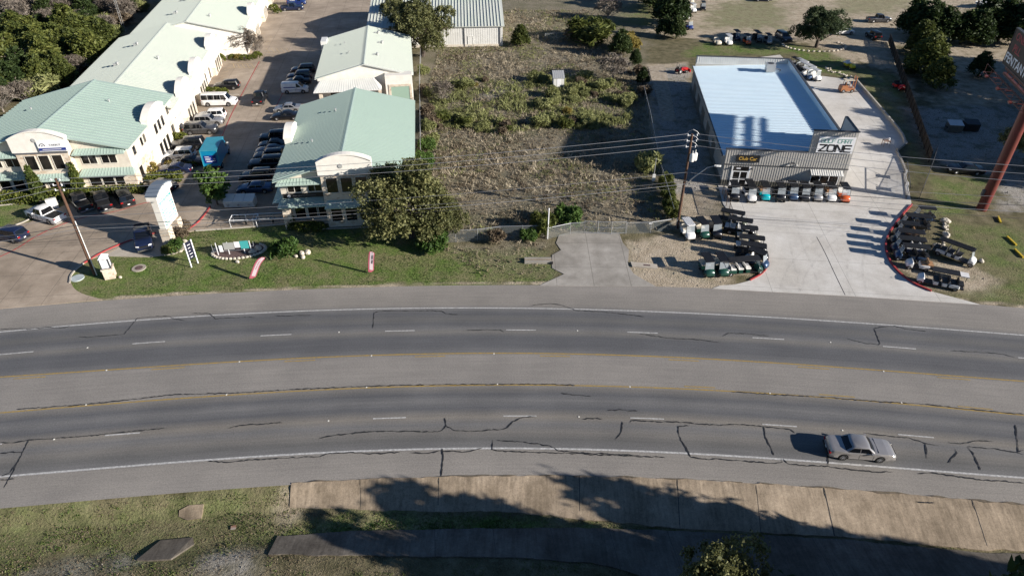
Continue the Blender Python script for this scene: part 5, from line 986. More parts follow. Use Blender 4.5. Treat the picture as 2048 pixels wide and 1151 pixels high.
# teal box truck
TK = thing('box_truck', 'teal box truck with dark rear panel parked in the shaded lane', 'truck', (-44.3, 94.7, .04), R(98))
pm = P_('teal'); KIND['truckcab'] = 0
mb = MB(); mb.box(-3.4, 1.35, -1.17, 1.17, 1.02, 3.45); mb.build('cargo_box', pm, TK); MB().box(-3.46, 1.41, -1.23, 1.23, 3.40, 3.52).box(-3.44, -3.36, -1.21, -1.09, 1.0, 3.4).box(-3.44, -3.36, 1.09, 1.21, 1.0, 3.4).build('box_trim', paint('tealrim', (.05, .30, .38)), TK)
rp = MB(facing((-3.41, 0, 1.5), (0, -1, 0))).box(-.85, .85, 0, 1.2, 0, .03).build('rear_panel', MAT['blue_sign'], TK); q = MB(facing((-3.442, 0, 1.5), (0, -1, 0)))
for i, (x0, x1, y0, y1) in enumerate(((-.7, -.1, .95, 1.05), (-.65, .1, .72, .82), (-.7, 0, .50, .60), (-.6, .2, .2, .36), (.3, .7, .3, .45), (.45, .7, .6, .72))): q.box(x0, x1, y0, y1, 0, .006)
q.build('panel_text', MAT['pale_ink'], rp)
mb = MB(); mb.loft([[(x, -w, zl), (x, -w, zm), (x, -w * .88, zt), (x, w * .88, zt), (x, w, zm), (x, w, zl)] for x, w, zl, zm, zt in ((1.5, 1.0, .7, 1.7, 2.45), (1.9, 1.05, .6, 1.7, 2.55), (2.5, 1.05, .6, 1.6, 2.42), (2.95, 1.02, .6, 1.45, 1.62), (3.75, .98, .55, 1.2, 1.38), (3.95, .9, .55, 1.0, 1.1))]); mb.build('cab', pm, TK, True)
MB().slab([(2.98, .85, 1.72), (2.52, .78, 2.38), (2.52, -.78, 2.38), (2.98, -.85, 1.72)][::-1], .02).build('windshield', MAT['glass'], TK)
for s in (-1, 1):
    MB().box(1.75, 2.5, min(s * 1.035, s * 1.06), max(s * 1.035, s * 1.06), 1.65, 2.2).build('side_window', MAT['glass'], TK); MB().box(2.5, 2.62, min(s * 1.12, s * 1.36), max(s * 1.12, s * 1.36), 1.6, 2.1).build('mirror', MAT['metal_white'], TK)
    MB().box(-3.44, -3.40, min(s * .75, s * 1.05), max(s * .75, s * 1.05), .8, .95).build('taillight', MAT['lamp_red'], TK)
MB().box(-3.3, 3.4, -.5, .5, .55, 1.02).box(-3.6, -3.3, -1.1, 1.1, .5, .62).build('chassis', MAT['blacktrim'], TK); MB().box(-3.46, -3.43, .25, .6, .75, .9).build('licence_plate', MAT['plate'], TK); MB().box(3.9, 4.05, -1.0, 1.0, .45, .75).build('bumper', MAT['chrome'], TK); add_wheels(TK, (-2.0, 2.9), .95, .42, .3)
del KIND['truckcab']
# ------------------------------------------------------------------ golf carts
GF = 'carts lined up before the shop front'
for c, lab, px, hd, kw in [
 ('black', 'tall black utility cart at the shop door end of the front line', (1465, 397), -92, dict(lift=.14, roof='black')), ('white', 'white cart with a long black canopy, second in the front line', (1497, 396), -92, dict(rows=2, lift=.08)),
 ('cyan', 'turquoise-nosed cart with tan seats in the front line', (1526, 396), -93, dict(seat='tan')), ('black', 'black lifted cart right of the turquoise one', (1556, 398), -92, dict(lift=.12)), ('gunblue', 'dark blue cart in the middle of the front line', (1581, 396), -93, dict(lift=.06)),
 ('charcoal', 'low charcoal cart sixth in the front line', (1605, 397), -93, dict()), ('silver', 'silver-nosed cart third from the orange one', (1630, 397), -94, dict()), ('white', 'white cart with tan seat beside the orange one', (1657, 398), -94, dict(seat='tan')), ('orange', 'orange cart with grey seats at the tower end of the front line', (1684, 399), -95, dict(seat='white'))]:
    golf_cart(c, lab, px, hd, group=GF, **kw)
GP = 'carts on the dirt beside the utility pole'
for c, lab, px, hd, kw in [
 ('white', 'white cart with a white canopy at the foot of the utility pole', (1374, 473), -80, dict(roof='white', seat='cream', lift=.05)), ('green', 'dark green cart with tan seat next to the white-canopied one', (1402, 470), -78, dict(seat='cream', rear=True)), ('black', 'black cart with clear windscreen between the green cart and the long carts', (1428, 470), -86, dict(lift=.1)),
 ('olive', 'long dark cart with black canopy behind the pink-seated one', (1465, 452), -22, dict(rows=2, seat='black', lift=.1)), ('black', 'long black cart with pale seats at the middle of the dirt bay', (1480, 468), -22, dict(rows=2, seat='white', lift=.12)), ('cream', 'cream-nosed cart pointing onto the pavement', (1497, 484), -12, dict(rows=1, seat='cream', roof='black', lift=.1)),
 ('black', 'black cart with white headrests on the kerb curve, farthest of three', (1503, 502), -14, dict(rows=2, seat='white')), ('charcoal', 'charcoal cart second of three on the kerb curve', (1506, 517), -16, dict(rows=2, seat='black')), ('gunblue', 'dark blue cart nearest the red kerb bend', (1514, 531), -40, dict(rows=1, seat='white')),
 ('green', 'dark green cart with cream bench at the near corner of the dirt', (1412, 545), -84, dict(seat='cream')), ('green', 'dark green cart with cream bench beside the long green one', (1440, 544), -84, dict(seat='cream')), ('green', 'long dark green cart with three white benches along the kerb', (1486, 545), 8, dict(rows=3, seat='white'))]:
    golf_cart(c, lab, px, hd, group=GP, z=.0, **kw)
GRT = 'carts on the grass behind the red kerb'
for c, lab, px, hd, kw in [
 ('gunblue', 'blue-nosed cart farthest up the red kerb', (1840, 441), 170, dict(roof='black')), ('black', 'black cart with long canopy second down the red kerb', (1822, 457), 168, dict(rows=2)), ('brown', 'dark brown cart with tan seats third down the red kerb', (1806, 473), 166, dict(seat='tan')),
 ('charcoal', 'charcoal cart fourth down the red kerb', (1808, 489), 167, dict(rows=2)), ('darkblue', 'dark blue cart fifth down the red kerb', (1810, 504), 168, dict(rows=2, seat='white')), ('gunblue', 'steel blue cart sixth down the red kerb', (1817, 519), 168, dict(rows=2)),
 ('white', 'white cart with beige seats at the bend of the red kerb', (1832, 536), 165, dict(seat='tan', roof=None)), ('white', 'long white cart with three black benches on bare soil', (1908, 519), -46, dict(rows=3, seat='black', lift=.08)), ('white', 'low white six-seat cart at the near end of the red kerb', (1873, 570), 156, dict(rows=3, seat='black', roof=None))]:
    golf_cart(c, lab, px, hd, group=GRT, z=.0, **kw)
cp_ = thing('cart_canopy', 'loose black canopy panel with a white end lying behind the low six-seat cart', 'canopy', G(1893, 552), R(-22)); MB().loft([[(-1.7, -.55, z), (1.2, -.55, z), (1.2, .55, z), (-1.7, .55, z)] for z in (.62, .70)]).build('panel', MAT['roof_black'], cp_); MB().box(1.22, 2.1, -.5, .5, .55, .66).build('tray', MAT['roof_white'], cp_)
for x, y in ((-1.4, -.4), (-1.4, .4), (1.9, -.4), (1.9, .4)): MB().box(x - .03, x + .03, y - .03, y + .03, -.03, .62).build('leg', MAT['blacktrim'], cp_)
GN = 'carts parked beside the shop side wall'
for c, lab, px, hd, kw in [('charcoal', 'dark-roofed cart touching the shop wall at the back corner', (1590, 137), -70, dict(roof='black')), ('white', 'white-canopied cart second from the shop wall', (1602, 141), -72, dict(roof='white', rows=2)), ('black', 'black cart with white canopy beside the wall', (1611, 148), -72, dict(roof='white', rows=2)), ('gunblue', 'blue cart with white canopy beside the wall', (1612, 158), -72, dict(roof='white', seat='white')), ('cream', 'cream cart with white canopy near the pavement edge', (1620, 153), -72, dict(roof='white', seat='cream')), ('white', 'white cart with white canopy nearest the forklift', (1629, 160), -72, dict(roof='white', seat='white'))]:
    golf_cart(c, lab, px, hd, group=GN, **kw)
golf_cart('yellow', 'yellow cart alone on the dirt track', (1698, 136), -75, roof=None, seat='white', z=0.0)
golf_cart('red', 'small red cart in shade by the board fence', (1796, 178), -80, roof=None, seat='black', z=0.0)
GB = 'carts in a row under the oak shade'
for c, lab, px, hd, kw in [('cream', 'cream cart at the open end of the shaded row', (1434, 89), -85, dict(seat='cream', roof=None)), ('white', 'white cart with white canopy second in the shaded row', (1456, 89), -85, dict(roof='white', seat='white')), ('darkblue', 'dark blue cart third in the shaded row', (1472, 80), -85, dict()), ('orange', 'rust-orange cart fourth in the shaded row', (1493, 88), -85, dict(roof='black')), ('black', 'black cart fifth in the shaded row', (1513, 82), -85, dict(rows=2)), ('silver', 'pale silver cart beside the grey minivan', (1535, 87), -85, dict(roof='black'))]:
    golf_cart(c, lab, px, hd, group=GB, z=.0, **kw)
GT = 'carts by the cedar clump at the top'
for c, lab, px, hd, kw in [('blue', 'blue cart with orange canopy at the front of the cedar clump', (1378, 58), -80, dict(roof='cream')), ('white', 'white cart just behind the blue one by the cedars', (1371, 38), -80, dict(roof='white')), ('white', 'white cart with raised canopy by the cedars', (1385, 24), -80, dict(roof='white', seat='white')), ('black', 'black cart beside the white ones by the cedars', (1405, 20), -95, dict()), ('cream', 'cream cart at the top edge by the cedars', (1381, 6), -85, dict(roof='white')), ('cream', 'beige cart against the cedar branches at the top', (1361, 12), -85, dict(roof='cream'))]:
    golf_cart(c, lab, px, hd, group=GT, z=.0, **kw)
# forklift, small tractor, scooter
fk = thing('forklift', 'rusty orange forklift with a pale canopy on the yard pavement', 'forklift', G(1693, 184, .04), R(5)); pm = P_('rust')
mb = MB(); mb.loft([[(x, -.62, .35), (x, -.62, z), (x, -.5, z + .1), (x, .5, z + .1), (x, .62, z), (x, .62, .35)] for x, z in ((-1.5, .9), (-1.4, 1.25), (-.3, 1.3), (-.2, .8), (.9, .75))]); mb.build('body', pm, fk, True)
for x, y in ((-.9, -.5), (-.9, .5), (.6, -.5), (.6, .5)): MB().beam((x, y, .8), (x * .8, y, 2.3), .07, .07).build('canopy_post', pm, fk)
MB().box(-1.0, .7, -.6, .6, 2.3, 2.38).build('canopy', MAT['roof_cream'], fk); MB().box(-.5, .1, -.3, .3, 1.3, 1.4).box(-.6, -.5, -.3, .3, 1.35, 1.8).build('seat', MAT['seat_black'], fk)
MB().box(1.0, 1.15, -.45, -.33, .1, 3.0).box(1.0, 1.15, .33, .45, .1, 3.0).box(1.0, 1.15, -.33, .33, 1.4, 1.5).box(1.0, 1.15, -.33, .33, 2.8, 2.9).build('mast', pm, fk)
for s in (-.3, .3): MB().box(1.15, 2.2, s - .06, s + .06, .12, .18).build('fork', MAT['blacktrim'], fk)
add_wheels(fk, (-1.0, .65), .55, .34, .26)
tr_ = thing('red_tractor', 'bright red small tractor by the back corner of the shop', 'tractor', G(1362, 146), R(20)); pm = P_('red')
MB().loft([[(x, -.3, .5), (x, -.3, z), (x, .3, z), (x, .3, .5)] for x, z in ((-.2, .9), (0, 1.1), (1.2, 1.05), (1.35, .8))]).build('hood', pm, tr_); MB().box(-1.0, 0, -.45, .45, .45, .8).build('frame', pm, tr_); MB().box(-.8, -.35, -.25, .25, .8, .95).box(-.88, -.78, -.25, .25, .9, 1.35).build('seat', MAT['seat_black'], tr_); MB().box(1.5, 1.7, -.8, .8, .2, .75).beam((1.5, .4, .4), (.3, .4, .9), .1, .1).beam((1.5, -.4, .4), (.3, -.4, .9), .1, .1).build('loader_bucket', pm, tr_); MB().tube([(-.9, -.45, .8), (-.9, -.45, 2.0), (-.9, .45, 2.0), (-.9, .45, .8)], .04, 6).build('roll_bar', MAT['blacktrim'], tr_)
add_wheels(tr_, (-.6,), .62, .48, .3); add_wheels(tr_, (.9,), .5, .3, .22)
sc_ = thing('motor_scooter', 'small blue and white scooter on the pavement behind the long carts', 'scooter', G(1474, 441, .04), R(-30)); MB().loft([[(x, -.18, z0), (x, -.14, z1), (x, .14, z1), (x, .18, z0)] for x, z0, z1 in ((-.7, .45, .75), (-.3, .3, .8), (.1, .2, .3), (.45, .3, .9), (.6, .5, 1.0))]).build('body', P_('darkblue'), sc_); MB().box(-.65, -.05, -.15, .15, .78, .88).build('seat', MAT['seat_white'], sc_); MB().tube([(.55, -.33, 1.02), (.5, 0, 1.0), (.55, .33, 1.02)], .025, 6).build('handlebar', MAT['blacktrim'], sc_); MB().box(.45, .75, -.12, .12, .42, .5).build('fender', MAT['metal_white'], sc_); add_wheels(sc_, (-.5, .6), 0, .25, .12)
for q in [c for c in sc_.children if c.name.startswith('wheel')][::2]:
    for e in list(q.children): bpy.data.objects.remove(e)
    bpy.data.objects.remove(q)
# ================================================================== POLES, WIRES, FENCES, SIGNS
MAT['wood_pole'] = M_noise('wood_pole', (0.12, 0.062, 0.036), (0.075, 0.042, 0.028), 3.0, 0.85, coord='Object'); MAT['wire'] = M_plain('wire', (0.30, 0.30, 0.31), 0.4, 0.5); MAT['wire_dark'] = M_plain('cable', (0.05, 0.05, 0.052), 0.6); MAT['insul'] = M_plain('insulator', (0.6, 0.6, 0.6), 0.3); MAT['galv'] = M_plain('galvanised', (0.42, 0.43, 0.44), 0.45, 0.6)
def utility_pole(px, label, h, lean=(0, 0), guard=False):
    b = thing('utility_pole', label, 'utility pole', G(*px)); MB().tube([(0, 0, -.2), (lean[0], lean[1], h)], .20, 12, .13).build('pole', MAT['wood_pole'], b, True); return b
h1, h2 = 12.3, 12.75
p1 = utility_pole((190, 549), 'wooden utility pole with white conduit standing in the corner of the lawn', h1, (.25, 0)); p2 = utility_pole((1354, 455), 'dark wooden utility pole with two white transformers and a street lamp arm', h2)
MB().tube([(.28, -.12, 0), (.42, -.10, 7.2)], .055, 8).build('conduit', MAT['metal_white'], p1); MB().tube([(-.24, .1, 0), (-.05, .1, 6.6)], .05, 8).build('conduit', MAT['galv'], p1)
for z in (h1 - .15, h1 - .75, h1 - 1.35):
    for s in (-1, 1): MB().tube([(.24, 0, z), (.24 + s * .45, -.12, z)], .035, 6).lathe([(.02, 0), (.08, .02), (.08, .22), (.02, .26)], 8, c=(.24 + s * .45, -.12, z - .05)).build('insulator', MAT['insul'], p1)
for z in (h2 - .15, h2 - .85, h2 - 1.6):
    for s in (-1, 1): MB().tube([(0, 0, z), (s * .55, -.1, z)], .04, 6).lathe([(.02, 0), (.09, .02), (.09, .25), (.02, .28)], 8, c=(s * .55, -.1, z - .06)).build('insulator', MAT['insul'], p2)
    MB().tube([(-.9, -.1, z), (-.5, -.1, z + .5), (0, -.1, z + .75), (.5, -.1, z + .5), (.9, -.1, z)], .02, 5).build('jumper_wire', MAT['wire'], p2)
for x, y in ((.30, -.42), (.72, -.10)): MB().lathe([(.05, 0), (.27, .02), (.29, .15), (.29, .85), (.22, .95), (.05, 1.05)], 14, c=(x, y, h2 - 3.3)).tube([(x, y, h2 - 2.25), (x, y, h2 - 1.95)], .05, 6).build('transformer', MAT['metal_white'], p2, True)
ar = MB(); ar.tube([(.1, -.1, 6.2), (1.0, -.5, 7.5), (2.2, -1.0, 8.9), (3.0, -1.3, 9.3)], .055, 8); ar = ar.build('lamp_arm', MAT['galv'], p2); MB().loft([[(x, -1.3 - w - .13 * (x - 3), 9.25), (x, -1.3 - .13 * (x - 3), 9.42), (x, -1.3 + w - .13 * (x - 3), 9.25), (x, -1.3 - .13 * (x - 3), 9.16)] for x, w in ((2.9, .06), (3.1, .16), (3.45, .18), (3.65, .05))]).build('lamp_head', MAT['metal_white'], ar)
def wire(label, a, b, sag, r, m, name='power_line'):
    a = Vector(a); b = Vector(b); pts = [a.lerp(b, t) - Vector((0, 0, sag * 4 * t * (1 - t))) for t in np.linspace(0, 1, 28)]
    o = MB().tube(pts, r, 5).build(name, m); return tag(o, label, 'power line', 'overhead wires between the poles')
A1 = Vector(p1.location); A2 = Vector(p2.location); wr = .025
for i, (z1, z2, lab) in enumerate(((h1 + .05, h2 + .05, 'topmost'), (h1 - .55, h2 - .65, 'middle'), (h1 - 1.15, h2 - 1.4, 'lowest'))):
    wire(f'{lab} of three bare top wires between the two wooden poles', A1 + Vector((.7, -.12, z1)), A2 + Vector((-.55, -.1, z2)), .75, wr, MAT['wire'])
    wire(f'{lab} of three bare top wires leaving the transformer pole over the shop front', A2 + Vector((.55, -.1, z2)), G(2250, 342 + i * 17, z2 - .6), .6, wr, MAT['wire'])
    wire(f'{lab} of three bare top wires leaving the lawn pole past the office', A1 + Vector((-.2, -.12, z1)), G(-300, 408 + i * 18, z1 - .3), .5, wr, MAT['wire'])
for i, (z, r, m) in enumerate(((7.9, .018, 'wire'), (6.75, .036, 'wire_dark'), (6.3, .026, 'wire'), (5.85, .02, 'wire_dark'))):
    k = ('highest', 'thickest', 'pale', 'lowest')[i]
    wire(f'{k} of the cables hung halfway up between the two wooden poles', A1 + Vector((.15, -.2, z - .1)), A2 + Vector((0, -.2, z)), .7, r, MAT[m], 'cable'); wire(f'{k} of the cables hung halfway up from the lawn pole to the photo edge', A1 + Vector((.15, -.2, z - .1)), G(-300, 480 + 14 * i, z), .5, r, MAT[m], 'cable')
    wire(f'{k} of the cables hung halfway up from the transformer pole past the red column', A2 + Vector((0, -.2, z)), G(2250, 402 + 15 * i, z - .2), .6, r, MAT[m], 'cable')
cl = Vector(A1).lerp(A2, .16); 
# fences
m_, n_, l_, p_ = newmat('wire_mesh'); p_.inputs['Base Color'].default_value = (0.32, 0.34, 0.33, 1); p_.inputs['Alpha'].default_value = 0.20; MAT['mesh'] = m_
m_, n_, l_, p_ = newmat('wire_mesh_dense'); p_.inputs['Base Color'].default_value = (0.10, 0.10, 0.09, 1); p_.inputs['Alpha'].default_value = 0.35; MAT['mesh_dark'] = m_
def chain_fence(label, px, h, name='chain_link_fence', step=3.0, post=MAT['galv'], mesh=None, cat='fence'):
    P = [Vector(G(*p)) for p in px]; o = P[0].copy(); f = thing(name, label, cat, tuple(o)); mesh = mesh or MAT['mesh']; rail = MB(); sh = MB(); posts = []
    for a, b in zip(P[:-1], P[1:]):
        k = max(1, round((b - a).length / step)); posts += [a.lerp(b, i / k) - o for i in range(k)]; rail.tube([a - o + Vector((0, 0, h)), b - o + Vector((0, 0, h))], .03, 6); e = (a - o, b - o); sh.add([tuple(e[0]), tuple(e[1]), tuple(e[1] + Vector((0, 0, h))), tuple(e[0] + Vector((0, 0, h)))], [(0, 1, 2, 3)])
    posts.append(P[-1] - o); rail.build('top_rail', post, f); sh.build('mesh_panel', mesh, f)
    for q in posts: MB().tube([q, q + Vector((0, 0, h + .08))], .04, 6).build('post', post, f)
    return f
chain_fence('low chain-link fence along the front of the weedy lot', [(868, 486), (955, 482), (1000, 476), (1090, 474)], 1.7)
chain_fence('slanting chain-link wing leading from the white post to the gate', [(1094, 478), (1140, 468), (1168, 466)], 1.6); chain_fence('chain-link fence running from the gate to the utility pole', [(1252, 467), (1300, 466), (1352, 458)], 1.6)
g = chain_fence('double chain-link gate across the old concrete drive', [(1168, 466), (1195, 467), (1222, 468), (1250, 467)], 1.75, 'wire_gate', 2.0, cat='gate')
o = Vector(g.location)
for a, b in (((1168, 466), (1195, 467)), ((1195, 467), (1222, 468)), ((1222, 468), (1250, 467))): a = Vector(G(*a)) - o; b = Vector(G(*b)) - o; MB().tube([a + Vector((0, 0, .15)), b + Vector((0, 0, 1.6))], .02, 5).tube([a + Vector((0, 0, .9)), b + Vector((0, 0, .9))], .02, 5).tube([a + Vector((0, 0, .1)), b + Vector((0, 0, .1))], .025, 5).build('brace', MAT['galv'], g)
chain_fence('long chain-link fence beside the two offices and the weedy lot', [(846, 410), (842, 300), (840, 170), (842, 115)], 1.8, mesh=MAT['mesh_dark'])
chain_fence('wire fence along the dark hedge beside the gravel side yard', [(1345, 440), (1318, 345), (1298, 240), (1286, 190)], 1.7, mesh=MAT['mesh_dark'])
chain_fence('chain-link fence at the back of the weedy lot', [(1090, 80), (1135, 78)], 1.4)
chain_fence('dark wire fence from the yard gate to the billboard lot', [(1836, 402), (1848, 372), (1858, 345), (1868, 312)], 2.0, post=MAT['trim_dark'], mesh=MAT['mesh_dark'])
MAT['brown_fence'] = M_noise('brown_board', (0.055, 0.040, 0.028), (0.03, 0.023, 0.017), 2.0, 0.85, coord='Object')
a = Vector(G(1858, 325)); b = Vector(G(1776, 84)); d = (b - a); bf = thing('board_fence', 'long dark brown board fence dividing the cart yard from the billboard lot', 'fence', tuple(a), math.atan2(d.y, d.x)); L_ = d.length
mb = MB()
for i in range(int(L_ / .3)): mb.box(i * .3 + .01, i * .3 + .28, -.012 + .004 * (i % 2), .012 + .004 * (i % 2), .05, 1.85 + .03 * math.sin(i * 1.7))
mb.build('board_panel', MAT['brown_fence'], bf); MB().box(0, L_, .02, .08, .4, .5).box(0, L_, .02, .08, 1.4, 1.5).build('rail', MAT['brown_fence'], bf)
for i in range(int(L_ / 2.6)): MB().box(i * 2.6 - .05, i * 2.6 + .05, .085, .18, 0, 1.9).build('post', MAT['brown_fence'], bf)
yg = thing('yard_gate', 'black framed swing gate standing open beside the yard pavement', 'gate', G(1812, 398), math.atan2(G(1805, 335)[1] - G(1812, 398)[1], G(1805, 335)[0] - G(1812, 398)[0])); Lg = 8.5
MB().tube([(0, 0, .1), (Lg, 0, .1), (Lg, 0, 1.9), (0, 0, 1.9), (0, 0, .1)], .045, 6).tube([(Lg / 2, 0, .1), (Lg / 2, 0, 1.9)], .035, 6).build('frame', MAT['trim_dark'], yg); MB().tube([(0, 0, .1), (Lg / 2, 0, 1.9), (Lg, 0, .1)], .03, 6).tube([(0, 0, 1.9), (Lg / 2, 0, .1), (Lg, 0, 1.9)], .03, 6).build('brace', MAT['trim_dark'], yg)
MB().box(1.6, 2.6, -.03, .03, .7, 1.4).box(5.8, 6.8, -.03, .03, .7, 1.4).build('notice', MAT['white_sign'], yg)
sg_ = chain_fence('rusty low wire fence at the corner of the shop', [(1444, 388), (1452, 412), (1462, 440)], 1.5, 'corner_fence', 2.0, post=MAT['wood_pole'], mesh=MAT['mesh_dark'])
# small signs and street furniture
a = Vector(G(383, 534)); b = Vector(G(396, 526)); d = b - a; ts = thing('leasing_sign', 'two-post dark blue and white leasing board on the lawn', 'sign', tuple(a), math.atan2(d.y, d.x)); Lt = d.length
for x in (0, Lt): MB().box(x - .06, x + .06, -.06, .06, 0, 3.3).build('post', MAT['white_sign'], ts)
bd = MB().box(.1, Lt - .1, -.05, .05, 1.0, 3.25).build('board', paint('navy', (.012, .014, .035), .4), ts); mb = MB(facing((Lt / 2, -.052, 0), (1, 0, 0)))
for i, z in enumerate((2.85, 2.45, 2.05, 1.65, 1.25)): mb.box(-Lt * .22, Lt * (.20 - .09 * (i % 3)), z - .04, z + .03, 0, .008)
mb.build('board_text', MAT['white_sign'], bd)
ln = thing('stone_lantern', 'white paned lantern on a pale stone plinth at the driveway corner', 'lamp', G(222, 553), R(20)); MB().box(-.55, .55, -.55, .55, 0, 1.25).box(-.62, .62, -.62, .62, 1.252, 1.36).build('plinth', MAT['stone'], ln)
MB().box(-.42, .42, -.42, .42, 1.4, 2.6).build('shade', MAT['white_sign'], ln); mb = MB()
for x, y in ((-.45, -.45), (.45, -.45), (.45, .45), (-.45, .45)): mb.box(x - .05, x + .05, y - .05, y + .05, 1.36, 2.65)
for s in (-1, 1): mb.box(-.45, .45, s * .45 - .03, s * .45 + .03, 2.58, 2.66).box(-.45, .45, s * .45 - .03, s * .45 + .03, 1.37, 1.44).box(s * .45 - .03, s * .45 + .03, -.42, .42, 2.58, 2.66).box(s * .45 - .03, s * .45 + .03, -.42, .42, 1.37, 1.44)
mb.build('frame', MAT['trim_dark'], ln); MB().loft([[(-k, -k, z), (k, -k, z), (k, k, z), (-k, k, z)] for k, z in ((.52, 2.67), (.03, 3.15))]).build('cap', MAT['white_sign'], ln)
MAT['flag_red'] = M_noise('banner_red', (0.60, 0.15, 0.19), (0.50, 0.11, 0.15), 3, 0.6, coord='Object'); MAT['flag_pink'] = M_plain('banner_print', (0.72, 0.60, 0.62), 0.6)
def feather(px, tip, label, ink, hd):
    b = thing('feather_banner', label, 'banner', G(*px), R(hd)); pts = [(0, 0, 0), (tip * .30, 0, 1.25), (tip * .56, 0, 2.25), (tip * .78, 0, 2.8), (tip, 0, 3.0)]
    P = [Vector(p) for p in smooth_px3(pts)]; MB().tube(P, .02, 6).build('pole', MAT['blacktrim'], b); mb = MB(); mi = MB(); n = len(P); k0 = int(n * .1)
    lo = []; 
    for i in range(k0, n):
        t = (i - k0) / (n - 1 - k0); w = .66 * (1 - .75 * max(0, (t - .6) / .4) ** 2) * min(1, .5 + t * 6); ripple = .03 * math.sin(t * 9); lo.append((P[i], Vector((P[i].x + w, ripple, P[i].z - .22 * w)), t))
    for (p, q, t), (p2, q2, t2) in zip(lo[:-1], lo[1:]):
        mb.add([tuple(p), tuple(q), tuple(q2), tuple(p2)], [(0, 1, 2, 3)])
        if .06 < t < .88:
            for s in (-.012, .012): o_ = Vector((0, s, 0)); mi.add([tuple(p.lerp(q, .25) + o_), tuple(p.lerp(q, .84) + o_), tuple(p2.lerp(q2, .84) + o_), tuple(p2.lerp(q2, .25) + o_)], [(0, 1, 2, 3)])
    f = mb.build('flag', MAT['flag_red'], b); mi.build('print', MAT['flag_pink'], f)
    mt = MB(); rr = random.Random(3)
    for (p, q, t), (p2, q2, t2) in list(zip(lo[:-1], lo[1:])):
        if .25 < t < .82 and rr.random() < .8:
            for s in (-.016, .016): o_ = Vector((0, s, 0)); u0 = rr.uniform(.42, .52); mt.add([tuple(p.lerp(q, u0) + o_), tuple(p.lerp(q, u0 + ink) + o_), tuple(p2.lerp(q2, u0 + ink) + o_), tuple(p2.lerp(q2, u0) + o_)], [(0, 1, 2, 3)])
    mt.build('print_letters', MAT['grey_ink'] if ink > .15 else MAT['flag_red'], f)
def smooth_px3(pts, it=3):
    for _ in range(it):
        q = [pts[0]]
        for a, b in zip(pts[:-1], pts[1:]): q += [tuple(x * .75 + y * .25 for x, y in zip(a, b)), tuple(x * .25 + y * .75 for x, y in zip(a, b))]
        pts = q + [pts[-1]]
    return pts
feather((497, 559), 2.1, 'pink and red feather banner leaning over near the stone-edged bed', .10, 4); feather((736, 546), .55, 'upright red feather banner with dark lettering in the middle of the lawn', .28, 0)
bd_ = G(478, 503); MAT['mulch'] = M_noise('mulch', (0.085, 0.055, 0.05), (0.14, 0.09, 0.085), 6, 0.95); mb = MB(); el = [(bd_[0] + 3.05 * math.cos(t), bd_[1] + .1 + 1.75 * math.sin(t) + .35 * math.cos(t)) for t in np.linspace(0, 2 * math.pi, 40, endpoint=False)]
mb.prism(el, -.05, .06); be = tag(mb.build('garden_bed', MAT['mulch']), kind='structure')
MAT['pale_stone'] = M_noise('pale_stone', (0.60, 0.54, 0.44), (0.46, 0.41, 0.34), 2.0, 0.9, coord='Object', bmp=0.05)
mb = MB()
for i, (x, y) in enumerate(el):
    if not 5 < i < 12: mb.ball((x, y, .08), .24, .20, .16, 7, 4, .18)
tag(mb.build('bed_edging', MAT['pale_stone']), 'ring of small pale stones edging the oval sign bed', 'stone edging')
def rock(px, s, label, n=1): 
    p = G(*px); mb = MB(); s *= .72; mb.ball((0, 0, .22 * s), .7 * s, .5 * s, .40 * s, 9, 6, .16); o = mb.build('boulder', MAT['pale_stone']); o.location = p; o.rotation_euler = (0, 0, rnd.uniform(0, 6)); return tag(o, label, 'boulder')
rock((506, 505), 1.0, 'white boulder at the near edge of the oval sign bed'); rock((517, 498), 1.1, 'larger white boulder right of the oval sign bed'); rock((475, 524), .6, 'flat pale rock below the oval sign bed'); rock((550, 510), .5, 'small pale rock between the sign bed and the green bush')
for i, (x, y, s, lb) in enumerate(((592, 513, .6, 'pale rock leftmost in the rock ring beside the bush'), (604, 508, .9, 'big rock at the back of the rock ring beside the bush'), (616, 506, 1.0, 'tallest white rock of the rock ring beside the bush'), (606, 515, .8, 'low rock at the front of the rock ring beside the bush'), (1889, 444, 1.3, 'white boulder at the head of the boulder row behind the kerb carts'), (1888, 456, .8, 'second boulder of the row behind the kerb carts'), (1891, 471, 1.1, 'third boulder of the row behind the kerb carts'), (1885, 480, .9, 'fourth boulder of the row behind the kerb carts'), (1873, 494, 1.2, 'grey-white boulder beside the long white cart'), (1962, 523, .8, 'pale lump of rock beyond the nose of the long white cart'), (370, 485, .9, 'pale rock beside the monument sign pier'), (361, 503, .6, 'small rock behind the leasing board'), (443, 407, .9, 'pale boulder at the foot of the lane tree'), (241, 555, .5, 'small white block beside the stone lantern'))): rock((x, y), s, lb)
a = G(470, 508); mb = thing('agent_sign', 'low frame of small grey, white and teal notice boards in the stone-edged bed', 'sign', a, R(8))
for x in (-1.9, -.6, 1.2, 2.0): MB().box(x - .04, x + .04, -.04, .04, 0, 1.75).build('post', MAT['white_sign'], mb)
for x0, x1, z0, z1, m in ((-1.05, .15, .75, 1.7, 'vent'), (.22, .85, .95, 1.75, 'white_sign'), (.9, 1.85, .75, 1.8, 'teal_sign'), (-1.6, -1.2, .5, 1.4, 'white_sign')): MB().box(x0, x1, -.09, -.045, z0, z1).build('notice', MAT[m], mb)
MB().tube([(-2.4, 0, .55), (2.4, 0, .55)], .025, 6).tube([(-2.4, 0, 1.0), (2.4, 0, 1.0)], .025, 6).tube([(-2.4, 0, 0), (-2.4, 0, 1.6)], .03, 6).tube([(2.4, 0, 0), (2.4, 0, 1.6)], .03, 6).build('rail', MAT['galv'], mb)
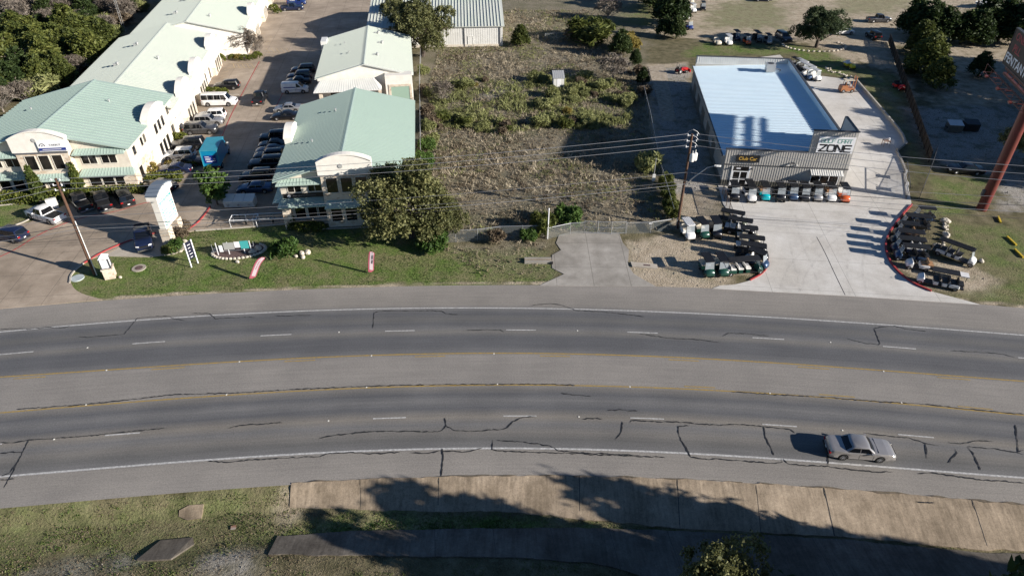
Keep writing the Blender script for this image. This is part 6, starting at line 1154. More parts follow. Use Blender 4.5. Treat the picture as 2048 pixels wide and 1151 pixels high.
mh = G(278, 536); mb = thing('manhole_cover', 'rusty manhole lid in a pale concrete ring on the lawn', 'manhole', mh); MB().lathe([(.05, -.05), (.78, -.05), (.78, .06), (.05, .061)], 24).build('ring', MAT['apron'], mb); MB().lathe([(.05, .06), (.44, .061), (.44, .085), (.05, .086)], 20).build('lid', MAT['mulch'], mb)
pt = G(155, 556); o = MB().lathe([(.05, -.05), (.72, -.05), (.72, .07), (.05, .071)], 26).build('concrete_pad', M_noise('pad_pale', (.45, .5, .5), (.38, .43, .43), 2, .8)); o.location = pt; tag(o, 'round pale concrete pad in the lawn corner by the driveway', 'concrete pad')
wp = thing('marker_post', 'tall white pipe post at the corner of the lot fence', 'post', G(1095, 477)); MB().tube([(0, 0, 0), (.05, 0, 4.2)], .075, 8).build('shaft', MAT['white_sign'], wp); MB().lathe([(.10, 4.2), (.10, 4.28), (.02, 4.32)], 8, c=(.05, 0, 0)).build('cap', MAT['white_sign'], wp)
wp = thing('warning_post', 'short post with a small pale plate by the fence near the utility pole', 'post', G(1299, 463)); MB().tube([(0, 0, 0), (0, 0, 1.3)], .03, 6).build('shaft', MAT['galv'], wp); MB().box(-.2, .2, -.03, .0, 1.1, 1.4).build('plate', MAT['white_sign'], wp)
wp = thing('service_pole', 'thin grey service pole with white meter beside the side yard hedge', 'pole', G(1305, 372)); MB().tube([(0, 0, 0), (0, 0, 4.3)], .06, 8).build('shaft', MAT['galv'], wp); MB().box(-.22, .22, -.2, -.06, .9, 1.9).build('meter_box', MAT['metal_white'], wp)
# portable shed, dumpsters, containers, boat
sh = thing('garden_shed', 'small white shed with a grey mono-pitch roof alone in the weedy lot', 'shed', G(1116, 173), R(3)); MB().add([(-1.0, -1.1, 0), (1.0, -1.1, 0), (1.0, 1.1, 0), (-1.0, 1.1, 0), (-1.0, -1.1, 1.95), (1.0, -1.1, 1.95), (1.0, 1.1, 2.6), (-1.0, 1.1, 2.6)], [(0, 1, 5, 4), (1, 2, 6, 5), (2, 3, 7, 6), (3, 0, 4, 7), (0, 3, 2, 1)]).build('wall', MAT['metal_white'], sh); rf_ = MB(); seam_roof(rf_, (-1.1, -1.2, 1.97), (1.1, -1.2, 1.97), (1.1, 1.2, 2.7), (-1.1, 1.2, 2.7), .35, .05, (.04, .03)); rf_.build('roof', [MAT['vent'], MAT['vent']], sh); MB().box(-.35, .35, -1.13, -1.1, .1, 1.8).build('door', MAT['white_sign'], sh)
db = thing('waste_container', 'pale three-lid waste container in the shade beside the lane tree', 'dumpster', G(483, 411, .04), R(2)); MB().loft([[(-2.0, -.7 - k, z), (2.0, -.7 - k, z), (2.0, .7, z), (-2.0, .7, z)] for k, z in ((0, .15), (.2, 1.1))]).build('body', M_noise('bin_pale', (.55, .58, .58), (.46, .49, .5), 2, .5), db)
for i in range(3): x = -1.97 + i * 1.33; MB().slab([(x, -.95, 1.12), (x + 1.27, -.95, 1.12), (x + 1.27, .72, 1.45), (x, .72, 1.45)], .06).build('lid', MAT['metal_white'], db); MB().box(x + .5, x + .75, -1.05, -.9, .5, .7).build('bracket', MAT['galv'], db)
for i, (px, lb, c) in enumerate((((1905, 262), 'grey dumpster with a pale open lid on the shaded gravel lot', 'vent'), ((1938, 260), 'black dumpster beside the grey one on the shaded gravel lot', 'blacktrim'))):
    d_ = thing('dumpster', lb, 'dumpster', G(*px), R(-8)); MB().loft([[(-1.1, -.75 - k, z), (1.1, -.75 - k, z), (1.1, .75, z), (-1.1, .75, z)] for k, z in ((0, .1), (.15, 1.3))]).build('body', MAT['clad_dark'] if not i else MAT['blacktrim'], d_)
    for s in (0, 1): MB().slab([(-1.1 + s * 1.12, -.9, 1.32), (-.02 + s * 1.12, -.9, 1.32), (-.02 + s * 1.12, .77, 1.65), (-1.1 + s * 1.12, .77, 1.65)], .05).build('lid', MAT[c], d_)
    MB().box(-1.2, -1.1, -.3, .3, .6, .8).box(1.1, 1.2, -.3, .3, .6, .8).build('fork_pocket', MAT['blacktrim'], d_)
MAT['rust'] = M_noise('rusty_steel', (0.20, 0.085, 0.045), (0.30, 0.18, 0.12), 1.0, 0.8, coord='Object', c3=(0.35, .33, .30), scale2=.5)
cn = thing('storage_container', 'rusty storage container with pale ribbed side among the cedars', 'container', G(1915, 62), R(-12)); mb = MB()
for i in range(24): mb.box(-6 + i * .5, -6 + i * .5 + .3, -1.24, -1.2, .15, 2.45)
MB().box(-6, 6, -1.2, 1.2, .1, 2.6).build('body', MAT['rust'], cn); mb.build('side_rib', MAT['metal_white'], cn); MB().box(-6.05, -6.0, -1.1, 1.1, .2, 2.5).build('door', MAT['rust'], cn)
bo = thing('motor_boat', 'white motor boat on a trailer at the top right of the yard', 'boat', G(1972, 14), R(25)); MB().loft([[(x, -w, 1.5), (x, -w * .75, .85), (x, 0, z), (x, w * .75, .85), (x, w, 1.5)] for x, w, z in ((-3.5, 1.1, .6), (-1, 1.2, .55), (1.5, 1.0, .6), (3.2, .45, .85), (3.7, .05, 1.3))], True, False).build('hull', MAT['metal_white'], bo); MB().box(-3.4, 1.5, -.95, .95, 1.38, 1.46).build('deck', MAT['white_sign'], bo); MB().slab([(.9, -.8, 1.48), (.9, .8, 1.48), (.4, .7, 2.1), (.4, -.7, 2.1)], .04).build('windscreen', MAT['glass'], bo); MB().beam((-3.4, 0, .45), (4.6, 0, .45), .15, .12).beam((-2, -1, .45), (-2, 1, .45), .1, .1).build('trailer_frame', MAT['galv'], bo); add_wheels(bo, (-1.9,), 1.15, .32, .2); MB().box(-3.9, -3.5, -.25, .25, .7, 1.9).build('outboard_motor', MAT['blacktrim'], bo)
rv = thing('camper_trailer', 'white camper trailer cut by the top right photo edge', 'trailer', G(2052, 34), R(-14)); MB().loft([[(x, -1.2, .5), (x, -1.2, z), (x, 1.2, z), (x, 1.2, .5)] for x, z in ((-4.2, 2.2), (-3.9, 2.9), (3.4, 2.9), (4.2, 2.0))]).build('body', MAT['metal_white'], rv); MB().box(-3.0, -1.6, -1.23, -1.2, 1.5, 2.1).box(.4, 2.0, -1.23, -1.2, 1.5, 2.1).build('window', MAT['winglass'], rv); MB().box(-.8, -.1, -1.23, -1.2, .6, 2.4).build('door', MAT['vent'], rv); add_wheels(rv, (-.6, .5), 1.0, .34, .2)
MAT['curb_yellow'] = M_noise('stop_yellow', (0.62, 0.42, 0.02), (0.5, 0.36, 0.04), 3, 0.7)
for (xa, ya), (xb, yb), lb in (((1996, 434), (2001, 446), 'short yellow parking block nearest the red column'), ((2014, 474), (2032, 491), 'yellow parking block in the middle of the grass'), ((2029, 499), (2046, 516), 'yellow parking block closest to the highway')):
    a, b = Vector(G(xa, ya)), Vector(G(xb, yb)); o = MB().beam(a + Vector((0, 0, .09)), b + Vector((0, 0, .09)), .2, .18).build('parking_block', MAT['curb_yellow']); tag(o, lb, 'parking block')
for px, hd, lb, L_ in (((491, 450), 4, 'white pipe barrier frame on the pavement edge by the lawn', 3.3), ((545, 447), 4, 'grey pipe rail next to the white barrier in the shade', 4.4)):
    f = thing('pipe_barrier', lb, 'barrier', G(*px, .04), R(hd)); m = MAT['white_sign'] if L_ < 4 else MAT['vent']
    MB().tube([(-L_ / 2, -.6, 0), (-L_ / 2, -.6, 1.1), (L_ / 2, -.6, 1.1), (L_ / 2, -.6, 0)], .05, 6).build('front_frame', m, f); MB().tube([(-L_ / 2, .8, 0), (-L_ / 2, .8, 1.1), (L_ / 2, .8, 1.1), (L_ / 2, .8, 0)], .05, 6).build('back_frame', m, f); MB().tube([(-L_ / 2, -.6, 1.1), (-L_ / 2, .8, 1.1)], .05, 6).tube([(L_ / 2, -.6, 1.1), (L_ / 2, .8, 1.1)], .05, 6).tube([(0, .8, 0), (0, .8, 1.1)], .05, 6).build('cross_bar', m, f); MB().lathe([(.12, 0), (.12, .5), (.2, .52), (.2, .72), (.04, .78)], 10, c=(.1, .1, 0)).build('valve', MAT['blacktrim'], f)
bn = thing('white_cabinet', 'white utility cabinet beside the white pickup on the office lawn', 'cabinet', G(108, 415), R(30)); MB().loft([[(-.6, -.4, z), (.6, -.4, z), (.6, .4 - k, z), (-.6, .4 - k, z)] for z, k in ((0, 0), (1.2, 0), (1.4, .3))]).build('casing', MAT['metal_white'], bn); MB().box(-.5, .5, -.42, -.4, .1, 1.1).build('door', MAT['white_sign'], bn)
hw_ = thing('culvert_headwall', 'weathered concrete culvert headwall left of the old driveway', 'headwall', G(1076, 523)); MB().box(-1.6, 1.6, -.45, -.2, -.1, .35).box(-1.6, 1.6, .2, .45, -.1, .35).build('wall', MAT['old'], hw_); MB().box(-1.6, 1.6, -.2, .2, -.1, .2).build('slab', MAT['slab'], hw_); MB().box(1.45, 1.75, -.6, -.4, -.1, .3).build('pipe_mouth', MAT['blacktrim'], hw_)
hw_ = thing('concrete_inlet', 'sunlit tan concrete drain slab right of the old driveway', 'drain slab', G(1290, 532), R(-7)); MB().prism([(-1.5, -.4), (1.45, -.5), (1.4, .35), (-1.7, .55)], -.1, .16).build('slab', MAT['apron'], hw_); MB().box(-.2, .6, -.15, .15, .162, .17).build('grate', MAT['mulch'], hw_)
fr_ = thing('fire_pit_stand', 'small rusty stand with a white can on the yard pavement', 'stand', G(1770, 292, .04)); MB().box(-.5, .5, -.4, .4, .9, 1.0).build('tray', MAT['rust'], fr_); MB().lathe([(.14, 1.0), (.14, 1.35), (.02, 1.37)], 8, c=(.3, 0, 0)).build('can', MAT['white_sign'], fr_)
for x, y in ((-.45, -.35), (.45, -.35), (.45, .35), (-.45, .35)): MB().box(x - .03, x + .03, y - .03, y + .03, 0, .9).build('leg', MAT['rust'], fr_)
mp_ = thing('radio_mast', 'thin pale lattice mast rising from the brush in the top left corner', 'mast', G(250, 62)); mb = MB()
for x, y in ((-.25, -.2), (.25, -.2), (0, .25)): mb.tube([(x, y, 0), (x * .6, y * .6, 16)], .035, 5)
for i in range(20): z = i * .8; mb.tube([(-.25, -.2, z), (.25, -.2, z + .4)], .02, 4).tube([(.25, -.2, z + .4), (0, .25, z + .8)], .02, 4)
mb.build('lattice', MAT['vent'], mp_); MB().lathe([(.4, 15.5), (.3, 16.1), (.05, 16.3)], 10).build('antenna', MAT['metal_white'], mp_)
wt = thing('flatbed_trailer', 'long white trailer parked in the brush at the top left', 'trailer', G(220, 22), R(2)); MB().box(-4.5, 4.5, -1.1, 1.1, .8, 1.3).build('deck', MAT['metal_white'], wt); MB().box(3.2, 4.4, -1.0, 1.0, 1.3, 3.2).build('box', MAT['metal_white'], wt); add_wheels(wt, (-2.5, -1.5), .95, .4, .25); MB().box(4.5, 6.0, -.1, .1, .7, .85).build('drawbar', MAT['galv'], wt)
ht_ = thing('lot_entry_rail', 'dark steel pipe posts on the pavement left of the white barrier', 'rail', G(462, 452, .04), R(20)); MB().tube([(-1.1, -.9, 0), (-1.1, -.9, .9), (0, 0, .9), (0, 0, 0)], .04, 6).build('lower_rail', MAT['trim_dark'], ht_); MB().tube([(0.1, .2, 0), (.1, .2, .9), (1.2, 1.4, .9), (1.2, 1.4, 0)], .04, 6).build('upper_rail', MAT['trim_dark'], ht_)
ltr = thing('litter_card', 'small torn card lying in the ditch grass', 'litter', (G(464, 1047, -.7)[0], G(464, 1047, -.7)[1], float(ditch_z(np.array([G(464, 1047, -.7)[0]]), np.array([G(464, 1047, -.7)[1]]))[0]) + .05), R(10)); MB().slab([(-.2, -.17, 0), (.2, -.17, .02), (.2, .17, .05), (-.2, .17, .03)], .015).build('card', MAT['rust'], ltr)
# ================================================================== VEGETATION
def leaf_mat(name, c1, c2, c3, trans=0.25):
    m, n, l, p = newmat(name)
    a = n.new('ShaderNodeAttribute'); a.attribute_name = 'tint'; s = n.new('ShaderNodeSeparateColor'); l.new(a.outputs['Color'], s.inputs[0])
    oi = n.new('ShaderNodeObjectInfo'); f = mth(n, l, 'ADD', mth(n, l, 'MULTIPLY', s.outputs[0], 0.75), mth(n, l, 'MULTIPLY', oi.outputs['Random'], 0.25))
    c = ramp(n, l, f, [(0.1, c1), (0.5, c2), (0.9, c3)]).outputs[0]
    l.new(c, p.inputs['Base Color']); p.inputs['Roughness'].default_value = 0.6; p.inputs['Specular IOR Level'].default_value = 0.25
    tr = n.new('ShaderNodeBsdfTranslucent'); l.new(c, tr.inputs[0]); mx = n.new('ShaderNodeMixShader'); mx.inputs[0].default_value = trans
    l.new(p.outputs[0], mx.inputs[1]); l.new(tr.outputs[0], mx.inputs[2]); l.new(mx.outputs[0], n['Material Output'].inputs['Surface']); return m
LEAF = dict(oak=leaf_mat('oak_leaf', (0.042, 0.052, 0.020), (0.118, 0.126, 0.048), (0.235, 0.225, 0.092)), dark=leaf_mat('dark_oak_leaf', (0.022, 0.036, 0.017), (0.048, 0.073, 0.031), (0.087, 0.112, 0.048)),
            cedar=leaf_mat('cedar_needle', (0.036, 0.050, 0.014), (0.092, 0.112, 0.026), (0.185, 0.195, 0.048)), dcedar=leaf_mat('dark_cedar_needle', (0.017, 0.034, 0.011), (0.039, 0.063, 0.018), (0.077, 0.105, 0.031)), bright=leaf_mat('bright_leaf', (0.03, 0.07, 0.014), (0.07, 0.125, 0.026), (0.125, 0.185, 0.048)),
            hedge=leaf_mat('hedge_leaf', (0.056, 0.077, 0.014), (0.119, 0.140, 0.025), (0.210, 0.210, 0.042)), olive=leaf_mat('olive_shrub_leaf', (0.125, 0.135, 0.050), (0.235, 0.250, 0.095), (0.37, 0.37, 0.17)), twig=leaf_mat('bare_twig', (0.085, 0.068, 0.052), (0.15, 0.125, 0.10), (0.23, 0.20, 0.165), 0.0),
            yellow=leaf_mat('yellow_leaf', (0.13, 0.105, 0.025), (0.24, 0.19, 0.05), (0.34, 0.28, 0.08)), straw=leaf_mat('straw', (0.14, 0.115, 0.075), (0.30, 0.25, 0.175), (0.48, 0.42, 0.31), 0.2), grass=leaf_mat('grass_blade', (0.035, 0.070, 0.017), (0.077, 0.123, 0.028), (0.154, 0.175, 0.056)),
            rusty=leaf_mat('rust_brown_brush', (0.075, 0.055, 0.038), (0.15, 0.115, 0.075), (0.24, 0.19, 0.13), 0.1), cypress=leaf_mat('cypress_needle', (0.039, 0.063, 0.014), (0.087, 0.112, 0.025), (0.168, 0.182, 0.042)))
MAT['bark'] = M_noise('bark', (0.06, 0.045, 0.034), (0.11, 0.09, 0.075), 5, 0.95, coord='Object'); MAT['bark_pale'] = M_noise('bark_pale', (0.18, 0.155, 0.13), (0.28, 0.25, 0.22), 5, 0.95, coord='Object')
def quads_mesh(name, C, size, rs, m, stretch=1.0, up=0.0, tint=None, curl=None):
    """many small leaf-spray faces: centres C (n,3), size (n,) ; random directions, optionally stretched"""
    n = len(C); d = rs.normal(size=(n, 3)); d[:, 2] = d[:, 2] * (1 - up) + up * 1.6; d /= np.linalg.norm(d, axis=1)[:, None]
    e = rs.normal(size=(n, 3)); e -= (e * d).sum(1)[:, None] * d; e /= np.linalg.norm(e, axis=1)[:, None] + 1e-9
    a = d * (size * stretch)[:, None]; b = e * (size * .5)[:, None]
    nn = np.cross(d, e) * (size * 0.25)[:, None]
    V = np.stack([C - a * .5 - b * .5, C - a * .1 - b + nn, C + a * .55, C - a * .1 + b + nn], 1).reshape(-1, 3)
    me = bpy.data.meshes.new(name); me.vertices.add(4 * n); me.vertices.foreach_set('co', V.ravel().astype(np.float32)); me.loops.add(4 * n); me.loops.foreach_set('vertex_index', np.arange(4 * n, dtype=np.int32))
    me.polygons.add(n); me.polygons.foreach_set('loop_start', np.arange(0, 4 * n, 4, dtype=np.int32)); me.polygons.foreach_set('loop_total', np.full(n, 4, dtype=np.int32)); me.update(calc_edges=True)
    at = me.color_attributes.new('tint', 'FLOAT_COLOR', 'POINT'); t = rs.rand(n) if tint is None else np.clip(tint, 0, 1)
    at.data.foreach_set('color', np.repeat(np.stack([t, t, t, np.ones(n)], 1), 4, 0).ravel().astype(np.float32)); me.materials.append(m); return me
def lobes_points(lobes, n, rs, clump=26, spread=.42, shell=.55):
    """clumped points near the surface of several ellipsoid lobes (x,y,z,rx,ry,rz)"""
    L = np.array(lobes); w = (L[:, 3] * L[:, 4] + L[:, 3] * L[:, 5]); w /= w.sum(); k = max(8, n // clump); i = rs.choice(len(L), k, p=w); d = rs.normal(size=(k, 3)); d /= np.linalg.norm(d, axis=1)[:, None]
    d[:, 2] = np.where(d[:, 2] < -.35, -d[:, 2], d[:, 2]); r = shell + (1 - shell) * rs.rand(k) ** .5; c = L[i, :3] + d * r[:, None] * L[i, 3:6]; tint = rs.rand(k); j = rs.choice(k, n); rad = np.minimum(L[i, 3], L[i, 5])[j] * spread
    q = rs.normal(size=(n, 3)) * .42; return c[j] + q * rad[:, None], tint[j] * .55 + rs.rand(n) * .45
TREE = {}
def limbs(mb, base_r, h, spread, rs, k=6, z0=.35):
    mb.tube([(0, 0, -.25), (rs.uniform(-.1, .1), rs.uniform(-.1, .1), h * .3), (rs.uniform(-.2, .2), rs.uniform(-.2, .2), h * .62)], base_r, 9, base_r * .5)
    for i in range(k):
        a = 2 * math.pi * (i + rs.rand() * .6) / k; z = h * (z0 + .22 * rs.rand()); r1 = spread * (.5 + .4 * rs.rand())
        mb.tube([(0, 0, z * .8), (r1 * .45 * math.cos(a), r1 * .45 * math.sin(a), z + h * .16), (r1 * math.cos(a), r1 * math.sin(a), z + h * (.24 + .16 * rs.rand()))], base_r * .42, 6, base_r * .1)
def tree_data(kind, var):
    key = (kind, var)
    if key in TREE: return TREE[key]
    rs = np.random.RandomState(hash(kind) % 1000 + var * 17 + len(kind) * 131 if False else sum(map(ord, kind)) * 7 + var * 17)
    tk = MB()
    if kind in ('oak', 'dark'):          # unit: height 10, crown radius ~6
        lb = [(0, 0, 5.0, 3.6, 3.6, 2.8)]
        for i in range(15): a = 2 * math.pi * i / 7.5 + rs.rand(); r = 2.6 + 1.9 * rs.rand(); lb.append((r * math.cos(a), r * math.sin(a), 2.2 + 4.6 * rs.rand(), 1.5 + rs.rand(), 1.5 + rs.rand(), 1.2 + .8 * rs.rand()))
        for i in range(4): lb.append((rs.uniform(-1.8, 1.8), rs.uniform(-1.8, 1.8), 7.6 + rs.rand(), 1.6, 1.6, 1.2))
        C, t = lobes_points(lb, 24000, rs, 34, .36, .60); cr = quads_mesh('crown', C, rs.uniform(.13, .29, len(C)), rs, LEAF[kind], 1.2, tint=t); limbs(tk, .42, 8, 5, rs, 9, .2); bk = 'bark'
    elif kind in ('cedar', 'dcedar'):     # unit: height 6, radius 2.2, bushy to the ground
        lb = [(0, 0, 1.6, 2.0, 2.0, 1.5), (0, 0, 3.2, 1.5, 1.5, 1.5), (.1, 0, 4.6, .9, .9, 1.2)]
        for i in range(9): a = 2 * math.pi * i / 9 + rs.rand(); z = .8 + 3.4 * rs.rand(); r = 1.7 * (1 - z / 6.4); lb.append((r * math.cos(a), r * math.sin(a), z, .8, .8, 1.0))
        C, t = lobes_points(lb, 8000, rs, 24, .40, .7); cr = quads_mesh('crown', C, rs.uniform(.12, .27, len(C)), rs, LEAF[kind], 2.0, .35, t); tk.tube([(0, 0, -.2), (.1, .05, 3.0), (0, .1, 5.2)], .16, 7, .04); bk = 'bark'
    elif kind == 'bare':                 # unit: height 5, radius 2.4
        limbs(tk, .14, 5, 2.2, rs, 6, .12); C = []; 
        for i in range(90):
            a = rs.rand() * 6.28; r = 2.2 * rs.rand() ** .5; z = 1.5 + 3.0 * rs.rand() * (1 - .3 * r / 2.2); tk.tube([(r * .35 * math.cos(a), r * .35 * math.sin(a), z * .55), (r * .8 * math.cos(a), r * .8 * math.sin(a), z * .9), (r * math.cos(a + .2), r * math.sin(a + .2), z)], .028, 4, .008)
        C, t = lobes_points([(0, 0, 3.0, 2.3, 2.3, 1.9)], 1300, rs, 12, .3, .45); cr = quads_mesh('crown', C, rs.uniform(.30, .7, len(C)) * .22, rs, LEAF['twig'], 5.0, .3, t); bk = 'bark_pale'
    elif kind == 'cypress':              # unit: height 4.5, radius .9
        lb = [(0, 0, z, .95 * (1 - .75 * z / 4.8), .95 * (1 - .75 * z / 4.8), .6) for z in np.linspace(.5, 4.3, 9)]
        C, t = lobes_points(lb, 2600, rs, 14, .35, .7); cr = quads_mesh('crown', C, rs.uniform(.14, .30, len(C)), rs, LEAF['cypress'], 2.2, .7, t); tk.tube([(0, 0, -.2), (0, 0, 3.6)], .1, 6, .03); bk = 'bark'
    elif kind in ('ball', 'yball'):      # unit radius 1 clipped shrub
        C, t = lobes_points([(0, 0, .62, .95, .95, .62)], 900, rs, 10, .22, .86); cr = quads_mesh('crown', C, rs.uniform(.12, .24, len(C)), rs, LEAF['hedge' if kind == 'ball' else 'yellow'], 1.1, tint=t); tk.tube([(0, 0, -.1), (0, 0, .8)], .06, 5, .03); bk = 'bark'
    elif kind in ('shrub', 'olive', 'rusty', 'yellow', 'bright'):   # unit: height 2.2, radius 1.4, ragged
        lb = [(0, 0, .8, 1.0, 1.0, .8)]
        for i in range(6): a = 2 * math.pi * i / 6 + rs.rand(); lb.append((.85 * math.cos(a), .85 * math.sin(a), .6 + .8 * rs.rand(), .55, .55, .6))
        C, t = lobes_points(lb, 2600 if kind != 'bright' else 3200, rs, 14, .5, .5); cr = quads_mesh('crown', C, rs.uniform(.07, .17, len(C)) * (1.25 if kind == 'bright' else 1), rs, LEAF[{'shrub': 'cedar', 'olive': 'olive', 'rusty': 'rusty', 'yellow': 'yellow', 'bright': 'bright'}[kind]], 2.0 if kind == 'bright' else 4.2, .55, t)
        for i in range(5): a = 2 * math.pi * i / 5; tk.tube([(0, 0, -.1), (.5 * math.cos(a), .5 * math.sin(a), 1.1)], .04, 5, .015)
        bk = 'bark'
    elif kind == 'lane':                 # unit: height 5, radius 1.6 young broadleaf
        lb = [(0, 0, 2.6, 1.2, 1.2, 1.6), (.5, 0, 1.3, .9, .9, .8), (-.5, .3, 1.2, .9, .9, .7)] + [(1.0 * math.cos(a), 1.0 * math.sin(a), z, .75, .75, .8) for a, z in zip(np.linspace(0, 5.5, 7), (2.0, 2.6, 3.3, 1.9, 2.8, 3.6, 2.3))] + [(0, 0, 4.5, .5, .5, .6)]
        C, t = lobes_points(lb, 2600, rs, 16, .4, .6); cr = quads_mesh('crown', C, rs.uniform(.20, .38, len(C)), rs, LEAF['bright'], 1.2, tint=t); limbs(tk, .10, 4.2, 1.3, rs, 6, .2); bk = 'bark'
    TREE[key] = (cr, tk.mesh('trunk' if kind not in ('ball', 'yball', 'shrub', 'olive', 'rusty', 'yellow', 'bright') else 'stem', MAT[bk], True)); return TREE[key]
HT = dict(oak=9.4, dark=9.4, cedar=5.8, dcedar=5.8, bare=4.9, cypress=4.6, ball=1.3, yball=1.3, shrub=2.1, olive=2.1, rusty=2.1, yellow=2.1, bright=2.1, lane=5.0)
NM = dict(oak='oak_tree', dark='oak_tree', cedar='cedar_tree', dcedar='cedar_tree', bare='bare_tree', cypress='cypress_tree', ball='clipped_shrub', yball='clipped_shrub', shrub='shrub', olive='shrub', rusty='shrub', yellow='shrub', bright='shrub', lane='young_tree')
def plant(kind, var, px, h, label, group=None, wide=1.0, cat=None, z=-.03, loc=None):
    cr, tk = tree_data(kind, var); s = h / HT[kind]; p = loc or G(px[0], px[1], z)
    t = thing(NM[kind], label, cat or ('shrub' if kind in ('ball', 'yball', 'shrub', 'olive', 'rusty', 'yellow', 'bright') else 'tree'), p, rnd.uniform(0, 6.28), group); t.scale = (s * wide, s * wide, s)
    ob('crown', cr, t); ob(tk.name.split('.')[0], tk, t); return t
# big named trees
plant('oak', 0, (824, 474), 10.4, 'large spreading live oak covering the right half of the centre office', wide=.95); plant('oak', 1, (758, 450), 4.6, 'smaller oak growing under the big oak against the office front', wide=.85)
plant('oak', 2, (880, 478), 5.6, 'yellow-green lower oak at the right skirt of the big oak', wide=1.05); plant('bright', 3, (868, 496), 2.6, 'bushy green shrub spilling over the lawn end of the chain-link fence', wide=1.15)
plant('oak', 3, (846, 112), 11.6, 'tall live oak between the pale workshop and the far metal barn', wide=1.05); plant('oak', 1, (800, 80), 8.5, 'oak behind the pale workshop roof', wide=.9)
plant('dark', 0, (1632, 95), 8.4, 'round dark oak ringed by pale stones in the cart yard', wide=1.2); plant('lane', 0, (436, 410), 5.6, 'young bright green tree beside the waste container', wide=1.1)
plant('bare', 0, (490, 112), 5.6, 'leafless grey tree in the planted strip by the rear shop row', wide=1.15); plant('bare', 1, (515, 113), 4.6, 'smaller leafless tree next to the grey one in the planted strip', wide=.9)
for i, (px, h, w, lb) in enumerate((((1340, 52), 9.5, 1.3, 'tall cedar nearest the top row of carts'), ((1318, 22), 9, 1.3, 'cedar at the top edge left of the carts'), ((1300, 12), 8, 1.2, 'cedar on the left flank of the top clump'), ((1352, 78), 5, 1.1, 'small cedar in front of the top clump'), ((1328, 74), 4.6, 1.2, 'low bushy cedar at the foot of the top clump'))): plant('dcedar', i % 3, px, h, lb, 'cedars by the top carts', w)
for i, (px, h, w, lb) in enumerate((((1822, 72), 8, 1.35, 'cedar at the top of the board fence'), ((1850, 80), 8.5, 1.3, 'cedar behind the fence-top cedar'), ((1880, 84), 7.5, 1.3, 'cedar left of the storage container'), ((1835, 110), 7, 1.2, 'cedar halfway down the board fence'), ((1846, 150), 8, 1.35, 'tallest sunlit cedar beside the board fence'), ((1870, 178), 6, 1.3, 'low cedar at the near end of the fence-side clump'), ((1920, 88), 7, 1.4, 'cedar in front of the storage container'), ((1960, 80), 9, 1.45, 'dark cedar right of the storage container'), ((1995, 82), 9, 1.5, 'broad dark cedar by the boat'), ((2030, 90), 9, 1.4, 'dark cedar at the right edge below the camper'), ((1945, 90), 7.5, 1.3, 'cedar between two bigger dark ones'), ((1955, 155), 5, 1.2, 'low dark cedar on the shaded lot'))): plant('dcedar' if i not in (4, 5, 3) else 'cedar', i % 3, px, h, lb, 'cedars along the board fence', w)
plant('oak', 1, (2052, 338), 7.2, 'pale-topped oak behind the red column at the right edge', wide=1.0); plant('dark', 2, (2120, 235), 9.5, 'dark oak at the right edge shading the gravel lot'); 
for i, (x, y) in enumerate(((93, 86), (95, 94), (98, 101), (101, 109), (104, 117), (108, 125), (112, 134), (108, 92), (114, 104), (118, 116), (122, 128))): plant('dark', i % 3, None, 13.5, 'shade oak standing outside the right photo edge', 'oaks beyond the right edge', .85, loc=(x, y, -.03))
plant('cedar', 0, (1041, 92), 4.6, 'round cedar bush near the corner of the far barn', wide=1.25); plant('shrub', 0, (1182, 84), 4.8, 'bright green bush at the back of the weedy lot', wide=1.7); plant('rusty', 0, (1160, 82), 3.6, 'brown bush left of the bright green one', wide=1.4); plant('yellow', 0, (1256, 100), 3.8, 'tall yellow-leaved bush at the back corner of the weedy lot', wide=1.0); plant('dcedar', 1, (1240, 112), 5.5, 'dark cedar below the yellow-leaved bush', wide=1.2); plant('bare', 2, (1225, 160), 4.8, 'grey leafless bush by the gravel side yard', wide=1.4); plant('bare', 0, (1215, 40), 5, 'grey bare tree at the top between two green patches', wide=1.5); plant('bare', 1, (885, 205), 3.8, 'dead bare tree fallen in the shaded end of the lot', wide=1.2)
for px, h, lb in (((85, 403), 5.0, 'tall cypress against the office front, left of the entrance bay'), ((166, 393), 4.7, 'tall cypress right of the office entrance bay'), ((585, 456), 1.9, 'spiky yucca clump at the corner column of the centre office')): plant('cypress', 0 if h > 2 else 1, px, h, lb, wide=1.0 if h > 2 else 1.9)
# clipped shrubs
SH = [(333, 293, 1.9, 'ball'), (316, 307, 1.5, 'ball'), (352, 284, 1.5, 'ball'), (365, 283, 1.4, 'ball'), (350, 270, 1.6, 'yball'), (372, 238, 1.3, 'ball'), (370, 246, .9, 'yball'), (289, 348, 1.4, 'ball'), (301, 348, 1.7, 'yball'), (342, 333, 1.0, 'yball'), (364, 336, 1.2, 'yball'), (386, 334, 1.1, 'ball'),
      (401, 191, 1.6, 'yball'), (416, 189, 1.4, 'ball'), (432, 189, 1.3, 'ball'), (447, 190, 1.3, 'ball'), (466, 120, 1.2, 'ball'), (478, 121, 1.3, 'yball'), (490, 122, 1.3, 'ball'), (503, 121, 1.2, 'ball'), (515, 118, 1.5, 'ball'), (440, 126, 1.8, 'ball'), (606, 462, 1.3, 'ball'), (622, 461, 1.3, 'ball'), (640, 462, 1.2, 'ball'), (548, 22, 1.6, 'ball'), (556, 28, 1.4, 'ball'),
      (1057, 480, 1.6, 'bright'), (1085, 465, 2.6, 'shrub'), (1135, 450, 2.8, 'bright'), (572, 512, 2.6, 'bright'), (855, 300, 2.0, 'bright'), (852, 330, 2.3, 'bright'), (995, 485, 2.0, 'rusty'), (1295, 345, 3.6, 'olive'), (366, 478, 1.8, 'rusty'), (352, 502, 1.6, 'bright'), (340, 508, 1.4, 'shrub'), (372, 462, 1.5, 'rusty')]
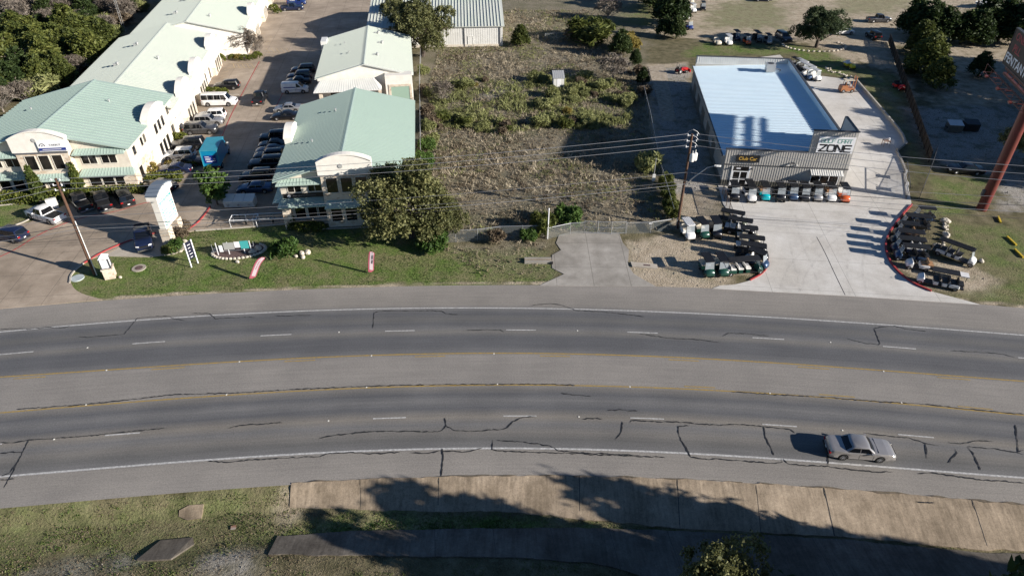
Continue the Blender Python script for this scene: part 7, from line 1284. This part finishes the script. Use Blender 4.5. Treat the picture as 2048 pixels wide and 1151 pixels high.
LB = {'ball': 'round clipped green shrub', 'yball': 'round yellowish clipped shrub', 'bright': 'bright leafy green shrub', 'shrub': 'ragged green shrub', 'rusty': 'brown dry bush', 'olive': 'pale olive bush'}
WH = ['by the office corner, largest of its bed', 'by the office side wall below the largest', 'in front of the black shaded SUV', 'touching the nose of the black shaded SUV', 'against the wall near the grey three-row SUV', 'beside the white SUV nose', 'low at the foot of the wall near the white SUV', 'first at the planted office corner', 'second at the planted office corner', 'in the island by the brown sedan, leftmost', 'in the island by the brown sedan, middle', 'in the island by the brown sedan, rightmost',
      'first in the row behind the passenger van', 'second in the row behind the passenger van', 'third in the row behind the passenger van', 'last in the row behind the passenger van', 'first under the leafless tree', 'second under the leafless tree', 'third under the leafless tree', 'fourth under the leafless tree', 'fifth under the leafless tree', 'at the wall beside the marked stalls', 'first at the foot of the centre office front', 'second at the foot of the centre office front', 'third at the foot of the centre office front', 'at the far end by the blue pickup', 'at the far end in front of the blue pickup',
      'along the lot fence left of the white post', 'behind the white marker post', 'behind the gate wing of the lot', 'on the lawn beside the rock ring', 'against the wire fence by the green roof, upper', 'against the wire fence by the green roof, lower', 'in the fence line with red-brown twigs', 'standing by the service pole', 'between the monument sign and leasing board', 'at the foot of the front monument pier', 'in the shade of the monument sign', 'behind the rear monument pier']
for i, ((x, y, h, k), w) in enumerate(zip(SH, WH)): plant(k, i % 2, (x, y), h, LB[k] + ' ' + w, wide=1.0 if k not in ('rusty', 'olive') else .8)
def hedge(px, w, d, h, rz, label):
    rs = np.random.RandomState(int(px[0])); n = int(w * d * 60 + (w + d) * h * 140); C = rs.rand(n, 3) * [w, d, h] - [w / 2, d / 2, 0]; f = rs.rand(n); ax = rs.randint(0, 5, n)
    C[ax == 0, 0] = w / 2; C[ax == 1, 0] = -w / 2; C[ax == 2, 1] = -d / 2; C[ax >= 3, 2] = h; C += rs.normal(size=C.shape) * .09; o = thing('hedge', label, 'hedge', G(*px), R(rz)); ob('foliage', quads_mesh('foliage', C, rs.uniform(.14, .28, n), rs, LEAF['hedge'], 1.1), o); MB().box(-w / 2 + .15, w / 2 - .15, -d / 2 + .15, d / 2 - .15, 0, h - .15).build('core', LEAFCORE, o)
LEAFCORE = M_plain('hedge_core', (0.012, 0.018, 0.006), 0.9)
hedge((32, 404), 6.0, 1.5, 1.3, 5, 'clipped hedge under the office ground-floor windows, left part'); hedge((125, 397), 3.6, 1.4, 1.3, 5, 'clipped hedge between the two office cypresses'); hedge((235, 386), 7.0, 1.1, .9, 5, 'low hedge behind the three dark parked vehicles'); hedge((330, 362), 4.5, 1.6, 1.0, 8, 'square hedge at the office corner by the black sedan')
# woods, top left: every tree its own
WG = 'cedars of the wood behind the shop row'; rs = np.random.RandomState(5); n_ = 0; placed = []
WOOD = [(-60, 95), (20, 90), (120, 72), (205, 82), (228, 106), (130, 185), (-10, 232), (-90, 262), (-120, 95)]
for tries in range(4000):
    x = rs.uniform(-125, 240); y = rs.uniform(45, 265)
    if not inpoly(np.array([x]), np.array([y]), WOOD)[0]: continue
    if inpoly(np.array([x]), np.array([y]), [(195, 45), (240, 105), (200, 130), (155, 60)])[0] and rs.rand() < .7: continue
    p = G(x, y)
    if any((p[0] - q[0]) ** 2 + (p[1] - q[1]) ** 2 < 3.3 ** 2 for q in placed): continue
    placed.append(p); u_ = rs.rand()
    if u_ < .16: plant('bare' if u_ < .08 else 'olive', int(rs.randint(2)), None, rs.uniform(3.5, 5), 'leafless grey tree standing among the cedars of the wood' if u_ < .08 else 'pale bush filling a gap among the cedars of the wood', 'bare trees among the cedars' if u_ < .08 else 'pale bushes among the cedars', 1.3, loc=(p[0], p[1], -.03))
    else: plant('cedar' if y > 84 and u_ < .86 else 'dcedar', int(rs.randint(3)), None, rs.uniform(4.2, 8.2), 'bushy cedar among many in the wood behind the long pale-roofed row', WG, rs.uniform(1.0, 1.45), loc=(p[0], p[1], -.03))
    pass; n_ += 1
    if n_ >= 95: break
BG = 'grey leafless brush of the top left wood'
for tries in range(300):
    x = rs.uniform(-20, 300); y = rs.uniform(2, 95)
    if x > 330 - 1.1 * y * 1.0 - 20: continue
    p = G(x, y)
    if any((p[0] - q[0]) ** 2 + (p[1] - q[1]) ** 2 < 2.6 ** 2 for q in placed): continue
    placed.append(p); k = ('bare', 'bare', 'rusty', 'olive', 'dcedar')[int(rs.randint(5))]
    plant(k, int(rs.randint(2)), None, {'bare': 4.5, 'rusty': 2.8, 'olive': 3.0, 'dcedar': 5.0}[k] * rs.uniform(.8, 1.2), {'bare': 'leafless grey tree in the thin brush above the cedar wood', 'rusty': 'brown dry bush in the thin brush above the cedar wood', 'olive': 'pale olive bush in the thin brush above the cedar wood', 'dcedar': 'dark cedar scattered in the thin brush above the cedar wood'}[k], {'bare': BG, 'rusty': 'brown bushes of the top left wood', 'olive': 'olive bushes of the top left wood', 'dcedar': 'cedars of the top left brush'}[k], 1.2, loc=(p[0], p[1], -.03))
# bushes of the weedy lot
LOTP = [(862, 175), (1000, 165), (1090, 172), (1150, 165), (1260, 200), (1255, 235), (1130, 240), (1000, 250), (900, 245)]
LG = 'bushes of the weedy lot'; LOTP = [(856, 185), (930, 150), (1010, 168), (1090, 160), (1150, 150), (1262, 175), (1262, 245), (1180, 262), (1090, 255), (1010, 270), (930, 262), (870, 255)]; cnt = 0; lp = []
for tries in range(900):
    x = rs.uniform(850, 1265); y = rs.uniform(150, 272)
    if not inpoly(np.array([x]), np.array([y]), LOTP)[0] or (1095 < x < 1140 and 150 < y < 192): continue
    p = G(x, y)
    if any((p[0] - q[0]) ** 2 + (p[1] - q[1]) ** 2 < 1.2 ** 2 for q in lp): continue
    if fbm(np.array([p[0]]), np.array([p[1]]), 7.0, 77)[0] < .44: continue
    lp.append(p); u_ = rs.rand(); k = 'olive' if u_ < .74 else ('rusty' if u_ < .88 else ('yellow' if u_ < .91 else 'shrub'))
    plant(k, int(rs.randint(2)), None, rs.uniform(.6, 2.1) * (.7 if k in ('yellow', 'rusty') else 1), {'olive': 'pale green-grey bush in the overgrown middle of the weedy lot', 'rusty': 'brown dead bush in the overgrown middle of the weedy lot', 'yellow': 'yellow-flowering bush in the overgrown middle of the weedy lot', 'shrub': 'darker green bush in the overgrown middle of the weedy lot'}[k], {'olive': LG, 'rusty': 'dead bushes of the weedy lot', 'yellow': 'yellow bushes of the weedy lot', 'shrub': 'green bushes of the weedy lot'}[k], rs.uniform(.8, 1.5), loc=(p[0], p[1], -.1)); cnt += 1
    if cnt > 75: break
for i, (x, y) in enumerate([(852, 230), (858, 262), (850, 190), (862, 290), (866, 250), (848, 150)]): plant('olive' if i % 2 else 'rusty', i % 2, (x, y), 2.0, 'dry bush against the long wire fence beside the green roof', 'dry bushes on the long wire fence', 1.0)
for i, (x, y) in enumerate([(1344, 437), (1340, 420), (1336, 403), (1333, 388), (1329, 372)]): plant('shrub', i % 2, (x, y), 1.9, 'green bush smothering the side yard fence', 'green bushes on the side yard fence', .9)
for i, (x, y) in enumerate([(1288, 190), (1285, 168), (1280, 150), (1270, 130)]): plant('dcedar' if i % 2 else 'rusty', i % 2, (x, y), 3.2 if i % 2 else 1.9, 'dark scrub along the edge of the gravel side yard', 'dark scrub on the gravel yard edge', 1.1)
# near trees across the ditch (tops show at the bottom edge, the rest shade the lining)
def zgr(x, y): return float(ditch_z(np.array([float(x)]), np.array([float(y)]))[0]) - .05
def near(kind, var, x, y, h, label, w=1.0): plant(kind, var, None, h, label, 'trees across the ditch', w, loc=(x, y, zgr(x, y)))
NEAR = [(12.4, 22.2, 9.3, 'oak', 'oak whose sunlit top shows at the bottom photo edge', .74), (16.6, 21.4, 8.4, 'dcedar', 'dark cedar right of the oak at the bottom photo edge', .85), (23.6, 20.3, 9.0, 'oak', 'oak tip showing farther right along the bottom edge', .55)]
for i, (x, y, h, k, lb, w) in enumerate(NEAR): near(k, i % 3, x, y, h, lb, w)
SHD = [(39.0, 22.6, 13.2), (30.2, 19.4, 15.0), (30.5, 21.0, 11.4), (46, 20.2, 12.4), (53, 18.9, 11.5), (57.5, 17.6, 11.0), (64.5, 16.6, 10.8), (71, 14.5, 10.6)]
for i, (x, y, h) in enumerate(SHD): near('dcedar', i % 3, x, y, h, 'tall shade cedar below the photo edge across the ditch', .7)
# ---- ground cover (nobody could count it)
def tufts(name, mask, dens, hmin, hmax, m, seed, wide=.5, y0=None, y1=None, x0=-95, x1=95, blades=3, label=None):
    rs = np.random.RandomState(seed); y0 = 14 if y0 is None else y0; n = int((x1 - x0) * (y1 - y0) * dens); X = rs.uniform(x0, x1, n); Y = rs.uniform(y0, y1, n); k = mask(X, Y, rs); X, Y = X[k], Y[k]
    n = len(X); Z = ditch_z(X, Y) - .05; H = rs.uniform(hmin, hmax, n) * (.6 + .8 * fbm(X, Y, 3.0, seed)); t = np.clip(fbm(X, Y, 2.5, seed + 3) * 1.3 - .15 + rs.normal(size=n) * .15, 0, 1)
    C = np.repeat(np.stack([X, Y, Z + H * .42], 1), blades, 0); HH = np.repeat(H, blades); C[:, :2] += rs.normal(size=(len(C), 2)) * (HH * .35)[:, None]
    o = ob(name, quads_mesh(name, C, HH * rs.uniform(.8, 1.2, len(C)) * wide, rs, m, 1.0 / wide, .78, np.repeat(t, blades) + rs.normal(size=len(C)) * .08)); return tag(o, kind='stuff')
def zmask(layer, thr, poly=None, notpave=True):
    ix = LAYERS.index(layer)
    def f(X, Y, rs):
        i = np.clip(np.searchsorted(gx, X), 0, nxg - 1); j = np.clip(np.searchsorted(gy, Y), 0, nyg - 1); v = ZM[layer][j, i]; k = v > thr + rs.rand(len(X)) * (1 - thr) * .9
        k &= (Y > yl('top', X) + .35) | (Y < yl('low', X) - .35)
        for P in PAVE: k &= ~inpoly(X, Y, P)
        return k
    return f
def pv(px): return [G2(x, y) for x, y in px]
PAVE = [pv(yard), pv([(-400, 640), (205, 599), (140, 565), (142, 548), (208, 510), (262, 484), (330, 462), (352, 470), (392, 461), (592, 447), (830, 450), (845, 60), (640, -60), (520, -60), (440, 100), (200, 170), (0, 240), (-30, 400), (126, 412), (60, 444), (-60, 470), (-400, 520)]), pv([(1078, 571), (1128, 548), (1104, 536), (1104, 510), (1118, 470), (1150, 462), (1238, 466), (1258, 500), (1256, 530), (1268, 548), (1312, 573)]),
        pv([(1378, 125), (1440, 372), (1690, 385), (1567, 100)]), pv([(208, 512), (258, 486), (330, 463), (372, 497), (348, 508), (300, 514)]), [tuple(p) for p in el]]
def lawnmask(X, Y, rs): return zmask('lawn', .35)(X, Y, rs)
tufts('lawn_grass', zmask('lawn', .30), 26, .05, .13, LEAF['grass'], 3, .5, 60, 78, -48, 8, 2)
tufts('rear_grass', zmask('lawn', .35), 7, .05, .14, LEAF['grass'], 4, .6, 60, 175, 5, 75, 2)
tufts('dry_brush', zmask('dry', .25), 5.0, .14, .36, LEAF['straw'], 5, .22, 62, 185, -16, 24, 5)
tufts('weeds', lambda X, Y, rs: zmask('dry', .25)(X, Y, rs) & (fbm(X, Y, 6, 91) - .05 + .17 * inpoly(X, Y, pv(LOTP)) > .52), 4.0, .2, .46, LEAF['olive'], 6, .2, 62, 185, -16, 24, 4)
tufts('tall_weeds', lambda X, Y, rs: inpoly(X, Y, pv(LOTP)) & zmask('dry', .2)(X, Y, rs) & (fbm(X, Y, 4, 97) > .47), 3.4, .4, 1.15, LEAF['olive'], 16, .13, 90, 150, -16, 24, 7)
tufts('tall_straw', lambda X, Y, rs: zmask('dry', .3)(X, Y, rs) & (fbm(X, Y, 8, 103) > .50), 1.6, .35, .85, LEAF['straw'], 17, .13, 62, 185, -16, 24, 6)
tufts('brown_weeds', lambda X, Y, rs: zmask('dry', .25)(X, Y, rs) & (fbm(X, Y, 5, 95) > .52), 2.4, .2, .5, LEAF['rusty'], 7, .3, 62, 185, -16, 24, 3)
def ditchgrass(X, Y, rs):
    e = yl('low', X); k = (Y < e - .25) & ~((X > x580 - .1) & (Y > np.interp(X, *SB) - .05))
    k &= ~((X > xl - .2) & (Y < np.interp(X, *SCU)) & (Y > np.interp(X, *SD) - np.clip((X - 6) / 10, 0, 1) * 2.5))
    for px in ([(352, 1014), (410, 1008), (400, 1036), (355, 1038)], [(270, 1126), (318, 1072), (392, 1068), (392, 1088), (345, 1128)]): k &= ~inpoly(X, Y, [G2(x, y, -.75) for x, y in px])
    return k & (rs.rand(len(X)) < np.where(zmask('gravel', .1)(X, Y, rs), .15, 1.0)) & (fbm(X, Y, 1.8, 21) > .28)
tufts('ditch_grass', lambda X, Y, rs: ditchgrass(X, Y, rs), 46, .05, .15, LEAF['rusty'], 8, .28, 22, 40, -40, 34, 2)
tufts('ditch_weeds', lambda X, Y, rs: ditchgrass(X, Y, rs) & (fbm(X, Y, 2.6, 33) > .47), 40, .06, .18, LEAF['grass'], 9, .35, 22, 40, -40, 34, 2)
tufts('ditch_moss', lambda X, Y, rs: zmask('lawn', .6)(X, Y, rs) & ditchgrass(X, Y, rs), 90, .06, .16, LEAF['bright'], 10, .6, 28, 38, -14, 16, 2)
ROCKM = M_noise('rubble_stone', (0.30, 0.28, 0.24), (0.15, 0.135, 0.11), 3.0, 0.9)
def stones(name, layer, thr, dens, s0, s1, seed, box):
    rs = np.random.RandomState(seed); x0, x1, y0, y1 = box; n = int((x1 - x0) * (y1 - y0) * dens); X = rs.uniform(x0, x1, n); Y = rs.uniform(y0, y1, n); k = zmask(layer, thr)(X, Y, rs); X, Y = X[k], Y[k]; S = rs.uniform(s0, s1, len(X)) * rs.rand(len(X)) ** .5 + s0 * .5; Z = ditch_z(X, Y); V = []; Fc = []
    oc = np.array([(1, 0, 0), (0, 1, 0), (-1, 0, 0), (0, -1, 0), (0, 0, .8), (0, 0, -.5)])
    A = rs.uniform(.6, 1.3, (len(X), 6, 1)); V = (np.stack([X, Y, Z], 1)[:, None, :] + oc[None] * A * S[:, None, None]).reshape(-1, 3); f0 = np.array([(0, 1, 4), (1, 2, 4), (2, 3, 4), (3, 0, 4), (1, 0, 5), (2, 1, 5), (3, 2, 5), (0, 3, 5)]); Fc = (f0[None] + (np.arange(len(X)) * 6)[:, None, None]).reshape(-1, 3)
    me = bpy.data.meshes.new(name); me.from_pydata(V.tolist(), [], Fc.tolist()); me.materials.append(ROCKM); return tag(ob(name, me), kind='stuff')
stones('ditch_gravel', 'gravel', .5, 12, .03, .09, 12, (-34, 2, 25, 33)); stones('yard_gravel', 'gravel', .4, 1.6, .05, .16, 13, (15, 110, 78, 135)); stones('yard_rubble', 'dirt', .5, .5, .04, .12, 14, (15, 80, 62, 140))
# stone ring round the yard oak and pale kerb stones
mb = MB()
for t in np.linspace(math.pi * .95, math.pi * 2.15, 24):
    p = G(1630, 93); mb.ball((p[0] + 6.8 * math.cos(t), p[1] + 4.6 * math.sin(t) + .6, .1), .35, .28, .2, 6, 4, .2)
tag(mb.build('stone_ring', MAT['pale_stone']), 'ring of pale stones on the ground around the round yard oak', 'stone edging')
mb = MB()
for a, b, k in (((1648, 136), (1712, 160), 26), ((1890, 440), (1888, 492), 16)):
    for i in range(k): t = i / (k - 1); p = G(a[0] + (b[0] - a[0]) * t + rnd.uniform(-5, 5), a[1] + (b[1] - a[1]) * t + rnd.uniform(-2, 2)); mb.ball((p[0], p[1], .08), .25, .22, .16, 6, 4, .2)
tag(mb.build('rubble_line', MAT['pale_stone']), kind='stuff')
